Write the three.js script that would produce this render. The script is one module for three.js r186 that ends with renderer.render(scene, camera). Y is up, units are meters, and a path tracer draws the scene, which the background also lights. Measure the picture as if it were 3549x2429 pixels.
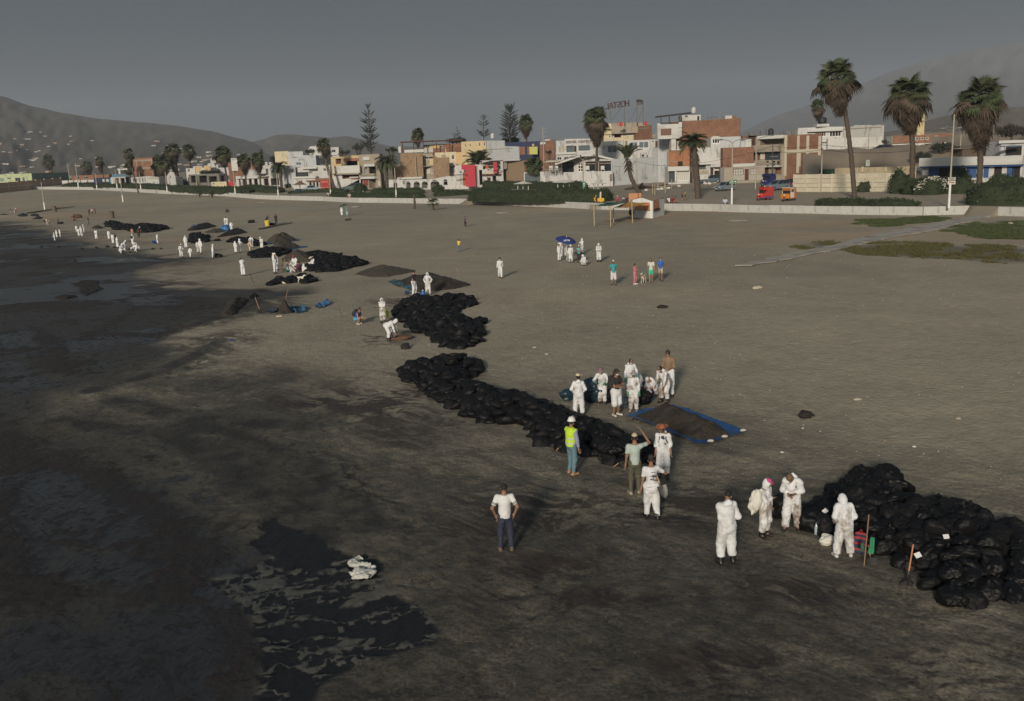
import*as THREE from 'three';
import{mergeGeometries}from 'three/addons/utils/BufferGeometryUtils.js';
import{FontLoader}from 'three/addons/loaders/FontLoader.js';
import{TextGeometry}from 'three/addons/geometries/TextGeometry.js';
import{RoundedBoxGeometry}from 'three/addons/geometries/RoundedBoxGeometry.js';
// ---------- camera, sky, sun, exposure ----------
const scene=new THREE.Scene();
const W0=3549,H0=2429,FPX=3200,PITCH=11.75*Math.PI/180,ROLL=-2.1*Math.PI/180,CAMY=10;
const camera=new THREE.PerspectiveCamera(2*Math.atan(H0/2/FPX)*180/Math.PI,W0/H0,0.5,14000);
camera.rotation.order='YXZ';
camera.position.set(0,CAMY,0);
camera.rotation.set(-PITCH,0,ROLL);
camera.updateMatrixWorld(true);
const renderer=new THREE.WebGLRenderer({antialias:true});
renderer.setSize(1024,701);
renderer.toneMapping=THREE.LinearToneMapping;
renderer.toneMappingExposure=1.0;
renderer.shadowMap.enabled=true;
const SUN=new THREE.Vector3(-0.27,0.31,0.95).normalize();
{
const w=256,h=128,d=new Float32Array(w*h*4);
const dir=new THREE.Vector3();
for(let j=0;j<h;j++)for(let i=0;i<w;i++){
const el=((j+.5)/ h-.5)*Math.PI,az=((i+.5)/ w-.5)*2*Math.PI;
dir.set(Math.cos(el)*Math.cos(az),Math.sin(el),Math.cos(el)*Math.sin(az));
const t=Math.pow(Math.max(0,Math.sin(el)),0.6),k=Math.max(0,dir.dot(SUN));
const g=1+2.6*Math.pow(k,1.6)+ 9*Math.pow(k,10);
const o=(j*w+i)*4;
d[o]=(0.045 +(0.070-0.045)*t)*g*(1.02+.30*k);d[o+1]=(0.049 +(0.106-0.049)*t)*g;d[o+2]=(0.051 +(0.150-0.051)*t)*g*(1-.28*k);
d[o+3]=1;
}
const sky=new THREE.DataTexture(d,w,h,THREE.RGBAFormat,THREE.FloatType);
sky.mapping=THREE.EquirectangularReflectionMapping;sky.magFilter=sky.minFilter=THREE.LinearFilter;sky.needsUpdate=true;
scene.background=sky;scene.environment=sky;
}
const sun=new THREE.DirectionalLight(new THREE.Color(1.0,0.885,0.735),3.9);
sun.position.copy(SUN).multiplyScalar(300).add(new THREE.Vector3(0,0,-90));
sun.target.position.set(0,0,-90);
sun.castShadow=true;sun.shadow.radius=11;sun.shadow.mapSize.set(4096,4096);
Object.assign(sun.shadow.camera,{left:-200,right:200,top:160,bottom:-160,near:1,far:900});
scene.add(sun,sun.target);
scene.fog=new THREE.FogExp2(new THREE.Color(0.72,0.80,0.90),0.00012);
// ---------- random, noise ----------
function rng(s){return()=>{s |=0;s=s+0x6D2B79F5 | 0;let t=Math.imul(s ^ s>>>15,1 | s);t=t+Math.imul(t ^ t>>>7,61 | t)^ t;return((t ^ t>>>14)>>>0)/ 4294967296;};}
const R0=rng(7);
const PERM=new Uint8Array(512);{const p=[...Array(256).keys()];const r=rng(99);for(let i=255;i>0;i--){const j=r()*(i+1)| 0;[p[i],p[j]]=[p[j],p[i]];}for(let i=0;i<512;i++)PERM[i]=p[i & 255];}
const LAT=new Float32Array(256);{const r=rng(5);for(let i=0;i<256;i++)LAT[i]=r()*2-1;}
function n2(x,y){const X=Math.floor(x),Y=Math.floor(y);let u=x-X,v=y-Y;u=u*u*u*(u*(u*6-15)+ 10);v=v*v*v*(v*(v*6-15)+ 10);const a=PERM[X & 255],b=PERM[(X+1)& 255],y0=Y & 255,y1=(Y+1)& 255;const p=LAT[PERM[a+y0]],q=LAT[PERM[b+y0]],r=LAT[PERM[a+y1]],s=LAT[PERM[b+y1]];return p +(q-p)*u +((r +(s-r)*u)-(p +(q-p)*u))*v;}
function n3(x,y,z){const Z=Math.floor(z);let w=z-Z;w=w*w*(3-2*w);const a=n2(x+PERM[Z & 255]*1.37,y+PERM[(Z+7)& 255]*2.11),b=n2(x+PERM[(Z+1)& 255]*1.37,y+PERM[(Z+8)& 255]*2.11);return a +(b-a)*w;}
function fb(x,y,o=4,g=.5){let s=0,a=1,t=0;for(let i=0;i<o;i++){s+=a*n2(x,y);t+=a;a*=g;x=x*2.03+17.1;y=y*2.03+9.7;}return s/t;}
const sm=(a,b,x)=>{const t=Math.min(1,Math.max(0,(x-a)/(b-a)));return t*t*(3-2*t);};
const lerp=(a,b,t)=>a +(b-a)*t,clamp=(x,a,b)=>Math.min(b,Math.max(a,x));
const V=(x,y,z)=>new THREE.Vector3(x,y,z);
const D2R=Math.PI/180;
// ---------- terrain, and where a line of sight meets it ----------
const beachH=z=>0.018*Math.max(0,-z-245)*sm(245,330,-z);
const WALLP=[[36,-150],[-60,-282]];
const inland=(x,z)=>((x-36)*.809 -(z+150)*.588);
const townH=(x,z)=>Math.min(beachH(z),4.5)+ 0.95+0.018*clamp(inland(x,z),0,140);
const CR=V(1,0,0).applyQuaternion(camera.quaternion),CU=V(0,1,0).applyQuaternion(camera.quaternion),CF=V(0,0,-1).applyQuaternion(camera.quaternion);
const ray=(px,py)=>CF.clone().addScaledVector(CR,(px-W0/2)/ FPX).addScaledVector(CU,-(py-H0/2)/ FPX);
const AT=(px,py,d)=>{const r=ray(px,py);return r.multiplyScalar(-d/r.z).add(camera.position);};
function onH(px,py,hf){const r=ray(px,py);let h=0,p=null;for(let i=0;i<40;i++){const t=(h-CAMY)/ Math.min(-1e-4,r.y);p=r.clone().multiplyScalar(t).add(camera.position);const nh=hf(p.x,p.z);h=h +(nh-h)*.6;}p.y=hf(p.x,p.z);return p;}
const G=(px,py)=>onH(px,py,(x,z)=>beachH(z));
const T=(px,py)=>onH(px,py,townH);
const DS=1.5271;
const zf=(ox,oy,s)=>(x,y)=>[ox+x/s,oy+y/s];
const Z1=zf(0,300,2.5822),Z2=zf(700,340,3.32),Z3=zf(1300,340,3.32),Z4=zf(1900,320,3.458),Z5=zf(2400,320,3.458),Z6=zf(2900,180,2.652);
const ZA=zf(0,650,3.873),ZB=zf(550,700,3.535),ZC=zf(1100,650,2.651),ZD=zf(1800,750,3.873),ZE=zf(1850,1180,2.905),ZF=zf(2150,1400,3.536),ZG=zf(2400,1580,3.385),ZH=zf(2849,1580,2.651),ZR=zf(2400,650,1.6745),ZL=zf(0,900,1.657),ZM=zf(0,1470,1.659),ZO=zf(700,1700,2.182),ZP=zf(1500,1700,1.66),ZS=(x,y)=>[x*DS,y*DS];
// ---------- naming, tagging, materials ----------
const used={};
const numbered=n=>{const k=used[n]=(used[n]??-1)+ 1;return k?n + '_' + String(k).padStart(3,'0'):n;};
function tag(o,label,category,group){o.userData.label=label;o.userData.category=category;if(group)o.userData.group=group;return o;}
function thing(name,label,category,pos,yaw=0,group){const o=new THREE.Group();o.name=numbered(name);if(pos)o.position.copy(pos);o.rotation.y=yaw;scene.add(o);return tag(o,label,category,group);}
function part(parent,name,geo,m){const o=new THREE.Mesh(geo,m);o.name=name;o.castShadow=o.receiveShadow=true;parent.add(o);return o;}
function struct(name,geo,m){const o=geo?new THREE.Mesh(geo,m):new THREE.Group();o.name=numbered(name);o.userData.kind='structure';o.castShadow=o.receiveShadow=true;scene.add(o);return o;}
function solo(name,geo,m,label,category,group){const o=new THREE.Mesh(geo,m);o.name=numbered(name);o.castShadow=o.receiveShadow=true;scene.add(o);return tag(o,label,category,group);}
const MC={};
function mat(r,g,b,rough=.85,extra){const k=[r,g,b,rough,extra?JSON.stringify(extra):''].join();if(MC[k])return MC[k];const m=new THREE.MeshStandardMaterial({color:new THREE.Color().setRGB(r,g,b),roughness:rough,side:THREE.DoubleSide});if(extra)Object.assign(m,extra);return MC[k]=m;}
function tex(w,h,fn,srgb=true,rep=true){const d=new Uint8Array(w*h*4);for(let j=0;j<h;j++)for(let i=0;i<w;i++){const c=fn(i/w,j/h,i,j),o=(j*w+i)*4;for(let k=0;k<3;k++)d[o+k]=srgb?255*enc(c[k]):255*clamp(c[k],0,1);d[o+3]=255;}const t=new THREE.DataTexture(d,w,h,THREE.RGBAFormat);t.wrapS=t.wrapT=rep?THREE.RepeatWrapping:THREE.ClampToEdgeWrapping;t.magFilter=THREE.LinearFilter;t.minFilter=THREE.LinearMipmapLinearFilter;t.generateMipmaps=true;if(srgb)t.colorSpace=THREE.SRGBColorSpace;t.needsUpdate=true;return t;}
function enc(c){c=clamp(c,0,1);return c<.0031308?c*12.92:1.055*Math.pow(c,1/2.4)- .055;}
function pn(u,v,f,s){const x=u*f,y=v*f;const X=Math.floor(x),Y=Math.floor(y);let a=x-X,b=y-Y;a=a*a*(3-2*a);b=b*b*(3-2*b);const H=(i,j)=>LAT[PERM[PERM[((i % f)+ f)% f & 255]+(((j % f)+ f)% f & 255)+ s & 511]];const p=H(X,Y),q=H(X+1,Y),r=H(X,Y+1),t=H(X+1,Y+1);return p +(q-p)*a +(r +(t-r)*a-p -(q-p)*a)*b;}
const pf=(u,v,f,o,s=0)=>{let k=0,a=1,t=0;for(let i=0;i<o;i++){k+=a*pn(u,v,f,s+i*31);t+=a;a*=.55;f*=2;}return k/t;};
function boxG(w,h,d,x=0,y=0,z=0){const g=new THREE.BoxGeometry(w,h,d);g.translate(x,y,z);return g;}
const merge=a=>{a=a.map(g=>g.index?g.toNonIndexed():g);const keep=['position','normal','uv','color'].filter(k=>a.every(g=>g.attributes[k]));for(const g of a)for(const k of Object.keys(g.attributes))if(!keep.includes(k))g.deleteAttribute(k);return mergeGeometries(a,false);};
function tubeG(pts,r,seg=6,n=0,r2=r){const c=pts.length>2?new THREE.CatmullRomCurve3(pts):new THREE.LineCurve3(pts[0],pts[1]);const N=n||Math.max(1,pts.length*3);const g=new THREE.TubeGeometry(c,N,1,seg,false);const p=g.attributes.position;const P=V(0,0,0),q=V(0,0,0);for(let i=0;i<=N;i++){c.getPointAt(i/N,P);const rr=lerp(r,r2,i/N);for(let k=0;k<=seg;k++){const id=i*(seg+1)+ k;q.fromBufferAttribute(p,id).sub(P).multiplyScalar(rr).add(P);p.setXYZ(id,q.x,q.y,q.z);}}return g;}
function inPoly(x,z,P){let c=false;for(let i=0,j=P.length-1;i<P.length;j=i++){const a=P[i],b=P[j];if((a[1]>z)!==(b[1]>z)&&x<(b[0]- a[0])*(z-a[1])/(b[1]- a[1])+ a[0])c=!c;}return c;}
function segD(x,z,a,b){const dx=b[0]- a[0],dz=b[1]- a[1];const t=clamp(((x-a[0])*dx +(z-a[1])*dz)/(dx*dx+dz*dz+1e-9),0,1);return Math.hypot(x-a[0]- t*dx,z-a[1]- t*dz);}
function polyD(x,z,P,closed=true){let d=1e9;for(let i=0;i<P.length -(closed?0:1);i++)d=Math.min(d,segD(x,z,P[i],P[(i+1)% P.length]));return d;}
const gpoly=(zz,L)=>L.map(([x,y])=>{const p=G(...zz(x,y));return[p.x,p.z];});
const FONT=await new FontLoader().loadAsync('fonts/droid/droid_sans_bold.typeface.json');
function textG(s,size,depth){const g=new TextGeometry(s,{font:FONT,size,depth,curveSegments:3,bevelEnabled:false});g.computeBoundingBox();const b=g.boundingBox;g.translate(-(b.min.x+b.max.x)/ 2,-(b.min.y+b.max.y)/ 2,0);return g;}
// ---------- the beach ----------
const WETLINE=gpoly((x,y)=>[x,y],[[-300,745],[0,772],[190,800],[330,850],[560,880],[690,905],[560,935],[505,960],[640,1000],[900,1010],[1040,1010],[900,1060],[700,1120],[640,1210],[560,1300],[330,1350],[205,1420],[310,1465],[600,1500],[720,1590],[850,1680],[980,1790],[1120,1880],[1240,1960],[1290,2030],[1420,2080],[1560,2170],[1500,2250],[1200,2330],[1000,2440],[900,2700],[-2600,2700],[-2600,745]]);
const OILPOLY=gpoly(ZO,[[-60,660],[300,560],[560,450],[900,300],[1060,460],[1330,480],[1480,720],[1700,850],[1890,1050],[1840,1160],[1520,1240],[1250,1330],[1000,1430],[880,1620],[500,1700],[330,1591],[380,1300],[330,1000],[200,850]]);
const SLABPOLY=gpoly(ZO,[[560,180],[700,260],[900,310],[985,400],[1110,500],[990,590],[760,620],[520,590],[300,420],[380,300]]);
const RIDGES=[[[215,1455],[400,1490],[590,1500],[700,1560],[800,1630],[880,1720],[990,1800],[1110,1880]],[[390,1390],[620,1440],[850,1465],[1060,1480]],[[640,1475],[800,1500],[930,1560],[1060,1600],[1140,1690],[1240,1760],[1290,1830]],[[720,1530],[870,1610],[1000,1670],[1090,1790],[1110,1850]],[[330,1350],[520,1300],[640,1250],[760,1190]],[[800,1010],[900,1050],[700,1120]]].map(l=>gpoly((x,y)=>[x,y],l));
const FLAT=gpoly((x,y)=>[x,y],[[330,1475],[600,1500],[760,1600],[900,1740],[1010,1850],[900,1835],[760,1770],[640,1760],[520,1720],[420,1660],[340,1590]]);
const WEED=[[[-40,1440],[40,1560],[60,1620],[200,1600],[310,1620],[420,1700],[560,1780],[610,1800],[760,1790],[830,1830]],[[590,1790],[630,1850],[690,1920],[600,2010],[500,2060]],[[-20,1700],[20,1900],[10,2010],[150,2080]],[[860,2120],[880,2240],[840,2330]],[[0,1150],[120,1130],[250,1290]],[[300,1170],[480,1060],[700,1060]],[[380,1150],[560,1160],[690,1120]]].map(l=>gpoly((x,y)=>[x,y],l));
const DIRT=[[1640,1830,260,60],[1850,1770,330,90],[2330,1760,260,80],[1900,1960,300,70],[1760,2050,200,90],[2100,2080,260,60],[1300,1400,300,110],[1480,1330,200,90],[1130,1390,240,60],[750,1180,150,40],[2750,2050,330,60],[3300,2330,300,80],[2500,2300,400,60],[880,1070,200,30],[1350,1170,120,30],[1450,1040,180,25],[500,1000,160,40]].map(([x,y,w,h])=>{const a=G(x,y),b=G(x+w,y),c=G(x,y-h);return[a.x,a.z,Math.hypot(b.x-a.x,b.z-a.z),Math.max(1,Math.abs(c.z-a.z))];});
const GRASS=[gpoly(ZR,[[930,212],[1010,190],[1400,168],[1490,182],[1330,208],[1150,226]]),gpoly(ZR,[[1390,240],[1560,215],[1700,203],[2100,200],[2100,300],[1760,300],[1650,293],[1480,256]]),gpoly(ZR,[[850,362],[1000,330],[1120,308],[1300,322],[1500,333],[2100,345],[2100,455],[1900,442],[1500,415],[1000,392]]),gpoly(ZR,[[560,352],[680,330],[800,310],[880,318],[780,340],[690,360]])];
const PATHP=gpoly(ZR,[[245,460],[420,418],[760,350],[1100,266],[1430,205],[1690,158],[1745,163],[1600,202],[1420,246],[1100,305],[800,372],[560,420],[350,455]]);
const signed=P=>(x,z)=>(inPoly(x,z,P)?1:-1)*polyD(x,z,P);
let FLD=null;
function fields(x0,x1,z0,z1,st){
const list={flat:signed(FLAT),wet:signed(WETLINE),oil:signed(OILPOLY),slab:signed(SLABPOLY),ridge:(x,z)=>Math.min(...RIDGES.map(L=>polyD(x,z,L,false))),weed:(x,z)=>Math.min(...WEED.map(L=>polyD(x,z,L,false))),g0:signed(GRASS[0]),g1:signed(GRASS[1]),g2:signed(GRASS[2]),g3:signed(GRASS[3])};
const nx=Math.ceil((x1-x0)/ st)+ 2,nz=Math.ceil((z1-z0)/ st)+ 2,o={x0,z0,st,nx};
for(const k in list){const a=o[k]=new Float32Array(nx*nz);for(let j=0;j<nz;j++)for(let i=0;i<nx;i++)a[j*nx+i]=list[k](x0+i*st,z0+j*st);}
FLD=o;
}
function fget(k,x,z){const f=FLD,a=f[k],u=Math.max(0,(x-f.x0)/ f.st),v=Math.max(0,(z-f.z0)/ f.st),i=u | 0,j=v | 0,s=u-i,t=v-j,n=j*f.nx+i;return(a[n]*(1-s)+ a[n+1]*s)*(1-t)+(a[n+f.nx]*(1-s)+ a[n+f.nx+1]*s)*t;}
const wetSd=(x,z)=>fget('wet',x,z);
function sandAt(x,z,fine,out){
const dist=-z;
const wob=fb(x*.16,z*.16,3)*2.2+fb(x*.9,z*.9,2)*.5;
const sd=wetSd(x,z)*(dist>70?.8:1)+ wob*clamp(dist/35,.5,2.2);
let wet=sm(-1.1-.012*dist,1.3+.012*dist,sd+.8*fb(x*.5,z*.8,3)),damp=sm(-9,2,sd+fb(x*.07+5,z*.07,3)*6);
const a=fb(x*.05+3,z*.05,4),b=fb(x*.35,z*.35+40,4),c=fine>2?fb(x*2.1,z*2.1,3):0,g=fine>3?n2(x*21,z*21)*.6+n2(x*43,z*43)*.4:fine>1?n2(x*6,z*6)*.5:0;
let v=.250+.040*a+.034*b+.030*c+.030*g;
let r=v*1.16,gg=v*1.0,bb=v*.735;
const warm=sm(.1,.5,fb(x*.03+50,z*.05,3))*sm(55,90,dist);r*=1+.15*warm;gg*=1+.03*warm;bb*=1-.06*warm;
const sw=fb(x*.22,z*.22,3),u=x*.83+z*.55+sw*3.5,w=-x*.55+z*.83+sw*1.2;
const streak=fb(u*.6,w*1.5,4,.6),streak2=fine>2?fb(u*2.4+sw*3,w*4.6,4,.62):0;
const near=sm(52,24,dist+9*fb(x*.06,z*.06+9,3)+(x>1?.85*(x-1):.1*x));  // grows toward the camera; carries lens vignette shade painted into the sand colour
let oil=clamp(near*.9+damp*.40 +(streak*.34+streak2*.24+b*.62+c*.34)*(.25+.75*Math.max(near,damp)),0,1)*Math.max(sm(0,.35,near),sm(0,.3,damp));  // blend of oily smears, damp sand and the painted foreground vignette
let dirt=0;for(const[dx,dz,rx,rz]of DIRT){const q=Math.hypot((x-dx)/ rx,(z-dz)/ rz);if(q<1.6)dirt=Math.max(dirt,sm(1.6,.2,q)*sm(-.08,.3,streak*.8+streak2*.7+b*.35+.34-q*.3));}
r=lerp(r,.035,oil*.9);gg=lerp(gg,.031,oil*.9);bb=lerp(bb,.024,oil*.9);  // sand colour darkened by that blend, vignette shade included
r=lerp(r,.024,dirt*.85);gg=lerp(gg,.016,dirt*.85);bb=lerp(bb,.0130,dirt*.85);if(fine>2){const gr=1+.55*c*Math.max(near,damp)+ .5*g*Math.max(near,damp);r*=gr;gg*=gr;bb*=gr;}
let rough=lerp(.96,.8,oil),h=.028*b+.02*c*.6+.05*a;
h+=(streak2*.02+streak*.02+c*.03)*Math.max(near,damp);
const pale=fine>2?sm(.38,.62,fb(u*.8+31,w*5,3))*near*(1-wet):0;r+=.018*pale;gg+=.0165*pale;bb+=.013*pale;
if(wet>0){
const hi=fine>2?fb(x*2.6,z*2.6,4,.65):0,film=sm(-.06,.12,fb(u*.09+7,w*.2,4)+ .12*streak+.12*hi),weed=sm(.06,.22,fb(x*.2+90,z*.3,5,.6)+ .22*streak+.34*hi);
let wr=lerp(.034,.020,film),wg=lerp(.031,.0195,film),wb=lerp(.026,.019,film);
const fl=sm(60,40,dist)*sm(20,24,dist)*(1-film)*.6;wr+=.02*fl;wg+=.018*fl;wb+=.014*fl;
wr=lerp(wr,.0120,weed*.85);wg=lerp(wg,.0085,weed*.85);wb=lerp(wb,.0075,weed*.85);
const speck=fine>2?Math.max(sm(.22,.36,hi)*.7,sm(.34,.48,fb(u*4.5,w*9,3)),sm(.1,.5,streak2+.5*c)*.75*sm(-.1,.3,streak)):0;wr=lerp(wr,.009,speck);wg=lerp(wg,.008,speck);wb=lerp(wb,.008,speck);
let wrough=lerp(.62,.30,film);wrough=lerp(wrough,.9,Math.max(weed,speck));
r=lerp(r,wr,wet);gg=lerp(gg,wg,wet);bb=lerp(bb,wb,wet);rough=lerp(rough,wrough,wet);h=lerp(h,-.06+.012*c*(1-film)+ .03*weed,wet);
}
if(dist<75){const q=fget('flat',x,z)+ .5*b;if(q>-.6){const e=sm(-.6,.9,q)*.8*sm(-.55,.0,streak+.3*c);r=lerp(r,.056,e);gg=lerp(gg,.051,e);bb=lerp(bb,.039,e);rough=lerp(rough,.72,e);}}
if(dist<75){
{const hi=fine>2?fb(x*3.3,z*3.3,4,.65):0,d=fget('ridge',x,z)+ .22*hi+.22*b;if(d<3.2){const e=Math.max(sm(.85,.3,d)*(.5+.5*sm(-.35,.15,fb(x*.8,z*.8,3))),.8*sm(3.2,.6,d)*sm(.16,.34,hi+.3*streak)),pl=sm(3.2,1.0,d)*.75*sm(-.5,.1,streak+hi*.6);r=lerp(r,.088,pl*(1-wet*.45));gg=lerp(gg,.079,pl*(1-wet*.45));bb=lerp(bb,.058,pl*(1-wet*.45));rough=lerp(rough,.9,pl);r=lerp(r,.012,e*.85);gg=lerp(gg,.011,e*.85);bb=lerp(bb,.0105,e*.85);rough=lerp(rough,.75,e);h+=.09*sm(1.6,.1,d)- .06*e;}}
{const d=fget('weed',x,z)+ .5*b+.3*streak +(fine>2?.75*fb(x*2.9,z*2.9,4,.65):0);if(d<1){const e=sm(.6,.3,d)*(.55+.45*sm(-.35,.25,fb(x*1.3,z*1.3,3)));r=lerp(r,.0125,e*.9);gg=lerp(gg,.0082,e*.9);bb=lerp(bb,.0074,e*.9);rough=lerp(rough,.9,e);h+=.035*e;}}
}
if(dist<34){
const e1=fget('slab',x,z)+ .45*b+.3*c+.3*streak2-.15;
const e2=fget('oil',x,z)+ .25*b;
const uu=x*.90+z*-.42,ww=x*.42+z*.90,cell=fb(uu*1.6+.9*b,ww*2.7+.6*c,3,.6)+ .30*fb(uu*5,ww*8,3);
const vein=Math.abs(fb(uu*.9+.7*b,ww*1.7+.5*c,4,.6)),gap=Math.max(sm(.085,.05,vein+.05*c),sm(.16,.24,fb(uu*.5+20,ww*.9,4,.6)+ .2*c));const o=Math.max(sm(-.05,.1,e1),sm(0,.25,e2)*(1-gap));
const o2=sm(0,.3,e2)*(1-o);
r=lerp(r,.082,o2*.8);gg=lerp(gg,.080,o2*.8);bb=lerp(bb,.066,o2*.8);
r=lerp(r,.0052,o);gg=lerp(gg,.0052,o);bb=lerp(bb,.0068,o);rough=lerp(rough,.62,o);h-=.05*o;
}
if(dist>60&&x>5)for(let k=0;k<4;k++){let q=fget('g' + k,x,z);if(q<-5)continue;q+=fb(x*.3,z*.3,3)*2.4;if(q>-2){const e=sm(-.6,2.2,q)*.75;r=lerp(r,.065,e);gg=lerp(gg,.07,e);bb=lerp(bb,.035,e);}}
out[0]=r;out[1]=gg;out[2]=bb;out[3]=rough;out[4]=h;
}
const sandBump=tex(512,512,(u,v)=>{const k=.5+.26*pf(u,v,8,5)+ .3*pf(u,v,32,3,60);return[k,k,k];},false);
const beach=struct('beach');
function sandSheet(x0,x1,z0,z1,tw,step,fine){
fields(x0,x1,z0,z1,[0,4,1.5,.5,.3][fine]);
const th=Math.round(tw*(z1-z0)/(x1-x0)),o=[0,0,0,0,0],c=new Uint8Array(tw*th*4),q=new Uint8Array(tw*th*4);
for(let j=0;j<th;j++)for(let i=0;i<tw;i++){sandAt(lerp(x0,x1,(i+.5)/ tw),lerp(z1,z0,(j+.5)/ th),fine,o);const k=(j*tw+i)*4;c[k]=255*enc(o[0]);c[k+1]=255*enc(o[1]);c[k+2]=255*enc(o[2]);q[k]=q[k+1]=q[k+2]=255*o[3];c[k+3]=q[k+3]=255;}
const mk=(d,s)=>{const t=new THREE.DataTexture(d,tw,th,THREE.RGBAFormat);t.magFilter=t.minFilter=THREE.LinearFilter;if(s)t.colorSpace=THREE.SRGBColorSpace;t.needsUpdate=true;return t;};
const nx=Math.round((x1-x0)/ step),nz=Math.round((z1-z0)/ step),g=new THREE.PlaneGeometry(x1-x0,z1-z0,nx,nz);g.rotateX(-Math.PI/2);g.translate((x0+x1)/ 2,0,(z0+z1)/ 2);
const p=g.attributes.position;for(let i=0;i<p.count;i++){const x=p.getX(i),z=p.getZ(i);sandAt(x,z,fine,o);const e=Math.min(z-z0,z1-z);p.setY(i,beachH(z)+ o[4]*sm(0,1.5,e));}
g.computeVertexNormals();
const bt=sandBump.clone();bt.repeat.set((x1-x0)/ 5,(z1-z0)/ 5);bt.needsUpdate=true;
part(beach,'sand',g,new THREE.MeshStandardMaterial({map:mk(c,true),roughnessMap:mk(q),roughness:1,bumpMap:bt,bumpScale:fine>3?.05:.06}));
}
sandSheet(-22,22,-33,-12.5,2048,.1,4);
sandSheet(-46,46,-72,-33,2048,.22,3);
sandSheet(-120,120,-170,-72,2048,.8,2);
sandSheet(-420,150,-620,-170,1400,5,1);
{
const g=new THREE.PlaneGeometry(9000,9000,1,1);g.rotateX(-Math.PI/2);g.translate(0,-.45,-2500);
struct('ground',g,mat(.15,.13,.105,.95));
}
{
const PP=[];PATHP.forEach((p,i)=>{const q=PATHP[(i+1)% PATHP.length],n=Math.max(1,Math.round(Math.hypot(q[0]- p[0],q[1]- p[1])/ .7));for(let k=0;k<n;k++){const x=lerp(p[0],q[0],k/n),z=lerp(p[1],q[1],k/n);PP.push([x+.35*n2(x*1.3,z*1.3),z+.45*n2(x*1.3+40,z*1.3)]);}});const s=new THREE.Shape(PP.map(([x,z])=>new THREE.Vector2(x,-z)));const g=new THREE.ExtrudeGeometry(s,{depth:.07,bevelEnabled:false});g.rotateX(-Math.PI/2);g.translate(0,.05,0);
const ct=tex(256,256,(u,v)=>{const k=.33+.08*pf(u,v,8,5)- .14*sm(.1,.35,pf(u,v,5,3,9));return[k,k*.92,k*.80];});ct.repeat.set(.11,.11);
struct('path',g,new THREE.MeshStandardMaterial({map:ct,roughness:.95}));
const blade=new THREE.BufferGeometry();const vs=[],r=rng(3);for(let k=0;k<7;k++){const a=r()*6.3,x=Math.cos(a)*.16*r(),z=Math.sin(a)*.16*r(),l=.1+.12*r();vs.push(x-.012,0,z,x+.012,0,z,x +(r()- .5)*.12,l,z +(r()- .5)*.12);}blade.setAttribute('position',new THREE.Float32BufferAttribute(vs,3));blade.computeVertexNormals();
GRASS.forEach((P,gi)=>{
const L=[];let xa=1e9,xb=-1e9,za=1e9,zb=-1e9;for(const[x,z]of P){xa=Math.min(xa,x);xb=Math.max(xb,x);za=Math.min(za,z);zb=Math.max(zb,z);}xb=Math.min(xb,80);
const N=gi==3?1500:9000;for(let k=0;k<N*2&&L.length<N;k++){const x=lerp(xa,xb,r()),z=lerp(za,zb,r());const q=(inPoly(x,z,P)?1:-1)*polyD(x,z,P)+ fb(x*.3,z*.3,3)*2.4;if(q>-.3&&fb(x*.5,z*.5+8,3)>-.25 +(gi>1?.12:0)&&polyD(x,z,PATHP)>.2&&!inPoly(x,z,PATHP))L.push([x,z]);}
const im=new THREE.InstancedMesh(blade,mat(.075,.085,.035,.9),L.length),M=new THREE.Matrix4();L.forEach(([x,z],i)=>{const s=.6+r()*.9;M.compose(V(x,beachH(z)- .01,z),new THREE.Quaternion().setFromAxisAngle(V(0,1,0),r()*6.3),V(s*1.3,s,s*1.3));im.setMatrixAt(i,M);const k=r();im.setColorAt(i,new THREE.Color().setRGB(gi>1?.6+k*.9:.55+k*.4,.7+k*.3,.7));});
im.name=numbered('grass');tag(im,['short dark grass along the foot of the white wall by the path','dark grass to the right of the path near the gap in the wall','dry yellowish grass on the near side of the path','thin dry grass left of the path'][gi],'grass');im.userData.kind='stuff';scene.add(im);
});
}
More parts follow.
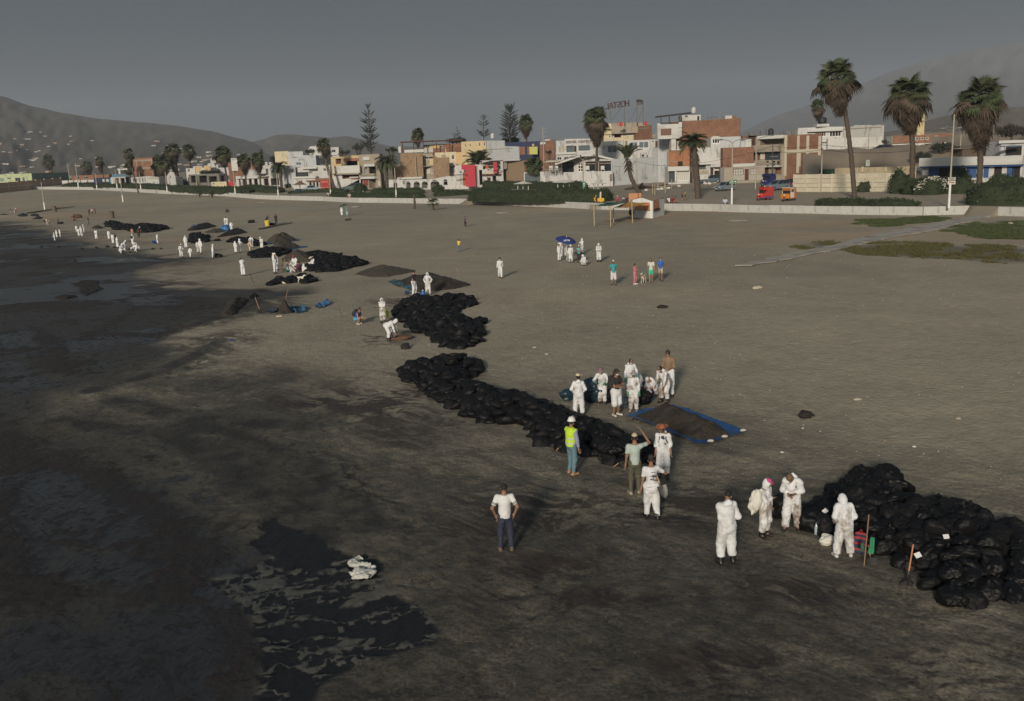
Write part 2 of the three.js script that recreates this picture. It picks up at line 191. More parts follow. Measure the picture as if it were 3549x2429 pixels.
// ---------- hills, town ground, wall, hedges ----------
const UP=V(0,1,0);
function ridgeHill(name,prof,d,depth,col,seed,frontSlope=1){
const n=150,m=46,pos=[],idx=[],colr=[];
const xs=prof.map(p=>p[0]);const at=x=>{for(let i=0;i<prof.length-1;i++)if(x<=prof[i+1][0]){const t=(x-prof[i][0])/(prof[i+1][0]- prof[i][0]);return lerp(prof[i][1],prof[i+1][1],t*t*(3-2*t)*.4+t*.6);}return prof[prof.length-1][1];};
for(let j=0;j<=m;j++)for(let i=0;i<=n;i++){
const px=lerp(xs[0],xs[xs.length-1],i/n),top=AT(px,at(px),d),t=j/m;
const k=t<.75?t/.75:1 -(t-.75)/ .25*.6,q=Math.pow(k,frontSlope);
const dd=d-depth+depth*1.33*t,f=dd/d;const nn=t>.7&&t<.8?0:fb(px*.012+seed,t*7+seed,4)*.045+fb(px*.05+seed,t*20,3)*.025;
const y=Math.max(-5,top.y*clamp(q+nn*(q>.03&&t<.72?1:0),0,1.0));
pos.push(top.x*f,y,-dd);const cc=.85+.35*fb(px*.03+seed*3,t*16,4);colr.push(col[0]*cc,col[1]*cc,col[2]*cc);
}
for(let j=0;j<m;j++)for(let i=0;i<n;i++){const a=j*(n+1)+ i,b=a+1,c=a+n+1,e=c+1;idx.push(a,b,e,a,e,c);}
const g=new THREE.BufferGeometry();g.setAttribute('position',new THREE.Float32BufferAttribute(pos,3));g.setAttribute('color',new THREE.Float32BufferAttribute(colr,3));g.setIndex(idx);g.computeVertexNormals();
const h=struct(name,g,new THREE.MeshStandardMaterial({vertexColors:true,roughness:1,side:THREE.DoubleSide}));h.userData.at=(u,t)=>{const i=Math.round(u*n),j=Math.round(t*m),k=(j*(n+1)+ i)*3;return V(pos[k],pos[k+1],pos[k+2]);};
return h;
}
const hillL=ridgeHill('hill',[[-700,250],[-200,285],[0,328],[116,366],[232,391],[349,410],[503,422],[600,432],[720,450],[840,480],[950,520],[1100,560]],2500,1500,[.10,.083,.062],2,1.5);
ridgeHill('hill',[[560,570],[640,535],[700,509],[740,494],[775,488],[820,481],[866,491],[911,481],[956,466],[1001,463],[1092,471],[1140,476],[1197,470],[1257,481],[1330,500],[1450,540]],2700,1100,[.115,.097,.075],5,1.3);
ridgeHill('hill',[[2700,520],[2950,475],[3080,455],[3164,440],[3220,414],[3303,395],[3420,372],[3549,368],[3800,330],[4300,350]],1250,600,[.15,.122,.09],11,1.3);
ridgeHill('hill',[[2500,480],[2750,380],[2950,300],[3120,235],[3230,200],[3400,165],[3549,140],[3900,100],[4600,140]],5000,2000,[.112,.103,.092],17,1.2);
ridgeHill('hill',[[1000,530],[1300,505],[1600,510],[1900,500],[2200,515],[2500,500],[2800,510]],2600,900,[.12,.105,.085],23,1.3);
{
const r=rng(41),protos=[[.44,.42,.38],[.32,.28,.23],[.35,.22,.15],[.40,.48,.40]].map(c=>{const g=new THREE.Group();part(g,'wall',boxG(9,5,8,0,2.2,0),mat(...c,.9));part(g,'roof',boxG(9.6,.4,8.6,0,4.9,0),mat(.4,.38,.35,.9));part(g,'door',boxG(1.6,2.6,.2,1.5,1.6,4.05),mat(.05,.04,.04));return g;});
let k=0;for(let tries=0;tries<900&&k<130;tries++){
const u=lerp(.28,.86,r()),t=lerp(.06,.46,Math.pow(r(),1.2)),row=Math.round(t*46/3)*3/46,p=hillL.userData.at(u,row +(r()<.25?.02:0));if(fb(u*20,row*14,2)<-.12)continue;
const o=protos[r()<.6?0:1 +(r()*3 | 0)].clone();o.name=numbered('hillside_house');o.position.copy(p);o.position.y-=.5;o.rotation.y=.3 +(r()- .5)*.6;const s=.32+r()*.42;o.scale.set(s*(1+r()),s*.8,s);tag(o,'tiny pale hillside house far off among many others on the hazy left slope','house','houses scattered over the hazy left hillside');scene.add(o);k++;
}
}
const WALLS=[[[-60,662],[120,656],[248,657],[333,658],[434,663],[500,667],[565,671],[674,676],[800,681],[893,689],[1122,696],[1242,702],[1300,702],[1616,707]],[[1644,707],[1800,714],[2000,722],[2056,726],[2305,729],[2500,732],[2588,736],[3000,744],[3220,746],[3358,743]],[[3462,747],[3549,750],[3800,757],[4100,766]]].map(w=>w.map(p=>G(...p)));
{
const edge=WALLS.flat();const e2=edge.map((p,i)=>V(p.x,0,p.z));const n=e2.length,m=60,pos=[],idx=[],col=[];
e2.unshift(V(e2[0].x-900,0,e2[0].z-500));e2.push(V(e2[n].x+500,0,e2[n].z+60));
{const out=[];let c=1;const ends=[];let acc=0;for(const w of WALLS){acc+=w.length;ends.push(acc);}e2.forEach((p,i)=>{out.push(p);const k=ends.indexOf(i);if(k>=0&&k<WALLS.length-1){const q=e2[i+1];for(const f of[.02,.25,.5,.75,.98]){const g=p.clone().lerp(q,f);g.ramp=1;out.push(g);}}});e2.length=0;e2.push(...out);}
const N=e2.length;const away=V(.62,0,-.78);
for(let i=0;i<N;i++)for(let j=0;j<=m;j++){if(j==0){const x=e2[i].x-away.x*(e2[i].ramp?3.2:-.05),z=e2[i].z-away.z*(e2[i].ramp?3.2:-.05)- .2;pos.push(x,beachH(z)- .12,z);col.push(.22,.185,.14);continue;}const s=Math.pow((j-1)/ m,1.8)*900;const x=e2[i].x+away.x*s+.12*away.x,z=e2[i].z+away.z*s-.25;pos.push(x,townH(x,z)- .02 +(j>2?.06*fb(x*.1,z*.1,2):0),z);const k=1+.25*fb(x*.08,z*.08,4),g=sm(.0,.4,fb(x*.05+9,z*.05,3));col.push((.265-.03*g)*k,(.222-.015*g)*k,(.165-.02*g)*k);}
for(let i=0;i<N-1;i++)for(let j=0;j<m;j++){const a=i*(m+1)+ j,b=a+1,c=a+m+1,d=c+1;idx.push(a,c,d,a,d,b);}
const g=new THREE.BufferGeometry();g.setAttribute('position',new THREE.Float32BufferAttribute(pos,3));g.setAttribute('color',new THREE.Float32BufferAttribute(col,3));g.setIndex(idx);g.computeVertexNormals();
struct('promenade_ground',g,new THREE.MeshStandardMaterial({vertexColors:true,roughness:.95,side:THREE.DoubleSide}));
}
function stained(c,amt,seed,dark=[.12,.10,.08]){const t=tex(256,256,(u,v)=>{const s=sm(.12,.5,pf(u,v,4,5,seed))*.6*amt+sm(.28,.5,pf(u,v*.25,16,4,seed+5))*.55*amt,k=1+.1*pf(u,v,16,3,seed+9);return[lerp(c[0]*k,dark[0],s),lerp(c[1]*k,dark[1],s),lerp(c[2]*k,dark[2],s)];});t.repeat.set(.12,.12);return new THREE.MeshStandardMaterial({map:t,roughness:.92,side:THREE.DoubleSide});}
function uvWorld(g){const p=g.attributes.position,n=g.attributes.normal,uv=new Float32Array(p.count*2);for(let i=0;i<p.count;i++){const ax=Math.abs(n.getX(i)),ay=Math.abs(n.getY(i)),az=Math.abs(n.getZ(i));if(ay>ax&&ay>az){uv[2*i]=p.getX(i);uv[2*i+1]=p.getZ(i);}else if(ax>az){uv[2*i]=p.getZ(i);uv[2*i+1]=p.getY(i);}else{uv[2*i]=p.getX(i);uv[2*i+1]=p.getY(i);}}g.setAttribute('uv',new THREE.BufferAttribute(uv,2));return g;}
const wallWhite=stained([.42,.415,.39],.8,3,[.20,.185,.15]);
WALLS.forEach((L,wi)=>{
const root=thing('sea_wall',['low white painted sea wall on the left and middle of the beach up to the gap','low white painted sea wall behind the kiosk between the two gaps','short end of low white sea wall at the right edge beyond the path'][wi],'wall',L[0].clone());
const O=L[0];const cum=[0];for(let i=1;i<L.length;i++)cum.push(cum[i-1]+ L[i].distanceTo(L[i-1]));
const at=s=>{let i=1;while(i<L.length-1&&cum[i]<s)i++;return L[i-1].clone().lerp(L[i],(s-cum[i-1])/(cum[i]- cum[i-1]));};
const tot=cum[cum.length-1],segL=6,nseg=Math.max(1,Math.round(tot/segL));const r=rng(90+wi);
for(let k=0;k<nseg;k++){const a=at(tot*k/nseg),b=at(tot*(k+1)/ nseg),d=b.clone().sub(a),len=Math.hypot(d.x,d.z);const h=1.2 +(r()- .5)*.05;const g=new RoundedBoxGeometry(len-.025,h+.6,.42+r()*.02,1,.03);uvWorld(g);const o=part(root,'wall_panel',g,wallWhite);o.position.set((a.x+b.x)/ 2-O.x,(a.y+b.y)/ 2+h/2-.3-O.y,(a.z+b.z)/ 2-O.z-.15);o.rotation.y=Math.atan2(-d.z,d.x);}
});
const leafG=(()=>{const g=new THREE.PlaneGeometry(1,1.0);return g;})();
function hedgeGeo(pts,w,h,seed,tuft=1,ts=.24){
const r=rng(seed),G0=[],O=pts[0];const pos=[],col=[],idx=[],ring=14;let tot=0;for(let i=1;i<pts.length;i++)tot+=pts[i].distanceTo(pts[i-1]);
const c=pts.length>1?new THREE.CatmullRomCurve3(pts,false,'centripetal',.5):null,n=Math.max(6,Math.round(tot/.7));const P=V(0,0,0),tn=V(0,0,0),tv=[],tc=[];
for(let i=0;i<=n;i++){
const t=i/n;c.getPoint(t,P);c.getTangent(t,tn);const side=V(-tn.z,0,tn.x).normalize();const endk=Math.sqrt(clamp(Math.min(t,1-t)*tot /(w*.5),.02,1));const hh=h*.74*(1+.26*fb(P.x*.35+seed,P.z*.35,3))*(.45+.55*endk),ww=w*.5*endk;
for(let k=0;k<=ring;k++){const a=Math.PI*k/ring,ca=Math.cos(a),sa=Math.sin(a);const sq=Math.pow(Math.max(Math.abs(ca),sa),-.75);let rad=1+.22*fb(P.x*.9+k*.5+seed,P.z*.9+k*.9,3);const x=P.x+side.x*ca*sq*ww*rad-O.x,y=P.y-O.y+sa*sq*hh*rad-.1,z=P.z+side.z*ca*sq*ww*rad-O.z;pos.push(x,y,z);const kk=.55+.5*r();col.push(.024*kk,.036*kk,.014*kk);
if(k>0&&k<ring)for(let q=0;q<4*tuft;q++){const s=ts*(.6+.9*r()),jx=(r()- .5)*.6,jy=(r()- .3)*.35,jz=(r()- .5)*.6,a1=r()*6.3,a2=(r()- .5)*2.4;const ux=Math.cos(a1)*s,uz=Math.sin(a1)*s,uy=Math.sin(a2)*s*.6;const vx=(r()- .5)*s,vy=s*(.4+.5*r()),vz=(r()- .5)*s;tv.push(x+jx,y+jy,z+jz,x+jx+ux,y+jy+uy,z+jz+uz,x+jx+ux*.5+vx,y+jy+vy,z+jz+uz*.5+vz);const b=(.45+1.3*r()*r())*(1+.5*fb(P.x*.5+k*.3,P.z*.5+seed,3));for(let e=0;e<3;e++)tc.push(.036*b,.056*b,.018*b);}}
}
for(let i=0;i<n;i++)for(let k=0;k<ring;k++){const a=i*(ring+1)+ k,b=a+1,c2=a+ring+1,d=c2+1;idx.push(a,c2,d,a,d,b);}
const g=new THREE.BufferGeometry();g.setAttribute('position',new THREE.Float32BufferAttribute(pos,3));g.setAttribute('color',new THREE.Float32BufferAttribute(col,3));g.setIndex(idx);g.computeVertexNormals();
const g2=new THREE.BufferGeometry();g2.setAttribute('position',new THREE.Float32BufferAttribute(tv,3));g2.setAttribute('color',new THREE.Float32BufferAttribute(tc,3));g2.computeVertexNormals();return[g,g2];
}
const leafM=new THREE.MeshStandardMaterial({vertexColors:true,roughness:.9,side:THREE.DoubleSide});
function hedge(zz,L,w,h,seed,label,cat='hedge',tuft=1,name='hedge'){const pts=L.map(([x,y])=>T(...zz(x,y)));const root=thing(name,label,cat,pts[0].clone());const[a,b]=hedgeGeo(pts,w,h,seed,tuft);part(root,'branches',a,leafM);part(root,'foliage',b,leafM);return root;}
function bush(p,w,h,seed,label,name='bush',cat='bush',tuft=2.5){const root=thing(name,label,cat,p.clone());const[a,b]=hedgeGeo([p.clone().add(V(-w*.4,0,0)),p.clone(),p.clone().add(V(w*.4,0,.05))],w,h,seed,tuft);a.translate(-w*.4,0,0);b.translate(-w*.4,0,0);part(root,'branches',a,leafM);part(root,'foliage',b,leafM);return root;}
hedge(Z3,[[1150,1168],[1300,1178],[1700,1186],[2100,1194],[2324,1194],[2520,1190],[2620,1175]],5.5,3.3,1,'long clipped dark green hedge standing behind the white wall left of the kiosk','hedge',1.6);
hedge(Z3,[[1250,1045],[1600,1040],[2000,1050],[2420,1075]],3.5,2.6,2,'darker back row of hedge under the white sunshades','hedge',1.2);
hedge(Z3,[[-20,1100],[200,1100],[560,1095]],4,1.9,3,'clipped green hedge in front of the white arcade','hedge',1.4);
hedge(Z3,[[30,1145],[300,1148],[560,1145]],3,1.6,4,'low dark hedge along the top of the wall before the arcade');
hedge(Z3,[[680,1130],[850,1120],[1100,1100]],5,1.6,5,'low spreading shrubs left of the gap in the wall');
bush(T(...Z3(725,1080)),3.8,2.8,6,'round dark shrub beside the white arcade');
hedge(Z2,[[1000,1100],[1300,1085],[1500,1080],[1650,1085]],5,1.3,7,'low green shrubs around the parked pale blue car');
hedge(Z2,[[1500,1135],[1700,1135],[2050,1138]],4,1.5,8,'green bank of shrubs on top of the wall where people sit');
bush(T(...Z2(1825,1075)),4.6,3.6,9,'round dark bush under a date palm in front of the terrace house');
hedge(Z2,[[960,1030],[1120,1020],[1330,1030]],4,2,10,'dark shrubs under the straw parasol');
hedge(Z2,[[-80,1075],[120,1080],[330,1085],[560,1090]],8,2.2,11,'scrubby dark shrubs behind the far end of the wall');
hedge(Z2,[[450,1060],[640,1070],[900,1090]],6,2.4,12,'low shrubs in front of the porch with white pillars');
hedge(Z1,[[1500,920],[1700,935],[1950,945],[2200,950]],9,2.2,13,'dense green planting along the promenade on the far left');
hedge(Z1,[[880,900],[1100,905],[1250,905],[1480,915]],8,2.2,14,'dark shrubs behind the curve of the far wall');
hedge(Z1,[[560,900],[700,895],[860,895]],8,2.4,15,'small round shrubs beyond the pink boundary fence');
bush(T(...Z1(450,850)),11,8.5,16,'big dark bush below the leftmost palm','bush','bush',3);
hedge(Z5,[[1500,1350],[1700,1352],[1950,1355],[2300,1358],[2700,1362]],4.2,1.3,17,'low brownish hedge behind the wall under the tall palm','hedge',1.6);
hedge(Z6,[[200,1290],[330,1280],[440,1275]],2.4,2.4,18,'short dark wedge of hedge in front of the concrete fence','hedge',1.6);
bush(T(...Z6(580,1300)),4.2,5.2,19,'rounded dark bush left of the middle palm at right');
bush(T(...Z6(690,1310)),3.6,3.6,20,'dark bush at the foot of the middle palm at right');
hedge(Z6,[[1190,1400],[1450,1400],[1721,1400],[1950,1405]],6,4.6,21,'large clipped hedge at the right behind the end of the wall','hedge',2);
hedge(Z6,[[1380,1290],[1550,1290],[1800,1290]],3.5,3.4,22,'dark hedge under the porch of the blue and white house','hedge',1.5);
hedge(Z6,[[930,1300],[1100,1300],[1280,1300]],3.5,3,23,'dim hedge between the signpost and the right palm','hedge',1.4);
bush(T(...Z6(1120,1240)),4.4,4.8,24,'round bush in front of the blue shutters');
{const b=bush(T(...Z6(835,1310)),6.5,4.2,25,'bush covered in white blossom near the signpost','flowering_bush','bush');const r=rng(8),v=[];for(let i=0;i<210;i++){const a=r()*Math.PI,x=Math.cos(a)*3.1*Math.sqrt(r()),y=.9+Math.sin(a)*2.2*(.5+.5*r()),s=.06+.07*r();const g=new THREE.IcosahedronGeometry(s,0);g.scale(1.6,.7,1);g.translate(x,y,1.1+.7*r());v.push(g);}part(b,'blossom',merge(v),mat(.50,.48,.40)).userData.kind='stuff';}
{
const F=[[1500,960,190,3.5],[1900,870,200,5.5],[2075,840,208,6.5],[2350,830,215,7]];const pos=[],idx=[],col=[],n=40,m=16;
for(let j=0;j<=m;j++)for(let i=0;i<=n;i++){const px=lerp(2780,3720,i/n),t=j/m,d=lerp(184,330,t);const base=AT(px,600,d);const y=lerp(3.1,9.2,sm(0,.32,t))+ sm(.3,1,t)*4.5*sm(2800,3200,px)+ fb(px*.02,t*8,4)*.9;pos.push(base.x,y,-d);const k=1+.35*fb(px*.03,t*14,4);col.push(.26*k,.205*k,.145*k);}
for(let j=0;j<m;j++)for(let i=0;i<n;i++){const a=j*(n+1)+ i,b=a+1,c=a+n+1,e=c+1;idx.push(a,b,e,a,e,c);}
const g=new THREE.BufferGeometry();g.setAttribute('position',new THREE.Float32BufferAttribute(pos,3));g.setAttribute('color',new THREE.Float32BufferAttribute(col,3));g.setIndex(idx);g.computeVertexNormals();struct('earth_bank',g,new THREE.MeshStandardMaterial({vertexColors:true,roughness:1,side:THREE.DoubleSide}));
}
// ---------- buildings ----------
const Y1=zf(880,460,5.282),Y2=zf(1320,460,4.648),Y3=zf(400,480,4.648),Y4=zf(0,520,5.533),Y5=zf(1780,380,4.304),Y6=zf(2280,360,4.007);
const bricky=(c,seed)=>{const t=tex(256,256,(u,v)=>{const row=Math.floor(v*40),off=row % 2*.5,col=Math.floor(u*20+off),m=(v*40 % 1)<.16||((u*20+off)% 1)<.08?1.18:1,k=(.82+.3*LAT[PERM[(PERM[row & 255]+ col*7+seed)& 255]]*.5+.22*pf(u,v,4,4,seed))*m;return[c[0]*k,c[1]*k,c[2]*k];});t.repeat.set(.2,.2);return new THREE.MeshStandardMaterial({map:t,roughness:.95,side:THREE.DoubleSide});};
const M={
white:stained([.47,.465,.45],.6,12),whiteB:stained([.42,.435,.44],.8,22,[.2,.19,.17]),white2:stained([.50,.49,.46],.9,33,[.2,.18,.15]),cream:stained([.52,.45,.31],.5,44),yellow:stained([.50,.40,.235],.5,55),yell2:stained([.52,.37,.18],.4,57),
brick:bricky([.25,.13,.082],3),brickD:bricky([.235,.12,.08],9),brownB:bricky([.27,.185,.115],15),conc:stained([.30,.26,.205],.7,66),concL:stained([.46,.42,.33],.4,77),green:stained([.40,.46,.27],.35,88),teal:mat(.16,.24,.19,.9),pinkF:stained([.48,.31,.20],.4,99),
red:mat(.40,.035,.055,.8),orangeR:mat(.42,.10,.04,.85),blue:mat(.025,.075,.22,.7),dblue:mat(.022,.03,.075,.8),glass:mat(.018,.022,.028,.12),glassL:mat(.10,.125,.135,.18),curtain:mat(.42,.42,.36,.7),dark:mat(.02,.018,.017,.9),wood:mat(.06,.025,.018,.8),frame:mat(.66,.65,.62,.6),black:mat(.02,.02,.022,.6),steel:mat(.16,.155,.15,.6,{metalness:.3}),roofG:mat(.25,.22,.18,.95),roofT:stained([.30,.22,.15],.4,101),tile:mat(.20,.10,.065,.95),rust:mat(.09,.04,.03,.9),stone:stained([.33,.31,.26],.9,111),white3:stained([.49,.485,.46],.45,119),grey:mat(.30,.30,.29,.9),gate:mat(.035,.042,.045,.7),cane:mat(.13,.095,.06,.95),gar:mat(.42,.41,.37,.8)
};
function facePlane(zz,x0,d0,x1,d1,yb){const A=AT(...zz(x0,yb),d0),B=AT(...zz(x1,yb),d1);A.y=B.y=0;const u=B.clone().sub(A),L=u.length();u.normalize();const n=V(-u.z,0,u.x);if(n.z<0&&Math.abs(n.z)>.05)n.negate();return{A,B,u,n,L};}
function hitFace(F,zz,x,y){const r=ray(...zz(x,y)),t=F.A.clone().sub(camera.position).dot(F.n)/ r.dot(F.n),P=r.multiplyScalar(t).add(camera.position);return[P.clone().sub(F.A).dot(F.u),P.y];}
function bld(name,label,zz,faces,o={}){
const f0=faces[0],base=facePlane(zz,f0.x0,f0.d0,f0.x1,f0.d1,f0.yb);
const y0=o.y0??townH(base.A.x,base.A.z)- .6,O=V(base.A.x,y0,base.A.z);const root=thing(name,label,o.cat||'house',O,0,o.group);
let topY=-1e9,pts=[];
for(const f of faces){
const F=facePlane(zz,f.x0,f.d0,f.x1,f.d1,f.yb),W=F.L;const prof=f.top.map(([x,y])=>hitFace(F,zz,x,y));prof[0][0]=0;prof[prof.length-1][0]=W;if(prof.length==2)prof[1][1]=prof[0][1];
topY=Math.max(topY,prof[0][1]);if(!pts.length)pts.push(F.A);pts.push(F.B);f.h=Math.min(prof[0][1],prof[prof.length-1][1]);
const s=new THREE.Shape();s.moveTo(0,0);s.lineTo(W,0);for(let i=prof.length-1;i>=0;i--)s.lineTo(prof[i][0],prof[i][1]- y0);
const th=.3,lo=(g,P)=>g;const add=(par,nm,g,m)=>{const M4=new THREE.Matrix4().makeBasis(F.u,UP,F.n.clone().multiplyScalar(F.u.clone().cross(UP).dot(F.n)>0?1:-1)).setPosition(F.A.x-O.x,0,F.A.z-O.z);if(par!==root){g.applyMatrix4(M4);return part(par,nm,g,m);}g.applyMatrix4(M4);return part(root,nm,g,m);};
const sg=F.u.clone().cross(UP).dot(F.n)>0?1:-1;
const late=[];
for(const op of f.ops||[]){
if(op[0]=='t'){const[,txt,cx,cy,hp,m,dep]=op,c=hitFace(F,zz,cx,cy),h2=hitFace(F,zz,cx,cy+hp);const g=textG(txt,Math.abs(c[1]- h2[1]),.12);g.translate(c[0],c[1]- y0,0);if(op[6])g.scale(1,1,1);late.push(()=>add(root,'lettering',g,m));continue;}
let[k,x0,a,x1,b]=op;const p=hitFace(F,zz,x0,a),q=hitFace(F,zz,x1,b);const X0=Math.min(p[0],q[0]),X1=Math.max(p[0],q[0]),Y1_=Math.max(p[1],q[1])- y0,Y0_=Math.min(p[1],q[1])- y0,w=X1-X0,h=Y1_-Y0_,cx=(X0+X1)/ 2,cy=(Y0_+Y1_)/ 2;
if(k=='b'){const out=op[5];late.push(()=>add(root,op[7]||'ledge',boxG(w,h,Math.abs(out)+ .1,cx,cy,sg*(out/2-.05 +(out<0?.05:0))),op[6]));continue;}
const X0c=clamp(X0,.05,W-.06),X1c=clamp(X1,.06,W-.05);const hole=new THREE.Path();const e=op[5]||{};
if(e.arch){const r=(X1c-X0c)/ 2;hole.moveTo(X0c,Math.max(.02,Y0_));hole.lineTo(X1c,Math.max(.02,Y0_));hole.lineTo(X1c,Y1_-r*e.arch);for(let i=1;i<9;i++)hole.lineTo((X0c+X1c)/ 2+r*Math.cos(Math.PI*i/9),Y1_-r*e.arch+r*e.arch*Math.sin(Math.PI*i/9));hole.lineTo(X0c,Y1_-r*e.arch);}else{hole.moveTo(X0c,Math.max(.02,Y0_));hole.lineTo(X1c,Math.max(.02,Y0_));hole.lineTo(X1c,Y1_);hole.lineTo(X0c,Y1_);}
s.holes.push(hole);
if(k=='w'||k=='d')late.push(()=>{
const fw=e.fw??.09,bars=[],zi=-sg*.14;const nx=e.nx??1,ny=e.ny??1;
bars.push(boxG(w,fw,.1,cx,Y0_+fw/2,zi),boxG(w,fw,.1,cx,Y1_-fw/2,zi),boxG(fw,h,.1,X0+fw/2,cy,zi+sg*.003),boxG(fw,h,.1,X1-fw/2,cy,zi+sg*.003));for(let i=1;i<=nx;i++)bars.push(boxG(fw*.7,h,.08,X0+w*i /(nx+1),cy,zi));for(let i=1;i<ny;i++)bars.push(boxG(w,fw*.7,.07,cx,Y0_+h*i/ny,zi));
const wn=add(root,k=='d'?'door':'window',merge(bars),e.frame||(k=='d'?M.wood:M.frame));add(wn,k=='d'?'door_leaf':'pane',boxG(w,h,.04,cx,cy,-sg*.21),e.pane||(k=='d'?M.wood:M.glass));
if(e.sill)add(wn,'sill',boxG(w+.3,.1,.25,cx,Y0_-.06,sg*.1),M.frame);
});
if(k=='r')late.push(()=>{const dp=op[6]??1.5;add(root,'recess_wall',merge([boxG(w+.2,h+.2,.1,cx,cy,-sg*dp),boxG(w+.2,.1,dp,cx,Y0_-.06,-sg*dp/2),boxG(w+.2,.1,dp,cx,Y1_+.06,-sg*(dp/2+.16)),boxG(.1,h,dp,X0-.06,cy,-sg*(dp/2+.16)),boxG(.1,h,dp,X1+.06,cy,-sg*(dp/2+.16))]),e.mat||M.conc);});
}
const g=new THREE.ExtrudeGeometry(s,{depth:th,bevelEnabled:false,curveSegments:8});g.translate(0,0,sg>0?-th:0);add(root,'wall',uvWorld(g),f.mat||o.mat||M.white);late.forEach(q=>q());
}
const D=o.D??9,back=V(.0,0,-1);const Pf=pts[0],Pl=pts[pts.length-1];const Q=[...pts,Pl.clone().addScaledVector(back,D),Pf.clone().addScaledVector(back,D)];const cm=o.side||o.mat||M.white;const tops=faces.map(f=>f.h),H=Math.min(...tops)- .02 -(o.roofDown||0);
for(let i=pts.length-1;i<Q.length;i++){const a=Q[i],b=Q[(i+1)% Q.length],d=b.clone().sub(a),L=d.length();if(L<.3)continue;const hh=H-y0;const g=uvWorld(boxG(L-.62,hh,.28,0,0,0));const m=part(root,'wall',g,cm);m.position.set((a.x+b.x)/ 2-O.x,hh/2,(a.z+b.z)/ 2-O.z);m.rotation.y=Math.atan2(-d.z,d.x);const c=Q.reduce((s,p)=>s.add(p),V(0,0,0)).multiplyScalar(1/Q.length);const nn=V(d.z,0,-d.x).normalize();if(nn.dot(c.clone().sub(a))<0)nn.negate();m.position.addScaledVector(nn,.15);}
const rs=new THREE.Shape(Q.map(p=>new THREE.Vector2(p.x-O.x,-(p.z-O.z))));const rg=new THREE.ExtrudeGeometry(rs,{depth:.2,bevelEnabled:false});rg.rotateX(-Math.PI/2);const c0=Q.reduce((s,p)=>s.add(p),V(0,0,0)).multiplyScalar(1/Q.length).sub(O);rg.translate(-c0.x,0,-c0.z);rg.scale(.96,1,.96);rg.translate(c0.x,H-y0-.5,c0.z);part(root,'roof',rg,o.roof||M.roofG);
root.userData.top=H;return root;
}
const F1=(x0,x1,yb,d0,d1,top,ops,m)=>({x0,x1,yb,d0,d1,top:typeof top=='number'?[[x0,top],[x1,top]]:top,ops,mat:m});
function fbox(root,name,zz,x0,ya,x1,yb,d,dep,m){const p=AT(...zz(x0,yb),d),q=AT(...zz(x1,ya),d);const o=root.position;const w=q.x-p.x,h=q.y-p.y;return part(root,name,uvWorld(boxG(w,h,dep,(p.x+q.x)/ 2-o.x,(p.y+q.y)/ 2-o.y,-d-dep/2-o.z)),m);}
function fbar(root,name,zz,x0,y0,x1,y1,d0,d1,r,m){const o=root.position;return part(root,name,tubeG([AT(...zz(x0,y0),d0).sub(o),AT(...zz(x1,y1),d1).sub(o)],r,5),m);}
function tank(zz,cx,ya,yb,rpx,d,m,label,group){const a=AT(...zz(cx,ya),d),b=AT(...zz(cx,yb),d),h=a.y-b.y,r=rpx*d/3200 /(zz(1,0)[0]- zz(0,0)[0])**-1;const t=thing('water_tank',label,'tank',b,0,group);part(t,'barrel',new THREE.LatheGeometry([[0,0],[r,0],[r,h*.22],[r*.95,h*.25],[r,h*.28],[r,h*.5],[r*.95,h*.53],[r,h*.56],[r,h*.78],[r*.7,h*.9],[r*.35,h*.93]].map(p=>new THREE.Vector2(...p)),16),m);part(t,'lid',new THREE.CylinderGeometry(r*.4,r*.42,h*.09,12).translate(0,h*.955,0),m);return t;}
const Wn=(x0,y0,x1,y1,e)=>['w',x0,y0,x1,y1,e],Dr=(x0,y0,x1,y1,e)=>['d',x0,y0,x1,y1,e],Bx=(x0,y0,x1,y1,o,m,n)=>['b',x0,y0,x1,y1,o,m,n],Rc=(x0,y0,x1,y1,m,dp,e)=>['r',x0,y0,x1,y1,{mat:m,...e},dp];
bld('green_house','long pale green one-storey house at the far left behind the pink fence',Y4,[F1(-200,625,600,470,470,475,[Wn(-5,535,90,610,{pane:M.teal}),Wn(135,530,215,555),Wn(285,528,398,602),Wn(428,522,482,602)],M.green)],{side:M.teal,D:40});
bld('green_shed','small dim green shed with a flat roof right of the leftmost palm',Y4,[F1(1050,1380,590,520,520,505,[Wn(1240,515,1330,545)],M.teal)],{mat:M.teal});
bld('brick_house','low dark brick house behind the big bush at far left',Y4,[F1(755,1040,600,500,500,505,[Wn(800,530,850,570)],M.brickD)],{mat:M.brickD});
bld('brick_row','low row of red brick walls behind the far left palms',Y4,[F1(1380,2100,590,500,480,490,[Wn(1450,510,1520,550),Wn(1600,510,1680,550)],M.brick)],{mat:M.brick});
{
const a=G(...Y4(-420,860)),b=G(...Y4(1185,700));const f=thing('boundary_fence','long pinkish brick boundary fence with white posts and rail at far left','fence',a.clone());const d=b.clone().sub(a),L=Math.hypot(d.x,d.z),n=9,yaw=Math.atan2(-d.z,d.x);
for(let i=0;i<n;i++){const c=a.clone().lerp(b,(i+.5)/ n).sub(a),len=L/n;const put=(nm,g,m)=>{const o=part(f,nm,g,m);o.position.copy(c);o.rotation.y=yaw;return o;};put('panel',uvWorld(boxG(len-.6,2.1,.25,0,1.0,0)),M.pinkF);put('panel',uvWorld(boxG(len-.6,1.9,.25,0,3.35,0)),M.pinkF);put('rail',boxG(len-.62,.35,.32,0,2.22,.02),M.white3);put('post',boxG(.6,5,.5,len/2,2.1,0),M.white3);}
}
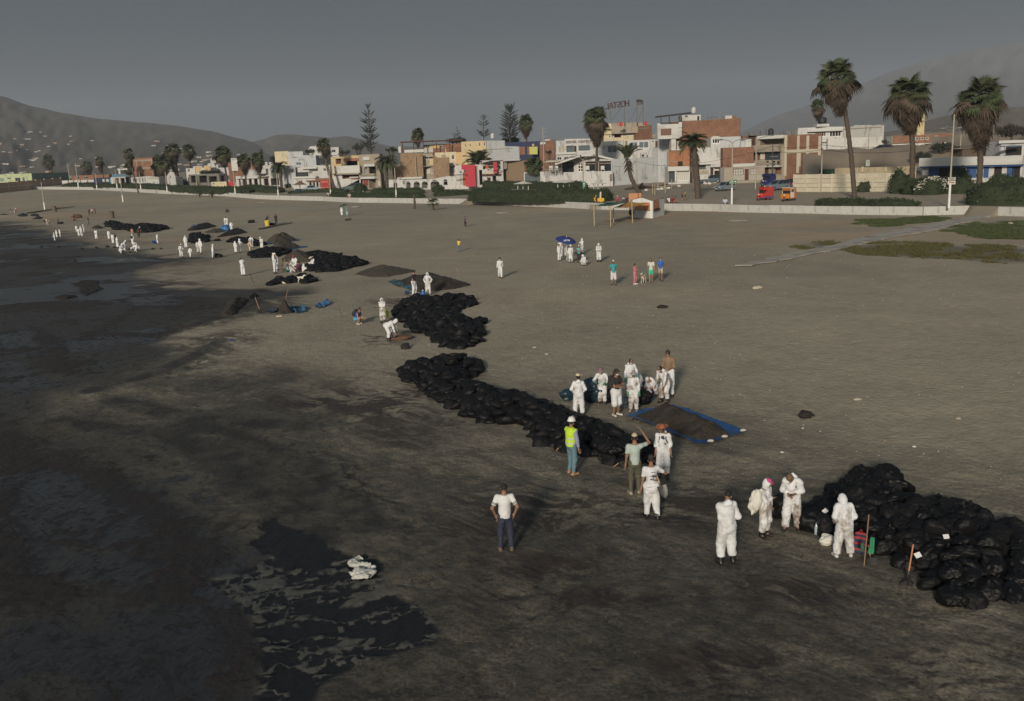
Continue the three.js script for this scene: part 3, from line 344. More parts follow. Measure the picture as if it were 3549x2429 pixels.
bld('white_yard_wall','whitewashed yard wall with dark buttresses beyond the pink fence',Y4,[F1(1195,1810,640,455,440,[[1195,585],[1810,550]],[Bx(1310,580,1335,650,.4,M.conc,'buttress'),Bx(1410,575,1435,640,.4,M.conc,'buttress'),Bx(1540,565,1560,640,.4,M.conc,'buttress'),Bx(1680,560,1700,640,.4,M.conc,'buttress')],M.white2)],{D:2,cat:'wall'});
bld('dark_kiosk_house','dark house front with a round white sign beside pale blue doors',Y4,[F1(1810,2330,660,430,415,535,[Wn(1960,555,2010,605,{pane:M.curtain}),Wn(2030,555,2090,605,{pane:M.curtain}),Bx(2115,545,2190,630,.3,mat(.14,.26,.38),'shutter'),Dr(2190,540,2240,640,{pane:M.curtain})],M.dblue)],{mat:M.dblue});
{const t=bld('balcony_tower','white balcony platform with blue railing and canopy at far left',Y4,[F1(2145,2420,700,405,400,520,[Rc(2200,530,2290,640,M.conc,2),Rc(2310,530,2400,640,M.dark,2)],M.white)],{D:6});for(let i=0;i<8;i++)fbox(t,'baluster',Y4,2150+i*34,460,2172+i*34,518,404,.1,mat(.08,.17,.25));fbox(t,'canopy',Y4,2250,350,2440,385,404,4,M.white3);fbox(t,'post',Y4,2280,385,2305,470,404,.5,M.white3);}
bld('brick_tower_house','tall unfinished brown brick house with concrete frame behind the left palms',Y3,[F1(300,625,600,425,420,318,[Bx(345,350,362,600,.15,M.conc,'column'),Bx(445,345,465,600,.15,M.conc,'column'),Bx(590,340,606,600,.15,M.conc,'column'),Bx(310,346,600,362,.1,M.conc,'beam'),Bx(345,470,610,484,.1,M.conc,'beam')],M.brick)],{mat:M.brickD,D:12});
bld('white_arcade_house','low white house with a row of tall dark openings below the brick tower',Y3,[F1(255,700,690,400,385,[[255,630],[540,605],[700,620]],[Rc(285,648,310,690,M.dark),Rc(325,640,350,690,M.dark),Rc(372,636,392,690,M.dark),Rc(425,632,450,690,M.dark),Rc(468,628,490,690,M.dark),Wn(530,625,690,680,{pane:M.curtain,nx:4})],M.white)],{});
bld('white_cottage','white gabled cottage half hidden by the thick palms',Y3,[F1(835,970,690,385,380,[[835,610],[880,530],[930,540],[970,620]],[Wn(870,600,900,650)],M.white)],{});
bld('white_stepped_house','white house with small rooftop box and two dark windows left of the big palm',Y3,[F1(1505,1900,560,410,400,[[1505,400],[1650,398],[1652,470],[1900,462]],[Wn(1535,420,1555,465),Wn(1597,415,1622,462)],M.white)],{D:8});
{const h=bld('ochre_house','pale house with ochre wall panels next to the tall left pole',Y3,[F1(1145,1540,580,405,395,[[1145,480],[1250,480],[1252,450],[1395,443],[1397,470],[1425,470],[1427,438],[1540,435]],[Bx(1290,455,1375,540,.2,M.yell2,'panel'),Bx(1435,445,1530,520,.2,M.yell2,'panel'),Wn(1160,490,1200,535)],M.white2)],{});fbox(h,'roof_box',Y3,1535,345,1615,395,404,3,M.white3);fbox(h,'pillar',Y3,1535,322,1548,345,404,1,M.white3);}
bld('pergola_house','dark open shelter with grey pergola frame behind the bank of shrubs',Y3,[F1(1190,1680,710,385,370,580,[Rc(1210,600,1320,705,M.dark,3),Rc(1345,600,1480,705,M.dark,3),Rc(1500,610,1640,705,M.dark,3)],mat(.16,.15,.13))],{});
bld('cream_garden_wall','cream garden wall with a small dark opening and red gate',Y3,[F1(1550,1940,770,362,355,[[1550,700],[1820,690],[1825,690],[1940,690]],[Wn(1575,712,1600,740,{nx:0}),Bx(1825,692,1935,790,.15,M.red,'gate')],M.cream)],{D:2,cat:'wall'});
bld('brown_roof_house','dark brown roofed house with a pale rooftop hut behind the palms',Y3,[F1(1830,2350,560,395,385,390,[Wn(1900,410,2000,460)],M.brickD)],{mat:M.brickD});
bld('rooftop_hut','small whitewashed rooftop hut with barred front',Y3,[F1(1865,1965,385,392,392,318,[Wn(1880,330,1950,370,{pane:M.curtain,nx:4})],M.white2)],{y0:9,D:4});
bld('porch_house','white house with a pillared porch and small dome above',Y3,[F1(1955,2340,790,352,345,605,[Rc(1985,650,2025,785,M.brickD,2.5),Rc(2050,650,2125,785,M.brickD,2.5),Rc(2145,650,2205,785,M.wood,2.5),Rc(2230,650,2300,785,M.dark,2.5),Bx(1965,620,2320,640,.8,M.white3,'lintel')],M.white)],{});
{const p=AT(...Y3(2205,600),350),t=thing('dome','small white dome with finial above the pillared porch','dome',p);part(t,'cupola',new THREE.LatheGeometry([[2.4,0],[2.3,1],[1.6,1.9],[.6,2.3],[0,2.4]].map(q=>new THREE.Vector2(...q)),10),M.white);part(t,'finial',new THREE.CylinderGeometry(.05,.12,1.6,6).translate(0,3.1,0),M.white3);}
{const h=bld('balcony_house','two-storey white house with an upper terrace and dark ground floor windows',Y1,[F1(140,480,1000,338,332,600,[Wn(205,652,268,745),Wn(300,680,420,742,{pane:M.glassL,nx:2}),Rc(175,840,275,960,M.wood,2),Wn(305,835,485,958,{frame:M.wood,pane:M.dark,nx:3}),Bx(135,795,280,810,1.4,M.conc,'terrace_slab'),Bx(140,745,270,752,1.4,M.steel,'railing'),Bx(160,752,166,795,1.4,M.steel,'railing_post'),Bx(210,752,216,795,1.4,M.steel,'railing_post')],M.white2)],{});fbox(h,'roof_box',Y1,200,535,245,600,338,2,M.white3);fbox(h,'roof_box',Y1,280,540,345,598,338,2,M.white3);}
bld('pale_blue_house','pale blue-white two-storey house with a square upper window',Y1,[F1(535,780,990,332,328,[[535,640],[575,600],[780,598]],[Wn(680,645,758,732,{frame:M.white3,pane:mat(.10,.08,.06,.4)})],M.whiteB)],{mat:M.whiteB});
bld('tall_white_house','tall blank white house with cream end and four small arched windows',Y1,[F1(395,640,560,352,350,345,[Wn(415,375,432,418,{arch:1,nx:0,pane:M.yell2}),Wn(460,372,478,415,{arch:1,nx:0,pane:M.yell2}),Wn(555,368,572,412,{arch:1,nx:0,pane:M.yell2}),Wn(600,364,620,412,{arch:1,nx:0,pane:M.yell2})],M.cream),F1(640,1140,560,350,345,[[640,345],[895,340],[897,412],[1140,412]],[Wn(768,540,862,592,{pane:M.glassL})],M.whiteB)],{D:7,mat:M.whiteB});
bld('white_terrace_house','white house with a dark balcony railing and canopy and a small square window',Y1,[F1(780,1410,900,330,322,[[780,640],[1110,625],[1112,598],[1410,592]],[Rc(1005,665,1175,740,M.white2,1.8),Wn(1265,645,1320,702,{pane:M.dark}),Bx(905,632,1180,655,1.0,M.white3,'canopy'),Bx(788,725,1000,732,.6,M.black,'railing'),Bx(788,735,1000,805,.5,M.gate,'balcony_front')],M.white)],{});
bld('white_annex','low white flat-roofed annex behind the straw parasol',Y1,[F1(722,1150,960,318,314,812,[Wn(815,868,892,920,{pane:M.brickD}),Bx(720,806,1150,826,.5,M.white3,'cornice')],M.white)],{D:5});
bld('red_roof_lodge','small lodge with red tile gable roof and white arches behind the red booth',Y1,[F1(985,1430,1000,312,306,[[985,880],[1130,868],[1360,768],[1430,860]],[Rc(1010,905,1060,990,M.wood,2,{arch:1}),Rc(1080,905,1125,990,M.wood,2,{arch:1}),Rc(1140,900,1185,990,M.dark,2,{arch:1}),Rc(1200,900,1245,990,M.dark,2,{arch:1}),Rc(1260,900,1300,990,M.dark,2,{arch:1}),Bx(1140,835,1415,868,.5,M.tile,'roof_edge'),Bx(990,870,1420,882,.9,M.tile,'roof_edge'),Bx(1432,880,1478,1015,.1,mat(.36,.14,.08),'door_panel')],M.white)],{D:6,roof:M.tile});
{const c=AT(...Y1(1315,1040),304);const t=thing('booth','bright red metal booth in front of the red roofed lodge','booth',V(c.x,townH(c.x,c.z),c.z));const b=part(t,'body',new RoundedBoxGeometry(2.7,3.2,2,2,.1).translate(0,1.4,0),mat(.42,.065,.05,.6));part(t,'counter',boxG(2.4,.1,.3,0,1.3,1.1),mat(.32,.05,.04));part(t,'opening',boxG(2.0,.9,.06,0,1.9,1.0),mat(.25,.035,.03));for(let i=0;i<3;i++)part(t,'roof_knob',new THREE.SphereGeometry(.18,8,6).translate(-.9+i*.9,3.1,0),mat(.42,.065,.05,.6));}
bld('ochre_block','ochre and grey two-storey block with a framed loggia between the palms',Y1,[F1(1430,1990,760,318,308,[[1430,440],[1690,440],[1692,415],[1990,412]],[Rc(1490,475,1605,572,M.brickD,2),Wn(1475,632,1575,702,{pane:mat(.10,.05,.04),frame:M.conc}),Rc(1690,515,1900,600,M.dark,2.5),Bx(1620,445,1640,740,.3,M.conc,'pillar'),Bx(1650,470,1940,510,.4,mat(.30,.13,.09),'beam'),Bx(1440,575,1625,630,.35,M.yell2,'parapet')],M.yellow)],{mat:M.yell2});
bld('terrace_house','white terrace house with a broad balcony railing and dark interior',Y1,[F1(1470,1960,1000,303,298,[[1470,610],[1960,605]],[Rc(1610,760,1940,850,M.brickD,2),Wn(1550,845,1770,1000,{nx:1,ny:2,fw:.3,pane:M.glassL}),Rc(1790,850,1940,1000,M.wood,2),Bx(1470,745,1960,758,1.0,M.conc,'slab'),Bx(1640,612,1950,740,.3,M.white3,'parapet'),Bx(1790,805,1950,818,1.2,M.white3,'canopy')],M.white2)],{});
for(let i=0;i<1;i++){const h=bld('stucco_house','grey-white house with two stacked balconies behind the drooping date palm',Y1,[F1(1960,2330,1030,300,294,[[1960,400],[2330,385]],[Rc(2100,620,2240,750,M.dark,2),Rc(2010,640,2080,750,M.white2,2),Rc(2100,840,2240,1010,M.conc,2.5),Wn(2270,880,2325,960,{ny:5,nx:0,pane:M.curtain}),Bx(2005,800,2265,838,1.3,M.white3,'canopy'),Bx(1960,750,2250,785,1.0,M.conc,'slab'),Bx(2010,440,2130,500,.4,M.white3,'awning'),Bx(2050,575,2245,612,.9,M.white3,'awning'),Bx(2010,850,2095,960,.2,mat(.24,.05,.05),'door_panel')],M.conc)],{mat:M.conc});for(let k=0;k<12;k++)fbox(h,'baluster',Y1,2110+k*11,690,2114+k*11,748,299,.08,M.steel);}
bld('far_white_villa','white villa with rounded corner and dark window on the rise behind the tall palm',Y1,[F1(1088,1560,420,390,385,[[1088,258],[1180,258],[1182,300],[1400,300],[1402,266],[1560,262]],[Wn(1420,310,1495,358),Bx(1400,375,1560,405,.6,M.white3,'balcony')],M.white)],{});
{const p=AT(...Y1(1180,380),383),t=thing('roof_tank','white rounded roof tank left of the tall palm trunk','tank',p.clone().add(V(0,-2.6,0)));part(t,'barrel',new RoundedBoxGeometry(7,5.6,5,3,1.2).translate(0,2.8,0),M.white3);part(t,'lid',new THREE.CylinderGeometry(.9,1.1,.5,10).translate(0,5.8,0),M.grey);}
tank(Y1,135,295,375,26,345,M.black,'black water tank on the roof above the left palms');
bld('white_arcade','long low white arcade with five arches and a grey flat roof',Y2,[F1(130,310,880,288,287,758,[Rc(205,790,262,885,M.wood,2,{arch:1.4})],M.white),F1(310,770,885,287,282,758,[Wn(345,770,385,838),Rc(405,782,482,890,M.grey,3,{arch:1}),Rc(525,782,632,890,M.grey,3,{arch:1}),Rc(655,780,760,890,M.grey,3,{arch:1})],M.white),F1(770,1260,885,282,277,[[770,755],[1070,700],[1260,705]],[Rc(795,768,950,890,M.grey,3,{arch:.75}),Rc(1008,750,1075,838,M.dark,2,{arch:1})],M.white)],{D:7,roofDown:.2});
{const h=bld('brown_brick_block','large blind brown brick block behind the white arcade',Y2,[F1(190,690,720,296,294,[[190,540],[315,540],[316,328],[690,325]],[Bx(280,720,690,735,1.5,M.white3,'eave')],M.brownB),F1(690,855,720,297,296,[[690,335],[855,335]],[Wn(720,550,795,655,{pane:M.concL,nx:2,ny:3}),Bx(790,420,855,525,.2,M.yellow,'panel'),Wn(700,385,840,420,{pane:M.dark}),Wn(808,545,850,650,{pane:M.brickD,ny:2})],M.conc),F1(855,1110,720,294,292,402,[],M.brownB),F1(1110,1225,720,296,296,490,[Wn(1118,510,1205,650,{pane:M.stone,nx:1,ny:2})],M.white2)],{mat:M.brownB,D:8});fbox(h,'parapet',Y2,380,265,690,322,296,.4,M.white2);}
bld('cream_upper_house','cream upper storey with a dark window above the brown brick block',Y2,[F1(880,1220,500,300,298,320,[Wn(1135,358,1185,428,{pane:M.dark}),Bx(980,360,1050,382,.15,M.conc,'vent')],M.cream),F1(1220,1330,520,298,298,315,[],M.yell2)],{D:6,y0:6});
{const h=bld('rooftop_shack','red brick rooftop rooms under a long rusty metal canopy',Y2,[F1(700,1315,320,306,303,195,[Wn(715,195,775,250,{pane:M.glassL}),Wn(945,195,1000,245,{pane:M.dark}),Bx(780,195,940,245,.15,M.yell2,'panel'),Bx(700,250,860,318,.9,M.gar,'railing_panel'),Bx(860,250,1310,318,.5,M.brickD,'parapet'),Bx(1045,250,1060,318,.6,M.concL,'pillar')],M.brick)],{y0:8,D:6});{const o=h.position,z=301;const a=AT(...Y2(305,155),z),b=AT(...Y2(1315,150),z);part(h,'canopy',boxG(b.x-a.x,.3,6,(a.x+b.x)/ 2-o.x,a.y-o.y+.1,-z-3-o.z),M.rust);}for(const x of[345,530,685,900,1110,1310])fbox(h,'post',Y2,x-4,155,x+4,320,301,.2,M.rust);fbox(h,'sign_box',Y2,285,220,322,322,297,.6,M.white3);}
bld('cream_white_house','tall cream house with four small windows and blank white side wall',Y2,[F1(1315,1715,650,292,288,145,[Wn(1345,172,1370,235,{pane:mat(.06,.05,.02),nx:0}),Wn(1425,170,1450,230,{pane:mat(.06,.05,.02),nx:0}),Wn(1572,158,1602,218,{pane:mat(.06,.05,.02),nx:0}),Wn(1652,152,1682,214,{pane:mat(.06,.05,.02),nx:0}),Wn(1612,360,1632,400,{pane:M.dark,nx:0})],M.yellow),F1(1715,2225,440,288,276,[[1715,128],[1985,124],[1987,215],[2225,222]],[],M.whiteB)],{D:8,mat:M.whiteB});
tank(Y2,1800,5,100,30,292,M.white3,'white cone-topped water tank on the roof behind the cream house');
{const h=bld('red_pillar_house','white house with bright red pillars and brown beams behind the feather palm',Y2,[F1(1222,1650,850,276,272,[[1222,525],[1650,505]],[Dr(1320,640,1380,850,{pane:M.orangeR}),Wn(1265,612,1305,660,{pane:M.dark}),Rc(1580,600,1640,835,M.dark,2),Wn(1262,690,1320,850,{pane:M.stone})],M.white),F1(1650,1965,850,272,268,[[1650,450],[1965,440]],[Rc(1590,480,1960,580,M.white2,2),Dr(1712,722,1772,860,{pane:mat(.045,.02,.016)}),Rc(1795,700,1860,830,M.dark,2),Bx(1645,665,1960,685,.6,M.rust,'beam'),Bx(1680,625,1960,660,.4,M.concL,'parapet')],M.white)],{D:8});
for(const[x0,ya,x1,yb,z]of[[1372,515,1515,870,271],[1300,510,1360,595,272],[1815,470,1868,648,266.4]])fbox(h,'red_pillar',Y2,x0,ya,x1,yb,z,1,M.red);fbox(h,'beam',Y2,1115,668,1390,690,270.5,.6,M.rust);fbox(h,'beam',Y2,1770,600,1950,612,266,.4,M.rust);fbox(h,'door_panel',Y2,1690,515,1728,580,269.2,.3,M.orangeR);fbox(h,'pillar',Y2,1940,440,1965,850,267.6,.8,M.white3);fbox(h,'roof_slab',Y2,1600,425,2260,455,267,3,M.white3);}
bld('brown_side_wall','tall plain brown side wall between the red pillar house and the white hostel',Y2,[F1(1955,2324,830,271,268,458,[],stained([.20,.145,.10],.3,131)),F1(2324,2470,830,268,264,440,[],M.brickD)],{D:8,cat:'building',mat:M.brickD});
{const h=bld('blue_roof_shed','long dark blue metal shed roof behind the palms',Y5,[F1(-160,400,640,330,325,492,[Wn(118,560,165,612,{pane:M.dark,nx:2}),Bx(90,555,175,672,.2,M.brick,'panel'),Bx(205,555,245,672,.2,M.brick,'panel')],M.dblue)],{mat:M.dblue,D:10});fbox(h,'advert_board',Y5,240,550,355,668,322,.3,mat(.45,.44,.14));}
tank(Y5,293,508,548,18,323,M.yell2,'small ochre water tank above the yellow board');
bld('brick_stair_house','narrow red brick house with white parapet behind the utility pole',Y5,[F1(398,610,720,300,298,[[398,490],[470,488],[472,448],[610,440]],[Bx(400,488,480,515,.3,M.white3,'parapet'),Bx(470,445,550,460,.3,M.white3,'parapet')],M.brickD)],{mat:M.brickD});
{const h=bld('hostel','white hostel with dark lettering and wide upper windows behind the big palm',Y5,[F1(640,1240,760,282,276,[[640,465],[755,462],[757,437],[1150,430],[1152,470],[1240,470]],[Rc(785,540,900,638,M.glassL,.7),Wn(660,545,765,640,{pane:M.stone,nx:1}),Wn(958,528,1145,615,{pane:M.glassL,nx:0,fw:.12}),Dr(900,540,940,638,{pane:M.wood}),['t','HOSTAL',862,482,36,M.wood],['t','TURISTICO',1062,474,33,mat(.10,.085,.075)],Bx(640,640,940,660,.5,M.white3,'ledge'),Wn(645,708,715,750),Wn(748,704,825,742)],M.white),F1(1240,1640,700,276,270,480,[Wn(1395,545,1538,640,{nx:1,pane:M.glassL}),Bx(1375,510,1630,525,.3,M.white3,'ledge')],M.white)],{D:9,cat:'hostel'});}
bld('hostel_upper_block','cream upper floors with brick end wall under the rooftop hostel letters',Y5,[F1(1345,1790,520,284,280,[[1345,290],[1790,250]],[Rc(1500,350,1600,410,M.brick,1.5),Wn(1420,382,1445,420,{nx:0}),Wn(1460,378,1482,418,{nx:0}),Wn(1660,308,1775,385,{pane:M.gar}),Bx(1350,330,1610,360,.6,M.cream,'slab'),Bx(1425,308,1475,318,.1,M.conc,'vent'),Bx(1365,425,1495,500,.3,M.concL,'parapet')],M.cream),F1(1790,2050,440,280,272,252,[],M.brick)],{D:7,mat:M.brick,y0:6});
{const h=bld('rooftop_parapet','rooftop parapet of bare brick and plaster carrying the sign posts',Y5,[F1(1465,1980,290,281,277,[[1465,200],[1640,195],[1980,188]],[],M.conc)],{D:4,y0:16});fbox(h,'pillar',Y5,1390,205,1462,290,282,1.5,M.cream);}
{const d=278;const t=thing('rooftop_sign','rooftop frame of reddish letters reading HOSTAL seen from behind','sign',AT(...Z4(830,400),d));const o=t.position;const w=hx=>0;const c=AT(...Z4(832,148),d),h=(AT(...Z4(832,112),d).y-AT(...Z4(832,186),d).y);[...'HOSTAL'].forEach((ch,i)=>{const g=textG(ch,h,.25);g.rotateY(Math.PI);const x=lerp(945,708,i/5),p=AT(...Z4(x,lerp(132,166,i/5)),d).sub(o);g.translate(p.x,p.y,p.z);part(t,'letter',g,mat(.055,.03,.035,.8));});for(const[x,a,b]of[[742,170,340],[912,130,400]])fbar(t,'post',Z4,x,b,x,a,d,d,.13,M.steel);fbar(t,'brace',Z4,760,335,890,165,d-2,d,.07,M.steel);fbar(t,'rail',Z4,700,160,960,125,d,d,.06,M.steel);fbar(t,'rail',Z4,700,190,960,155,d,d,.06,M.steel);}
{const d=276;const t=thing('rooftop_sign','smaller dark rooftop sign reading HOSTAL on tall braced posts','sign',AT(...Z4(1100,390),d));const o=t.position;const h=AT(...Z4(1095,84),d).y-AT(...Z4(1095,122),d).y;[...'HOSTAL'].forEach((ch,i)=>{const g=textG(ch,h*.9,.2);g.scale(.72,1,1);const p=AT(...Z4(1064+i*13.4,101+i*.8),d).sub(o);g.translate(p.x,p.y,p.z+.15);part(t,'letter',g,mat(.06,.055,.055));});fbox(t,'lower_board',Z4,1065,130,1132,148,d,.2,mat(.08,.07,.07));fbox(t,'backing_grid',Z4,1055,82,1138,124,d+.3,.05,mat(.2,.19,.19));for(const[x,a,b]of[[1062,90,390],[1135,90,380]])fbar(t,'post',Z4,x,b,x,a,d+.5,d+.5,.13,M.steel);fbar(t,'brace',Z4,960,380,1050,190,d-2,d,.07,M.steel);fbar(t,'brace',Z4,1080,340,1135,170,d,d,.07,M.steel);}
for(const[x,y,r,l]of[[873,382,24,'red round satellite dish left of the sign posts'],[1174,372,24,'red round satellite dish on the brick end of the roof'],[836,380,14,'smaller pink round dish beside the left red dish']]){const p=AT(...Z4(x,y),274),R=r*274/3200/3.458*1.0;const t=thing('satellite_dish',l,'dish',p);part(t,'bowl',new THREE.LatheGeometry([0,.3,.6,.85,1].map(k=>new THREE.Vector2(k*R,-.35*R+.35*R*k*k)),18).rotateX(Math.PI/2-.2),mat(r>20?.42:.40,r>20?.025:.17,r>20?.035:.14,.5));part(t,'feed_arm',tubeG([V(0,-R*.9,0),V(0,0,R*.9)],.05,5),M.steel);part(t,'mast',tubeG([V(0,-R*1.6,-.5),V(0,0,-.4)],.08,5),M.steel);}
{
const h=bld('gable_house','white seaside house with low gable roof and glazed terrace above the hedge',Y5,[F1(400,730,1060,256,254,[[400,925],[730,925]],[],M.white),F1(730,1480,1060,254,248,[[730,935],[1480,925]],[Dr(1435,965,1485,1065,{pane:M.conc}),Wn(1068,1040,1140,1140,{arch:1,nx:1,ny:2,pane:M.white3})],M.white)],{D:14});
const g=bld('terrace_storey','glazed upper front of the gable house with large dark panes and arched white window',Y5,[F1(625,1480,930,260,252,[[625,800],[1000,680],[1170,682],[1480,745]],[Wn(728,788,900,930,{nx:1,ny:2,fw:.12,frame:M.black,pane:M.glass}),Wn(950,785,1040,928,{arch:1,nx:1,ny:3,fw:.25,pane:M.glass}),Wn(1070,775,1250,910,{nx:1,ny:2,frame:M.black}),Wn(1275,768,1455,915,{nx:1,ny:2,frame:M.black})],M.white)],{D:10,y0:5.2,roof:M.roofT});
{const d=251;const o=g.position;for(const[xa,ya,xb,yb]of[[620,810,1000,684],[1000,684,1190,676],[1190,676,1500,745]]){const a=AT(...Y5(xa,ya),d+3),b=AT(...Y5(xb,yb),d+1);const c=a.clone().add(b).multiplyScalar(.5).sub(o),len=a.distanceTo(b);const bm=part(g,'roof_slope',boxG(len+.2,.35,11,0,0,-5),M.roofT);bm.position.copy(c);bm.rotation.z=Math.atan2(b.y-a.y,b.x-a.x);const fb_=part(g,'fascia',boxG(len,.5,.18,0,0,.66),M.white3);fb_.position.copy(c);fb_.rotation.z=bm.rotation.z;}}
for(let i=0;i<14;i++)fbox(g,'baluster',Y5,470+i*19,875,474+i*19,935,252,.08,M.steel);fbar(g,'railing',Y5,465,878,730,872,252,252,.06,M.steel);
const p=AT(...Y5(585,790),253),t=thing('terrace_canopy','pale domed canopy on two posts at the left of the terrace','canopy',p);const sg=new THREE.SphereGeometry(1.9,18,6,0,6.283,0,1.05);sg.scale(1.5,.6,1);sg.translate(0,-.4,0);part(t,'fabric',sg,mat(.44,.39,.31));for(const x of[-2.3,0,.5,2.3])part(t,'post',new THREE.CylinderGeometry(.09,.09,3.2,6).translate(x,-1.4,.4),M.cane);
for(const[x,l]of[[560,'white plastic chair at the left of the hostel terrace'],[640,'pair of white plastic chairs by the terrace railing'],[1105,'white chair by the glass right of the arched window'],[1330,'white chair at the right end of the terrace']]){const q=AT(...Y5(x,925),252.4),c=thing('chair',l,'chair',q);part(c,'seat',boxG(1,.12,.9,0,.6,0),M.white3);part(c,'backrest',boxG(1,.9,.12,0,1.1,-.4),M.white3);for(const a of[-.6,.6])for(const b of[-.45,.45])part(c,'leg',boxG(.09,.6,.09,a*.7,.3,b*.8),M.white3);}
}
bld('blue_white_wall','huge blank weathered bluish white side wall behind the leaning palm',Y5,[F1(1480,2320,1090,250,258,[[1480,740],[2075,705],[2077,570],[2320,555]],[],M.whiteB)],{D:10,cat:'building',mat:M.whiteB});
{const h=bld('white_upper_floor','white upper floor with a broad window and ladder above the blank wall',Y5,[F1(1700,2110,720,262,260,[[1700,460],[2110,440]],[Wn(1865,475,2018,572,{nx:1,pane:M.glassL,fw:.14}),Wn(1740,485,1850,580,{nx:1,pane:M.glassL}),Wn(2055,460,2098,490,{nx:0})],M.white),F1(2110,2320,600,260,262,440,[Wn(2218,455,2238,490,{nx:0,pane:M.dark})],M.whiteB)],{D:5,y0:6});fbox(h,'hatch_box',Y5,1900,640,1985,708,258,1.5,M.white3);fbox(h,'hatch',Y5,1912,668,1945,700,257.9,.1,M.dark);fbar(h,'ladder_rail',Y5,2040,690,2072,495,257,257,.07,M.white3);fbar(h,'ladder_rail',Y5,2064,690,2092,495,257,257,.07,M.white3);for(let i=0;i<8;i++)fbar(h,'rung',Y5,2044+i*3.5,670-i*22,2068+i*3.5,670-i*22,257,257,.05,M.white3);}
tank(Y5,2105,362,432,36,262,M.conc,'weathered beige round tank above the blank white wall');
{const h=bld('brick_hotel','tall four-storey brick and white hotel with rooftop pergola',Y6,[F1(0,148,1090,256,254,490,[Wn(60,505,78,530,{nx:0,pane:M.dark})],M.whiteB),F1(148,440,1080,249,246,[[148,500],[152,250],[335,250],[337,235],[440,233]],[Rc(150,500,185,600,M.wood,1.5),Wn(288,520,330,630,{pane:M.dark}),Wn(245,510,285,630,{pane:M.gar})],M.brick),F1(440,1130,1000,246,238,236,[],M.brick)],{D:12,mat:M.brick});
fbox(h,'white_bay',Y6,-5,275,335,490,245.6,3.6,M.white3);const bw=fbox(h,'window',Y6,40,340,187,438,245.5,.2,M.brickD);fbox(h,'curtain',Y6,50,348,178,430,245.4,.1,mat(.16,.09,.065));fbox(h,'parapet',Y6,-5,270,30,300,245.5,3,M.white3);fbox(h,'parapet',Y6,290,252,336,330,245.3,3,M.white3);fbox(h,'white_bay',Y6,186,488,250,645,245.4,3,M.white3);fbox(h,'white_bay',Y6,186,630,318,648,245.2,3.4,M.white3);
fbox(h,'rooftop_room',Y6,335,150,595,236,247,5,M.white3);fbox(h,'window',Y6,380,163,412,182,246.9,.2,M.dark);fbox(h,'door',Y6,548,168,574,236,246.9,.2,M.dark);for(const x of[45,160,298,325])fbox(h,'pergola_post',Y6,x-5,165,x+5,270,246,.35,M.black);{const a=AT(...Y6(30,168),246),b=AT(...Y6(480,120),250),o=h.position;const q=part(h,'pergola_roof',boxG(Math.hypot(b.x-a.x,b.y-a.y),.3,6,0,0,-3),M.black);q.position.copy(a.clone().add(b).multiplyScalar(.5).sub(o));q.rotation.z=Math.atan2(b.y-a.y,b.x-a.x);}fbar(h,'pergola_rail',Y6,45,268,330,262,246,246,.12,M.black);
fbox(h,'stair_box',Y6,935,160,1030,245,243,4,M.white3);fbox(h,'brick_stack',Y6,1030,160,1088,248,244,4,M.brick);for(const x of[690,735,815])fbar(h,'frame_post',Y6,x,240,x,184,242,242,.1,M.steel);fbar(h,'frame_rail',Y6,688,184,816,184,242,242,.08,M.steel);
}
tank(Y6,497,42,135,30,247,M.white3,'white ribbed water tank on top of the brick hotel');
bld('garage_row','low white garage front with dark gate and pale slatted door',Y6,[F1(148,445,1080,242,240,872,[Rc(150,935,242,1085,M.gate,.3),Wn(268,930,435,1065,{pane:M.gar,nx:5,fw:.08}),Bx(148,872,440,925,.8,M.white3,'fascia'),Bx(240,905,265,1080,.5,M.white3,'pillar')],M.white)],{D:6,cat:'garage'});
bld('brick_infill','orange brick upper infill with a dark sign above the garage',Y6,[F1(148,440,870,246,243,655,[Bx(282,798,345,860,.2,M.dark,'sign'),Bx(150,800,300,806,.1,M.conc,'band')],bricky([.36,.165,.085],21))],{D:3,y0:5});
{const h=bld('balustrade_house','white house with framed window, white balcony band and dark doorway',Y6,[F1(540,905,1070,238,236,610,[Wn(740,645,890,755,{nx:4,fw:.1,frame:M.black,pane:M.curtain}),Rc(545,838,665,910,M.glassL,1),Dr(728,850,770,985,{pane:M.wood}),Wn(785,845,885,908,{pane:M.gate}),Rc(785,930,875,1065,M.dark,1.2),Bx(540,755,905,832,1.2,M.white3,'balcony_band'),Bx(715,638,738,760,.5,M.white3,'frame_side'),Bx(890,630,908,760,.5,M.white3,'frame_side'),Bx(712,626,908,642,.6,M.white3,'frame_head')],M.white)],{D:6,roofDown:.1});for(let i=0;i<14;i++)fbox(h,'baluster',Y6,540+i*12,918,546+i*12,970,236,.15,M.cream);fbox(h,'rail',Y6,536,908,702,920,235.9,.4,M.cream);fbox(h,'garden_wall',Y6,500,975,700,1055,235.7,.4,M.white3);}
{const h=bld('arched_bay_house','white upper bay with triple arched window and blue-white side wall',Y6,[F1(735,872,615,236,235,[[735,468],[770,446],[830,446],[872,460]],[Wn(750,475,858,548,{nx:2,fw:.16,pane:M.dark})],M.white),F1(872,1148,610,235,234,[[872,460],[1148,452]],[],M.whiteB)],{D:6,y0:6});fbox(h,'side_block',Y6,1148,512,1210,602,233.5,5,M.whiteB);fbox(h,'side_block',Y6,1206,486,1300,602,233.2,5,M.white2);}
bld('brick_party_wall','plain dark red brick house above a low white shopfront roof',Y6,[F1(905,1325,900,232,230,610,[Bx(1040,832,1350,865,1.5,M.white3,'shop_roof')],M.brickD)],{D:7,mat:M.brickD});
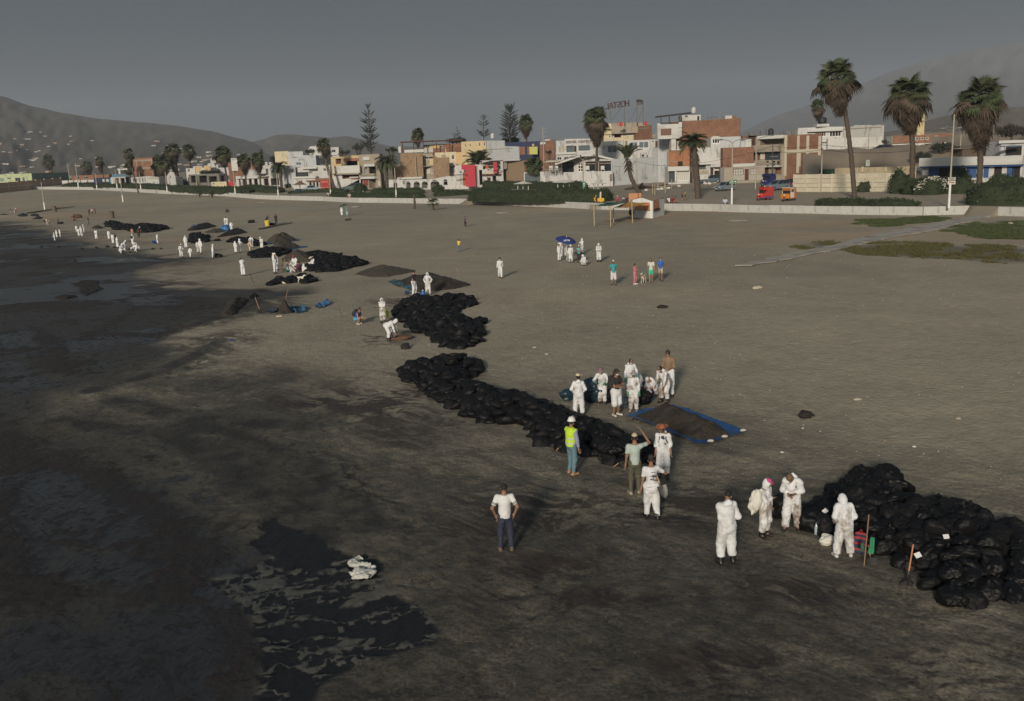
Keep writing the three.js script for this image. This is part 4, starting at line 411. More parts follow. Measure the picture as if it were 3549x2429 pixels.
{const h=bld('lattice_shop','stone fronted shop with lattice windows and a dark red door',Y6,[F1(925,1480,1060,230,228,885,[Wn(1045,902,1188,988,{nx:3,ny:2,fw:.12,frame:M.wood,pane:M.gar}),Wn(1282,902,1355,985,{nx:2,ny:2,frame:M.wood,pane:M.gar}),Dr(1208,905,1258,1062,{pane:mat(.09,.03,.02)}),Bx(1030,990,1200,1060,.2,M.stone,'stone_base'),Bx(1265,990,1470,1060,.2,M.stone,'stone_base')],M.conc)],{D:5});}
{const h=bld('column_brick_house','three-storey house with grey balcony front and brick side with concrete columns',Y6,[F1(1350,1770,1010,232,226,455,[Rc(1420,475,1750,570,M.conc,3),Rc(1380,670,1420,775,M.brickD,.8),Wn(1488,668,1700,775,{nx:1,pane:mat(.035,.045,.06,.25),frame:M.black}),Wn(1425,675,1482,760,{pane:M.concL,nx:0}),Wn(1385,885,1470,985,{pane:M.dblue,frame:M.black}),Dr(1475,880,1535,1005,{pane:mat(.06,.03,.025)}),Rc(1625,880,1715,970,M.brickD,.8),Bx(1405,445,1770,475,.8,M.white3,'roof_edge'),Bx(1352,575,1715,660,1.3,M.conc,'balcony'),Bx(1352,785,1715,860,1.3,M.conc,'balcony'),Bx(1380,860,1730,872,1.5,M.white3,'slab')],M.conc),
F1(1770,2255,990,226,219,[[1770,436],[2255,445]],[Bx(1765,436,1785,1000,.12,M.concL,'column'),Bx(1938,440,1958,960,.12,M.concL,'column'),Bx(2068,442,2090,975,.12,M.concL,'column'),Bx(2235,445,2255,960,.12,M.concL,'column'),Bx(1786,640,2236,672,.1,M.concL,'beam'),Bx(1958,680,1980,870,.08,M.concL,'column')],M.brickD)],{D:10,mat:M.brickD});for(const x of[1510,1600,1660])fbox(h,'balcony_slot',Y6,x,790,x+30,815,224.6,.2,M.dark);}
tank(Y6,1568,338,430,36,229,M.black,'large black water tank on the roof of the column brick house');
for(let i=0;i<1;i++){const h=bld('roof_clutter_house','unfinished roof with concrete posts and rubble behind the black tank',Y6,[F1(1150,1410,520,250,248,445,[Rc(1245,455,1300,490,M.dark,1.5),Rc(1320,455,1360,480,M.dark,1.5)],M.brickD)],{y0:7,D:6});for(const[x,y]of[[1260,395],[1420,375],[1500,350],[1700,395],[1740,390],[1770,390],[1860,370]])fbar(h,'rebar',Y6,x,450,x,y,246,246,.08,M.rust);fbox(h,'roof_plate',Y6,1290,428,1505,440,246,4,M.conc);}
{const h=bld('hill_villa','long white villa with wide veranda windows and big blank wall on the hill',Z5,[F1(1260,1800,600,262,258,[[1260,428],[1640,412],[1800,410]],[Wn(1465,475,1600,528,{nx:4,pane:M.dark,fw:.16}),Wn(1640,465,1780,528,{nx:3,pane:M.dark,fw:.16}),Bx(1380,440,1800,458,1.2,M.white3,'eave'),Bx(1535,535,1700,592,.9,M.white3,'balcony')],M.white),F1(1800,2275,660,258,246,[[1800,412],[1935,408],[1937,393],[2240,390],[2275,395]],[],M.white2)],{D:12,y0:8});fbox(h,'rooftop_box',Z5,1490,375,1640,412,259,3,M.white3);fbox(h,'lower_wall',Z5,1615,530,2275,750,245.6,1,M.white2);}
tank(Z5,1555,292,372,48,262,M.black,'dark water tank on the roof of the hill villa');
{const t=fbox(thing('container','dark green container behind the concrete fence','container',AT(...Z5(1665,965),196)),'body',Z5,1592,920,1742,965,196,4,mat(.03,.085,.05));for(let i=0;i<7;i++)fbox(t.parent,'rib',Z5,1596+i*20,924,1604+i*20,962,195.9,.1,mat(.026,.07,.042));}
{const h=bld('blue_white_house','low white house with blue shutters and a blue soffit at the right edge',Z6,[F1(715,780,1190,196,195,1062,[Dr(712,1095,760,1190,{pane:mat(.16,.22,.25)})],M.white),F1(780,1721,1195,190,178,[[780,985],[1721,965]],[Bx(780,975,1721,1030,1.6,M.white3,'roof_band'),Bx(780,1031,1715,1046,1.2,M.blue,'soffit'),Wn(845,1050,1115,1165,{nx:2,pane:M.dark,frame:M.blue}),Bx(848,1053,935,1162,.12,M.blue,'shutter'),Bx(1050,1050,1125,1090,.12,M.blue,'shutter'),Bx(1200,1045,1280,1155,.12,M.blue,'shutter'),Bx(1355,1045,1392,1155,.12,M.blue,'shutter'),Dr(1448,1048,1510,1185,{pane:M.dark}),Wn(1565,1045,1680,1155,{nx:1,frame:M.blue,pane:M.dark}),Bx(1568,1048,1608,1152,.12,M.blue,'shutter')],M.white)],{D:9,roofDown:.3});
const u=bld('upper_room','white upper room with a blue awning above the blue and white house',Z6,[F1(1500,1760,960,186,183,[[1500,822],[1760,835]],[Wn(1555,862,1695,948,{nx:1,pane:M.dark,frame:M.black}),Bx(1495,815,1760,832,.6,M.white3,'roof_edge')],M.white)],{y0:6.3,D:6});fbox(u,'awning',Z6,1535,856,1700,872,181.5,1.5,mat(.10,.16,.22));fbar(u,'awning_strut',Z6,1540,872,1555,940,181.5,183,.05,M.steel);fbox(u,'roof_crate',Z6,1555,948,1600,968,182,1,mat(.05,.06,.2));
const r=thing('roof_hut','dark thatched hut on the roof behind the right palm','hut',AT(...Z6(1230,960),196));fbox(r,'wall',Z6,1150,880,1500,960,196,5,mat(.10,.07,.05));fbox(r,'roof',Z6,1130,850,1510,882,195,7,mat(.08,.07,.06));fbox(r,'doorway',Z6,1385,890,1440,958,195.8,.2,M.dark);
}
{
const a=T(...Z5(1212,1195)),b=T(...Z6(590,1285));const f=thing('concrete_fence','long pale concrete slab fence behind the tall palm','fence',a.clone());const d=b.clone().sub(a),L=Math.hypot(d.x,d.z),n=Math.round(L/2.6),yaw=Math.atan2(-d.z,d.x),r=rng(12);const sl=[0,1,2,3].map(i=>stained([.47+.02*i,.43+.015*i,.33+.015*i],.35,150+i*7));const H=AT(...Z5(1212,985),-a.z).y-a.y;
const slabG=uvWorld(new RoundedBoxGeometry(L/n-.22,H/4-.05,.14,1,.03)),postG=boxG(.24,H+.5,.26,0,H/2-.2,0);
for(let i=0;i<=n;i++){const p=a.clone().lerp(b,i/n).sub(a);const o=part(f,'post',postG,sl[i % 4]);o.position.copy(p);o.rotation.y=yaw;if(i<n)for(let k=0;k<4;k++){const q=a.clone().lerp(b,(i+.5)/ n).sub(a);const s=part(f,'slab',slabG,sl[r()*4 | 0]);s.position.set(q.x,q.y+H/4*(k+.5),q.z-.02+.03*r());s.rotation.y=yaw;}}
const w2=bld('back_fence','second low fence with posts on the slope above the concrete fence',Z6,[F1(-20,730,1100,185,178,[[-20,1068],[730,1050]],[Bx(230,1055,245,1105,.2,M.cream,'post'),Bx(445,1055,460,1100,.2,M.cream,'post'),Bx(560,1050,575,1095,.2,M.cream,'post')],stained([.36,.30,.2],.6,181))],{y0:3.2,D:.6,cat:'fence'});
}
bld('faded_sign_wall','faded white wall with dark letters on the rise between the right palms',Z6,[F1(470,1000,890,250,246,[[470,850],[1000,835]],[['t','G G N',550,872,22,M.grey]],M.white2)],{y0:7,D:2,cat:'wall'});
bld('brick_shack','low brick shack with three small windows on the rise between the palms',Z6,[F1(510,870,830,262,258,775,[Wn(720,785,750,810),Wn(768,783,795,808),Wn(818,782,845,806)],M.brick)],{y0:9,D:5});
bld('brick_shack','dull brick shack to the left of the right signpost',Z6,[F1(870,1060,800,290,288,755,[Wn(900,770,930,795),Wn(985,788,1005,808,{pane:M.white3})],M.brickD)],{y0:10,D:5});
{const t=bld('ochre_tower','pale ochre narrow tower behind the middle palm at right',Z6,[F1(735,800,780,300,300,570,[Wn(755,590,775,620,{nx:0}),Bx(725,630,808,640,.5,M.conc,'ledge')],M.yellow)],{y0:10,D:5,cat:'tower'});}
// ---------- palms and trees ----------
const fanG=(n=>{const v=[],add=(...a)=>v.push(...a);add(0,0,-.012,.5,.04,-.012,.5,.04,.012,0,0,-.012,.5,.04,.012,0,0,.012);for(let i=0;i<n;i++){const a=lerp(-1.45,1.45,i /(n-1)),l=.52*(1-.18*Math.abs(a)/ 1.45),c=Math.cos(a),s=Math.sin(a),w=.036,fold=(i % 2?.018:-.01);const mx=.5+c*l*.55,mz=s*l*.55,tx=.5+c*l,tz=s*l;const px=-s*w,pz=c*w;add(.5,.04,0,mx+px,.03+fold,mz+pz,mx-px,.03-fold,mz-pz,mx+px,.03+fold,mz+pz,tx,-.15,tz,mx-px,.03-fold,mz-pz);}const g=new THREE.BufferGeometry();g.setAttribute('position',new THREE.Float32BufferAttribute(v,3));g.computeVertexNormals();return g;})(19);
const deadG=(()=>{const v=[],r=rng(17);v.push(0,0,-.012,.42,.03,-.01,.42,.03,.01);for(let i=0;i<13;i++){const a=lerp(-1.0,1.0,i/12)+(r()- .5)*.2,l=.5*(.7+.5*r()),c=Math.cos(a),s=Math.sin(a),w=.022;let px=.4,py=.03,pz=0,dy=0;for(let k=0;k<3;k++){const nx=px+c*l/3*(1-.2*k),nz=pz+s*l/3*(1-.25*k);dy-=.03+.05*k*r();const ny=py+dy;v.push(px-s*w,py,pz+c*w,px+s*w,py,pz-c*w,nx,ny,nz,...(k<2?[px+s*w,py,pz-c*w,nx+s*w*.8,ny,nz-c*w*.8,nx,ny,nz]:[]));px=nx;py=ny;pz=nz;}}const g=new THREE.BufferGeometry();g.setAttribute('position',new THREE.Float32BufferAttribute(v,3));g.computeVertexNormals();return g;})();
const featherG=(curl=>{const v=[];const n=26;const P=t=>[t*(1-.12*t),.42*t-curl*t*t];for(let i=0;i<n;i++){const t=i/n,t2=(i+1)/ n,[x,y]=P(t),[x2,y2]=P(t2);v.push(x,y,-.01,x2,y2,-.008,x2,y2,.008,x,y,-.01,x2,y2,.008,x,y,.01);if(i>3)for(const s of[-1,1]){const l=.2*Math.sin(Math.PI*clamp(t*.85+.12,0,1))+ .02;v.push(x,y,0,x2+.012,y2,0,x+l*.75,y+.05-l*.25,s*l);}}const g=new THREE.BufferGeometry();g.setAttribute('position',new THREE.Float32BufferAttribute(v,3));g.computeVertexNormals();return g;});
const featherA=featherG(.62),featherB=featherG(.95);
const greens=[mat(.046,.062,.024,.75),mat(.036,.050,.021,.8),mat(.062,.066,.029,.8)],deadM=mat(.052,.038,.027,.95),dead2=mat(.086,.062,.043,.95),barkM=(()=>{const t=tex(128,128,(u,v)=>{const k=.55+.25*pf(u,v,8,4,3)+ .3*((v*14+.2*pn(u,v,6,2))% 1);return[.12*k,.092*k,.070*k];});t.repeat.set(1,6);return new THREE.MeshStandardMaterial({map:t,roughness:.95});})();
function trunkG(h,off,r0,r1,bow,seed){const pts=[];for(let i=0;i<=8;i++){const t=i/8;pts.push(V(off.x*t+bow*Math.sin(t*Math.PI)+ .06*n2(t*6,seed),h*t-.3*(1-t),off.z*t));}const g=tubeG(pts,r0,9,40,r1);const p=g.attributes.position;for(let i=0;i<p.count;i++){const k=1+.07*Math.sin(p.getY(i)*5)+ .05*n2(p.getY(i)*3,i);const t=clamp(p.getY(i)/ h,0,1),cx=off.x*t+bow*Math.sin(t*Math.PI),cz=off.z*t;p.setX(i,cx +(p.getX(i)- cx)*k);p.setZ(i,cz +(p.getZ(i)- cz)*k);}g.computeVertexNormals();return g;}
function fanPalm(zz,b,c,hw,skirtY,label,o={}){
const base=o.d?AT(...zz(...b),o.d):T(...zz(...b)),d=-base.z,heart=AT(...zz(...c),d +(o.dz||0)),sc=zz(1,0)[0]- zz(0,0)[0],R=hw*(d>300?1.2:1.06)*sc*d/3200,h=heart.y-base.y,r=rng(o.seed||1+Math.round(base.x*7));const off=V(heart.x-base.x,0,heart.z-base.z);
const t=thing('palm_tree',label,'palm tree',base);part(t,'trunk',trunkG(h,off,o.r0??R*.075+.1,o.r1??R*.05+.1,o.bow||0,o.seed||3),barkM);
const H=V(off.x,h,off.z);const n=Math.round((o.n??32)*1.45);const q=new THREE.Quaternion(),e=new THREE.Euler(),M4=new THREE.Matrix4();const wind=o.wind??.18;
for(let i=0;i<n;i++){const el=lerp(1.45,-.85,Math.pow((i+.5)/ n,.85)),az=i*2.4+r()*.5,s=R*(.62+.38*r());const f=part(t,'frond',fanG,greens[r()*3 | 0]);e.set(r()*.6-.3 +(r()<.3?.8:0),az,el-.15*r(),'YZX');f.rotation.copy(e);f.position.copy(H).add(V(-wind*R*.2,(r()- .3)*R*.16,0));f.scale.set(s,s*1.2,s);}
const gs=[],sk=AT(...zz(c[0],skirtY),d).y-base.y,len=Math.max(.5,h-sk),ns=Math.round((o.ns??78)*1.9);for(let i=0;i<ns;i++){const k=i/ns,y=h+.05*R-len*.58*Math.pow(k,1.1),el=-lerp(.28,1.42,Math.pow(k,.6))+(r()- .5)*.4,s=lerp(R*1.12,Math.min(R*1.1,len*.6),k)*(.65+.6*r()),g=(k<.1&&r()<.25?fanG:deadG).clone();e.set((r()- .5)*1.6,r()*6.28,el,'YZX');q.setFromEuler(e);const tt=clamp(y/h,0,1.02);M4.compose(V(off.x*tt +(o.bow||0)*Math.sin(tt*Math.PI)- wind*.35*s*(1-k),y,off.z*tt),q,V(s,s*1.3,s*lerp(1,.6,k)));g.applyMatrix4(M4);gs.push(g);}
const a=gs.filter((g,i)=>i % 3),b2=gs.filter((g,i)=>i % 3==0);if(a.length){part(t,'dead_fronds',merge(a),deadM).userData.kind='stuff';part(t,'dead_fronds',merge(b2),dead2).userData.kind='stuff';}
return t;
}
function datePalm(zz,b,c,hw,label,o={}){
const base=o.d?AT(...zz(...b),o.d):T(...zz(...b)),d=-base.z,heart=AT(...zz(...c),d),sc=zz(1,0)[0]- zz(0,0)[0],R=hw*sc*d/3200,h=heart.y-base.y,r=rng(o.seed||5+Math.round(base.x*3)),off=V(heart.x-base.x,0,heart.z-base.z);
const t=thing('date_palm',label,'palm tree',base);part(t,'trunk',trunkG(h,off,(o.r0??.65)*.66,(o.r1??.55)*.7,o.bow||0,4),barkM);const n=o.n??30,e=new THREE.Euler();
for(let i=0;i<n;i++){const el=lerp(o.el0??.95,o.el1??-.55,(i+.5)/ n),s=R*(.95+.25*r());const f=part(t,'frond',(o.stiff?featherA:r()<.5?featherA:featherB),greens[r()*3 | 0]);e.set((r()- .5)*.5,i*2.399+r()*.3,el,'YZX');f.rotation.copy(e);f.position.set(off.x,h,off.z);f.scale.set(s,s,s*(o.wide??1.2));}
if(o.boss){const gs=[];for(let i=0;i<34;i++){const g=new THREE.ConeGeometry(.16,1.1+r(),4);g.rotateX(Math.PI*.82);const a=r()*6.28,y=h-r()*o.boss;g.rotateY(a);const tt=y/h;g.translate(off.x*tt +(o.bow||0)*Math.sin(tt*Math.PI)+ Math.sin(a)*.75,y,off.z*tt+Math.cos(a)*.75);gs.push(g);}part(t,'leaf_bases',merge(gs),deadM).userData.kind='stuff';}
return t;
}
fanPalm(Z1,[455,838],[437,668],60,740,'leftmost palm with a round dark crown on a thin stem rising from a bush',{n:22,ns:50,seed:21});
fanPalm(Z1,[815,838],[780,715],54,800,'dark palm leaning left beyond the white yard wall',{n:18,ns:60,seed:22});
fanPalm(Z1,[945,890],[890,665],42,780,'thin leaning palm with a narrow ragged crown above the dark kiosk house',{n:16,ns:60,seed:23});
fanPalm(Z1,[1240,948],[1153,605],50,720,'tall leaning palm left of the brick tower house with its foot on the sand',{n:18,ns:66,seed:24});
fanPalm(Z1,[1175,890],[1155,725],55,790,'short bushy palm under the leaning palm at left',{n:26,ns:30,seed:25});
fanPalm(Z1,[1460,880],[1450,690],82,800,'broad shaggy low palm at the right edge of the brick tower house',{n:34,ns:60,seed:26});
fanPalm(Z1,[1585,870],[1542,570],76,720,'big thick-trunked palm, left of a pair on the far promenade',{n:26,ns:80,seed:27,r0:1.5,r1:1});
fanPalm(Z1,[1720,850],[1690,575],64,665,'slim palm with heart shaped crown, right of a pair on the far promenade',{n:26,ns:46,seed:28});
fanPalm(Z2,[305,1050],[242,640],102,790,'full green topped palm beside the small white rooftop hut',{n:34,ns:70,seed:29});
fanPalm(Z2,[515,1050],[492,720],80,880,'palm in front of the left porch pillars',{n:30,ns:56,seed:30});
fanPalm(Z2,[680,1058],[650,705],84,860,'palm just right of the small white dome',{n:30,ns:56,seed:31});
datePalm(Z2,[920,1040],[890,790],98,'thick trunked palm in front of the pale blue house',{n:34,r0:.8,r1:.6,boss:2});
fanPalm(Z2,[1548,1070],[1408,545],95,690,'tall leaning palm with ragged yellowish crown over the red roofed lodge',{n:34,ns:80,seed:33,r0:.5,r1:.38,bow:-.8});
datePalm(Z2,[1858,1000],[1838,800],115,'feathery date palm in front of the terrace house',{n:32,r0:.95,r1:1.0,boss:2.5});
datePalm(Z2,[2135,1060],[2115,720],130,'grey drooping date palm left of the brown brick block',{n:36,el0:.8,el1:-.9,r0:.8,r1:.75});
fanPalm(Z3,[500,700],[493,425],76,560,'palm standing behind the rusty rooftop canopy',{d:330,n:34,ns:40,seed:36});
datePalm(Z3,[1185,1010],[1180,760],185,'large feather palm with long arching fronds in front of the red pillars',{n:26,el0:1.25,el1:-.25,stiff:true,r0:1.1,r1:1.5,boss:3,wide:1.5});
fanPalm(Z3,[1742,700],[1742,285],92,455,'slender palm with a brown skirt beside the pine behind the cream house',{d:335,n:30,ns:52,seed:38});
fanPalm(Z3,[1835,1035],[1828,790],128,890,'short bushy fan palm behind the hedge left of the gable house',{n:50,ns:40,seed:39});
fanPalm(Z4,[555,1125],[575,330],172,640,'big shaggy palm with a split crown in front of the hostel',{n:40,ns:120,seed:40,bow:.35});
datePalm(Z4,[1105,1212],[955,820],230,'leaning palm with a narrow upright bunch of leaves in front of the blank wall',{n:16,el0:1.25,el1:.75,stiff:true,r0:.75,r1:.6,bow:-.6,boss:2.2,wide:.7});
datePalm(Z4,[1795,1270],[1730,610],185,'green date palm with rough leaning trunk in front of the brick hotel',{n:40,el0:1.05,el1:-.2,r0:.9,r1:.95,bow:.15,boss:4.5});
fanPalm(Z5,[1510,700],[1510,175],98,335,'palm on the hill behind the villa and its dark water tank',{d:300,n:28,ns:56,seed:43});
fanPalm(Z6,[163,1345],[8,250],195,575,'tallest palm, slim leaning trunk, left of three at the right',{n:44,ns:130,seed:44,bow:.55,r0:.42,r1:.34});
fanPalm(Z6,[688,1300],[668,400],215,740,'middle of the three big palms at right with windswept brown skirt',{n:42,ns:150,seed:45,bow:.3,r0:.48,r1:.42});
fanPalm(Z6,[1310,1290],[1332,450],225,880,'rightmost big palm in front of the blue and white house',{n:44,ns:160,seed:46,r0:.5,r1:.45});
function sandPalm(px,py,hpx,label,s){const b=G(px,py),d=-b.z,h=hpx*d/3200,r=rng(px);const t=thing('young_palm',label,'palm tree',b);part(t,'trunk',trunkG(h*.45,V(0,0,0),h*.12,h*.08,0,2),barkM);for(let i=0;i<22;i++){const f=part(t,'frond',r()<.5?fanG:featherA,greens[r()*3 | 0]);f.rotation.set((r()- .5)*.6,i*2.4,lerp(1.2,-.6,i/22),'YZX');f.position.set(0,h*.5,0);const k=h*.55*s;f.scale.set(k,k,k);}}
sandPalm(1502,728,46,'small thick palm growing in the sand near the gap in the wall',1);sandPalm(692,684,26,'left of two small palms growing in the sand before the far wall',1.1);sandPalm(735,686,26,'right of two small palms growing in the sand before the far wall',1.1);
{const b=G(1437,725),t=thing('palm_stump','slender dead palm stump standing on the sand left of the small thick palm','stump',b);part(t,'stem',trunkG(3.1,V(.1,0,0),.28,.2,0,6),barkM);for(let i=0;i<7;i++){const g=new THREE.ConeGeometry(.13,.9,4);g.rotateX(.5);g.rotateY(i*.9);part(t,'leaf_base',g.translate(.1+.2*Math.sin(i*.9),3.1-i*.08,.2*Math.cos(i*.9)),deadM);}}
const tuftG=(()=>{const v=[],r=rng(77);for(let i=0;i<60;i++){const t=.25+.75*r(),x=t,y=.16*t*t,s=.10*(1.2-.5*t),a=r()*6.3,b=r()*1.6;v.push(x,y,0,x+.05,y+.02,s*.3*Math.sin(a),x+s*Math.cos(a)*.7+.06,y+s*Math.abs(Math.sin(b))*.9+.02,s*Math.sin(a));}for(let i=0;i<6;i++){const t=i/6,t2=(i+1)/ 6;v.push(t,.16*t*t,-.012,t2,.16*t2*t2,-.008,t2,.16*t2*t2+.012,.008,t,.16*t*t,-.012,t2,.16*t2*t2+.012,.008,t,.16*t*t+.015,.012);}const g=new THREE.BufferGeometry();g.setAttribute('position',new THREE.Float32BufferAttribute(v,3));g.computeVertexNormals();return g;})();
function pine(zz,b,top,hw,d,label,o={}){const base=AT(...zz(...b),d),tp=AT(...zz(...top),d),sc=zz(1,0)[0]- zz(0,0)[0],R=hw*sc*d/3200,h=tp.y-base.y,r=rng(o.seed||3);const bb=base.clone();const t=thing('pine_tree',label,'tree',bb);part(t,'trunk',trunkG(h,V(tp.x-base.x,0,0),h*.022,.05,0,3),barkM);const nw=o.w??14;for(let k=0;k<nw;k++){const u=lerp(o.lo??.1,.98,k /(nw-1)),y=h*u +(r()- .5)*h*.02,prof=o.prof?o.prof(u):Math.sqrt(1-u)*1.1;const nb=o.nb??7;for(let i=0;i<nb;i++){if(r()<(o.gap??.1))continue;const f=part(t,'branch',tuftG,o.m||greens[1]);const s=R*prof*(.75+.45*r())+ .3;f.rotation.set(0,i*6.28/nb+k*.7+r()*.4,.1+.25*r()+(u>.85?.5:0),'YZX');f.position.set((tp.x-base.x)*u,y,0);f.scale.set(s,s*(o.th??1.6),s*(o.th??1.6));}}return t;}
const pineM=mat(.034,.044,.030,.9);
pine(Z2,[1950,680],[1912,108],112,350,'tall dark conical pine behind the terrace house',{w:20,nb:9,m:pineM,th:1.7,gap:.22,prof:u=>lerp(1.05,.62,u)*(u>.88?.6:1)*(.75+.35*Math.sin(u*40)),seed:4});
pine(Z3,[1250,500],[1248,225],85,350,'small sparse pine with two clear tiers above the cream house',{w:8,nb:7,m:pineM,lo:.2,gap:.15,prof:u=>u<.35?1.1:u<.55?.25:lerp(1.05,.4,(u-.55)/ .45),seed:5});
pine(Z3,[1552,500],[1552,125],118,350,'large open-branched pine left of the slender palm',{w:16,nb:10,m:pineM,lo:.08,gap:.1,prof:u=>lerp(1.0,.72,u)*(u>.93?.6:1),th:1.25,seed:6});
pine(Z3,[952,500],[948,355],70,350,'thin young pine top showing above the rooftop canopy',{w:5,nb:6,m:pineM,lo:.25,gap:.25,prof:u=>u<.6?.9:.3,seed:7});
function crownTree(zz,c,hw,hh,d,label,m,seed=1,bk){const p=AT(...zz(...c),d),sc=zz(1,0)[0]- zz(0,0)[0],R=hw*sc*d/3200,H=hh*sc*d/3200;const b=p.clone();b.y=Math.min(p.y-H,bk??townH(p.x,p.z));const t=thing('tree',label,'tree',b),r=rng(seed);part(t,'trunk',tubeG([V(0,0,0),V(.3,(p.y-b.y)*.6,0),V(0,p.y-b.y,0)],R*.08+.1,7,8,R*.05),barkM);const v=[];for(let cl=0;cl<26;cl++){const a=r()*6.28,q=Math.sqrt(r()),cx=Math.cos(a)*q*R*.85,cz=Math.sin(a)*q*R*.7,cy=(r()- .35)*H*1.1*(1-q*.5),cr=R*.26*(.6+.7*r());for(let i=0;i<90;i++){const th=r()*6.28,ph=Math.acos(2*r()- 1),rr=cr*Math.pow(r(),.4),x=cx+rr*Math.sin(ph)*Math.cos(th),y=p.y-b.y+cy+rr*Math.cos(ph)*.75,z=cz+rr*Math.sin(ph)*Math.sin(th),s=R*.075;v.push(x,y,z,x +(r()- .5)*s*2,y +(r()- .5)*s*2,z +(r()- .5)*s*2,x +(r()- .5)*s*2,y +(r()- .2)*s*2,z +(r()- .5)*s*2);}}const g=new THREE.BufferGeometry();g.setAttribute('position',new THREE.Float32BufferAttribute(v,3));g.computeVertexNormals();part(t,'crown',g,m);for(let i=0;i<5;i++)part(t,'limb',tubeG([V(0,(p.y-b.y)*.6,0),V(Math.cos(i*1.3)*R*.6,p.y-b.y+H*.2,Math.sin(i*1.3)*R*.5)],R*.035+.05,5),barkM);return t;}
const crownM=mat(.028,.034,.022,.95);
crownTree(Z2,[900,720],140,70,356,'broad flat dark tree in front of the tall blank white house',crownM,2);
crownTree(Z2,[1250,615],62,40,372,'dark round tree top beside the white roof tank',crownM,3);
crownTree(Z2,[1640,625],70,40,360,'low palm-like tree top left of the tall conical pine',greens[1],4);
crownTree(Z2,[1800,570],80,75,360,'bushy crown just left of the tall conical pine',greens[1],5);
crownTree(Z2,[2180,600],75,45,340,'dark scrubby tree on the skyline left of the rusty canopy',crownM,6);
crownTree(Z3,[935,490],120,22,352,'flat spreading dark tree under the thin young pine',crownM,7);
crownTree(Z3,[1560,490],130,40,356,'dark tree mass at the foot of the large open pine',crownM,8);
crownTree(Y5,[530,640],55,60,290,'dim round tree behind the utility pole by the hostel',crownM,9);
crownTree(Z1,[1700,860],110,55,400,'dark leafy mass under the palm pair on the far promenade',crownM,10);
crownTree(Z1,[1880,775],95,40,395,'dark tree behind the pergola house',crownM,11);
crownTree(Z6,[450,830],40,42,240,'small green tree beside the road on the right rise',greens[0],12,8);
crownTree(Z6,[1600,730],150,85,235,'dark leafless scrub on the rise behind the right palm',mat(.034,.029,.023),17,9);crownTree(Z6,[1760,740],130,90,245,'dark scrub at the right edge above the upper room',mat(.032,.028,.022),18,9);
crownTree(Z6,[760,960],110,50,205,'dark bush on the slope left of the blue and white house',crownM,13,4);
crownTree(Z6,[980,880],130,45,215,'long dark scrub line on the slope above the white roof',crownM,14,5);
// ---------- lamp posts, utility poles, cables, signs ----------
const concM=mat(.34,.30,.24,.9),postW=mat(.68,.67,.64,.8),lampM=mat(.18,.18,.18,.5);
function lampPost(p,h,label,kind='plain',o={}){const t=thing(o.name||'lamp_post',label,o.cat||'lamp post',p);const r=o.r||.13;part(t,'shaft',new THREE.CylinderGeometry(r*.6,r,h,8).translate(0,h/2,0),o.m||concM);if(!o.noBase)part(t,'painted_base',new THREE.CylinderGeometry(r*1.12,r*1.18,h*.27,8).translate(0,h*.13,0),postW);const head=(x,y,z,yaw)=>{const g=new THREE.SphereGeometry(.3,8,6);g.scale(1.9,.5,.8);const m=part(t,'lamp_head',g,lampM);m.position.set(x,y,z);m.rotation.y=yaw;};
if(kind=='double')for(const s of[-1,1]){part(t,'arm',tubeG([V(0,h-.2,0),V(s*.45,h+.25,0),V(s*1.7,h+.55,0)],.06,6),lampM);head(s*2.1,h+.55,0,0);}
if(kind=='left'||kind=='right'){const s=(kind=='left'?-1:1)*(o.arm||1);part(t,'arm',tubeG([V(0,h-.3,0),V(s*.5,h+1.1,0),V(s*2.8,h+1.7,0)],.07,6),lampM);head(s*3.2,h+1.72,0,0);}
if(kind=='cross'){for(const y of[h-.4,h-1.4,h-2.6])part(t,'crossarm',boxG(1.8,.12,.12,.3,y,.1),lampM);part(t,'insulator',new THREE.CylinderGeometry(.05,.05,.3,6).translate(-.5,h-.2,.1),lampM);}
return t;}
function postAt(pf_,px,py,top,label,kind,o={}){const p=o.d?AT(px,py,o.d):pf_(px,py);const h=AT(px +(o.lean||0),top,-p.z).y-p.y;return lampPost(p,h,label,kind,{r:.11+.00026*-p.z,...o});}
postAt(G,156,727,630,'bare pole with a white base standing on the sand at far left');postAt(G,427,700,612,'pole with white base standing on the sand in front of the far wall');
postAt(T,244,640,567,'thin pole near the whitewashed yard wall','cross',{name:'utility_pole',cat:'pole',noBase:true});postAt(T,273,655,563,'pole at the left end of the far white wall','plain');postAt(T,337,656,600,'short pole behind the far wall by the dark kiosk house');postAt(T,407,654,588,'pole beside the white balcony platform');postAt(T,489,657,596,'pole in front of the low white house with tall openings');postAt(T,580,665,594,'pole with white base below the broad shaggy palm');postAt(T,684,656,578,'grey pole in front of the pergola house','plain',{noBase:true});postAt(T,816,673,594,'pole with white base left of the pillared porch');postAt(T,965,678,600,'lamp post with white base before the pale blue house');
postAt(T,1061,640,560,'curved street lamp in front of the white terrace house','left',{noBase:true});postAt(T,938,645,565,'utility pole before the balcony house','plain',{name:'utility_pole',cat:'pole',noBase:true});postAt(T,1147,681,592,'lamp post before the red booth','left',{arm:.5});postAt(T,1202,640,565,'thin pole before the ochre block','plain',{noBase:true});postAt(T,1374,687,581,'pole with white base in front of the arcade end');postAt(T,1446,650,542,'tall tan pole in front of the brown brick block','plain',{noBase:true});postAt(T,1524,641,578,'short pole before the widest arch','plain',{noBase:true});postAt(T,1658,693,575,'lamp post by the gap in the sea wall');postAt(T,1768,638,540,'curved lamp against the brown side wall','left',{noBase:true});postAt(T,1737,650,580,'thin white post beside the red pillar house');postAt(T,1887,640,440,'tall utility pole with several crossarms left of the hostel','cross',{name:'utility_pole',cat:'pole',noBase:true,d:272});
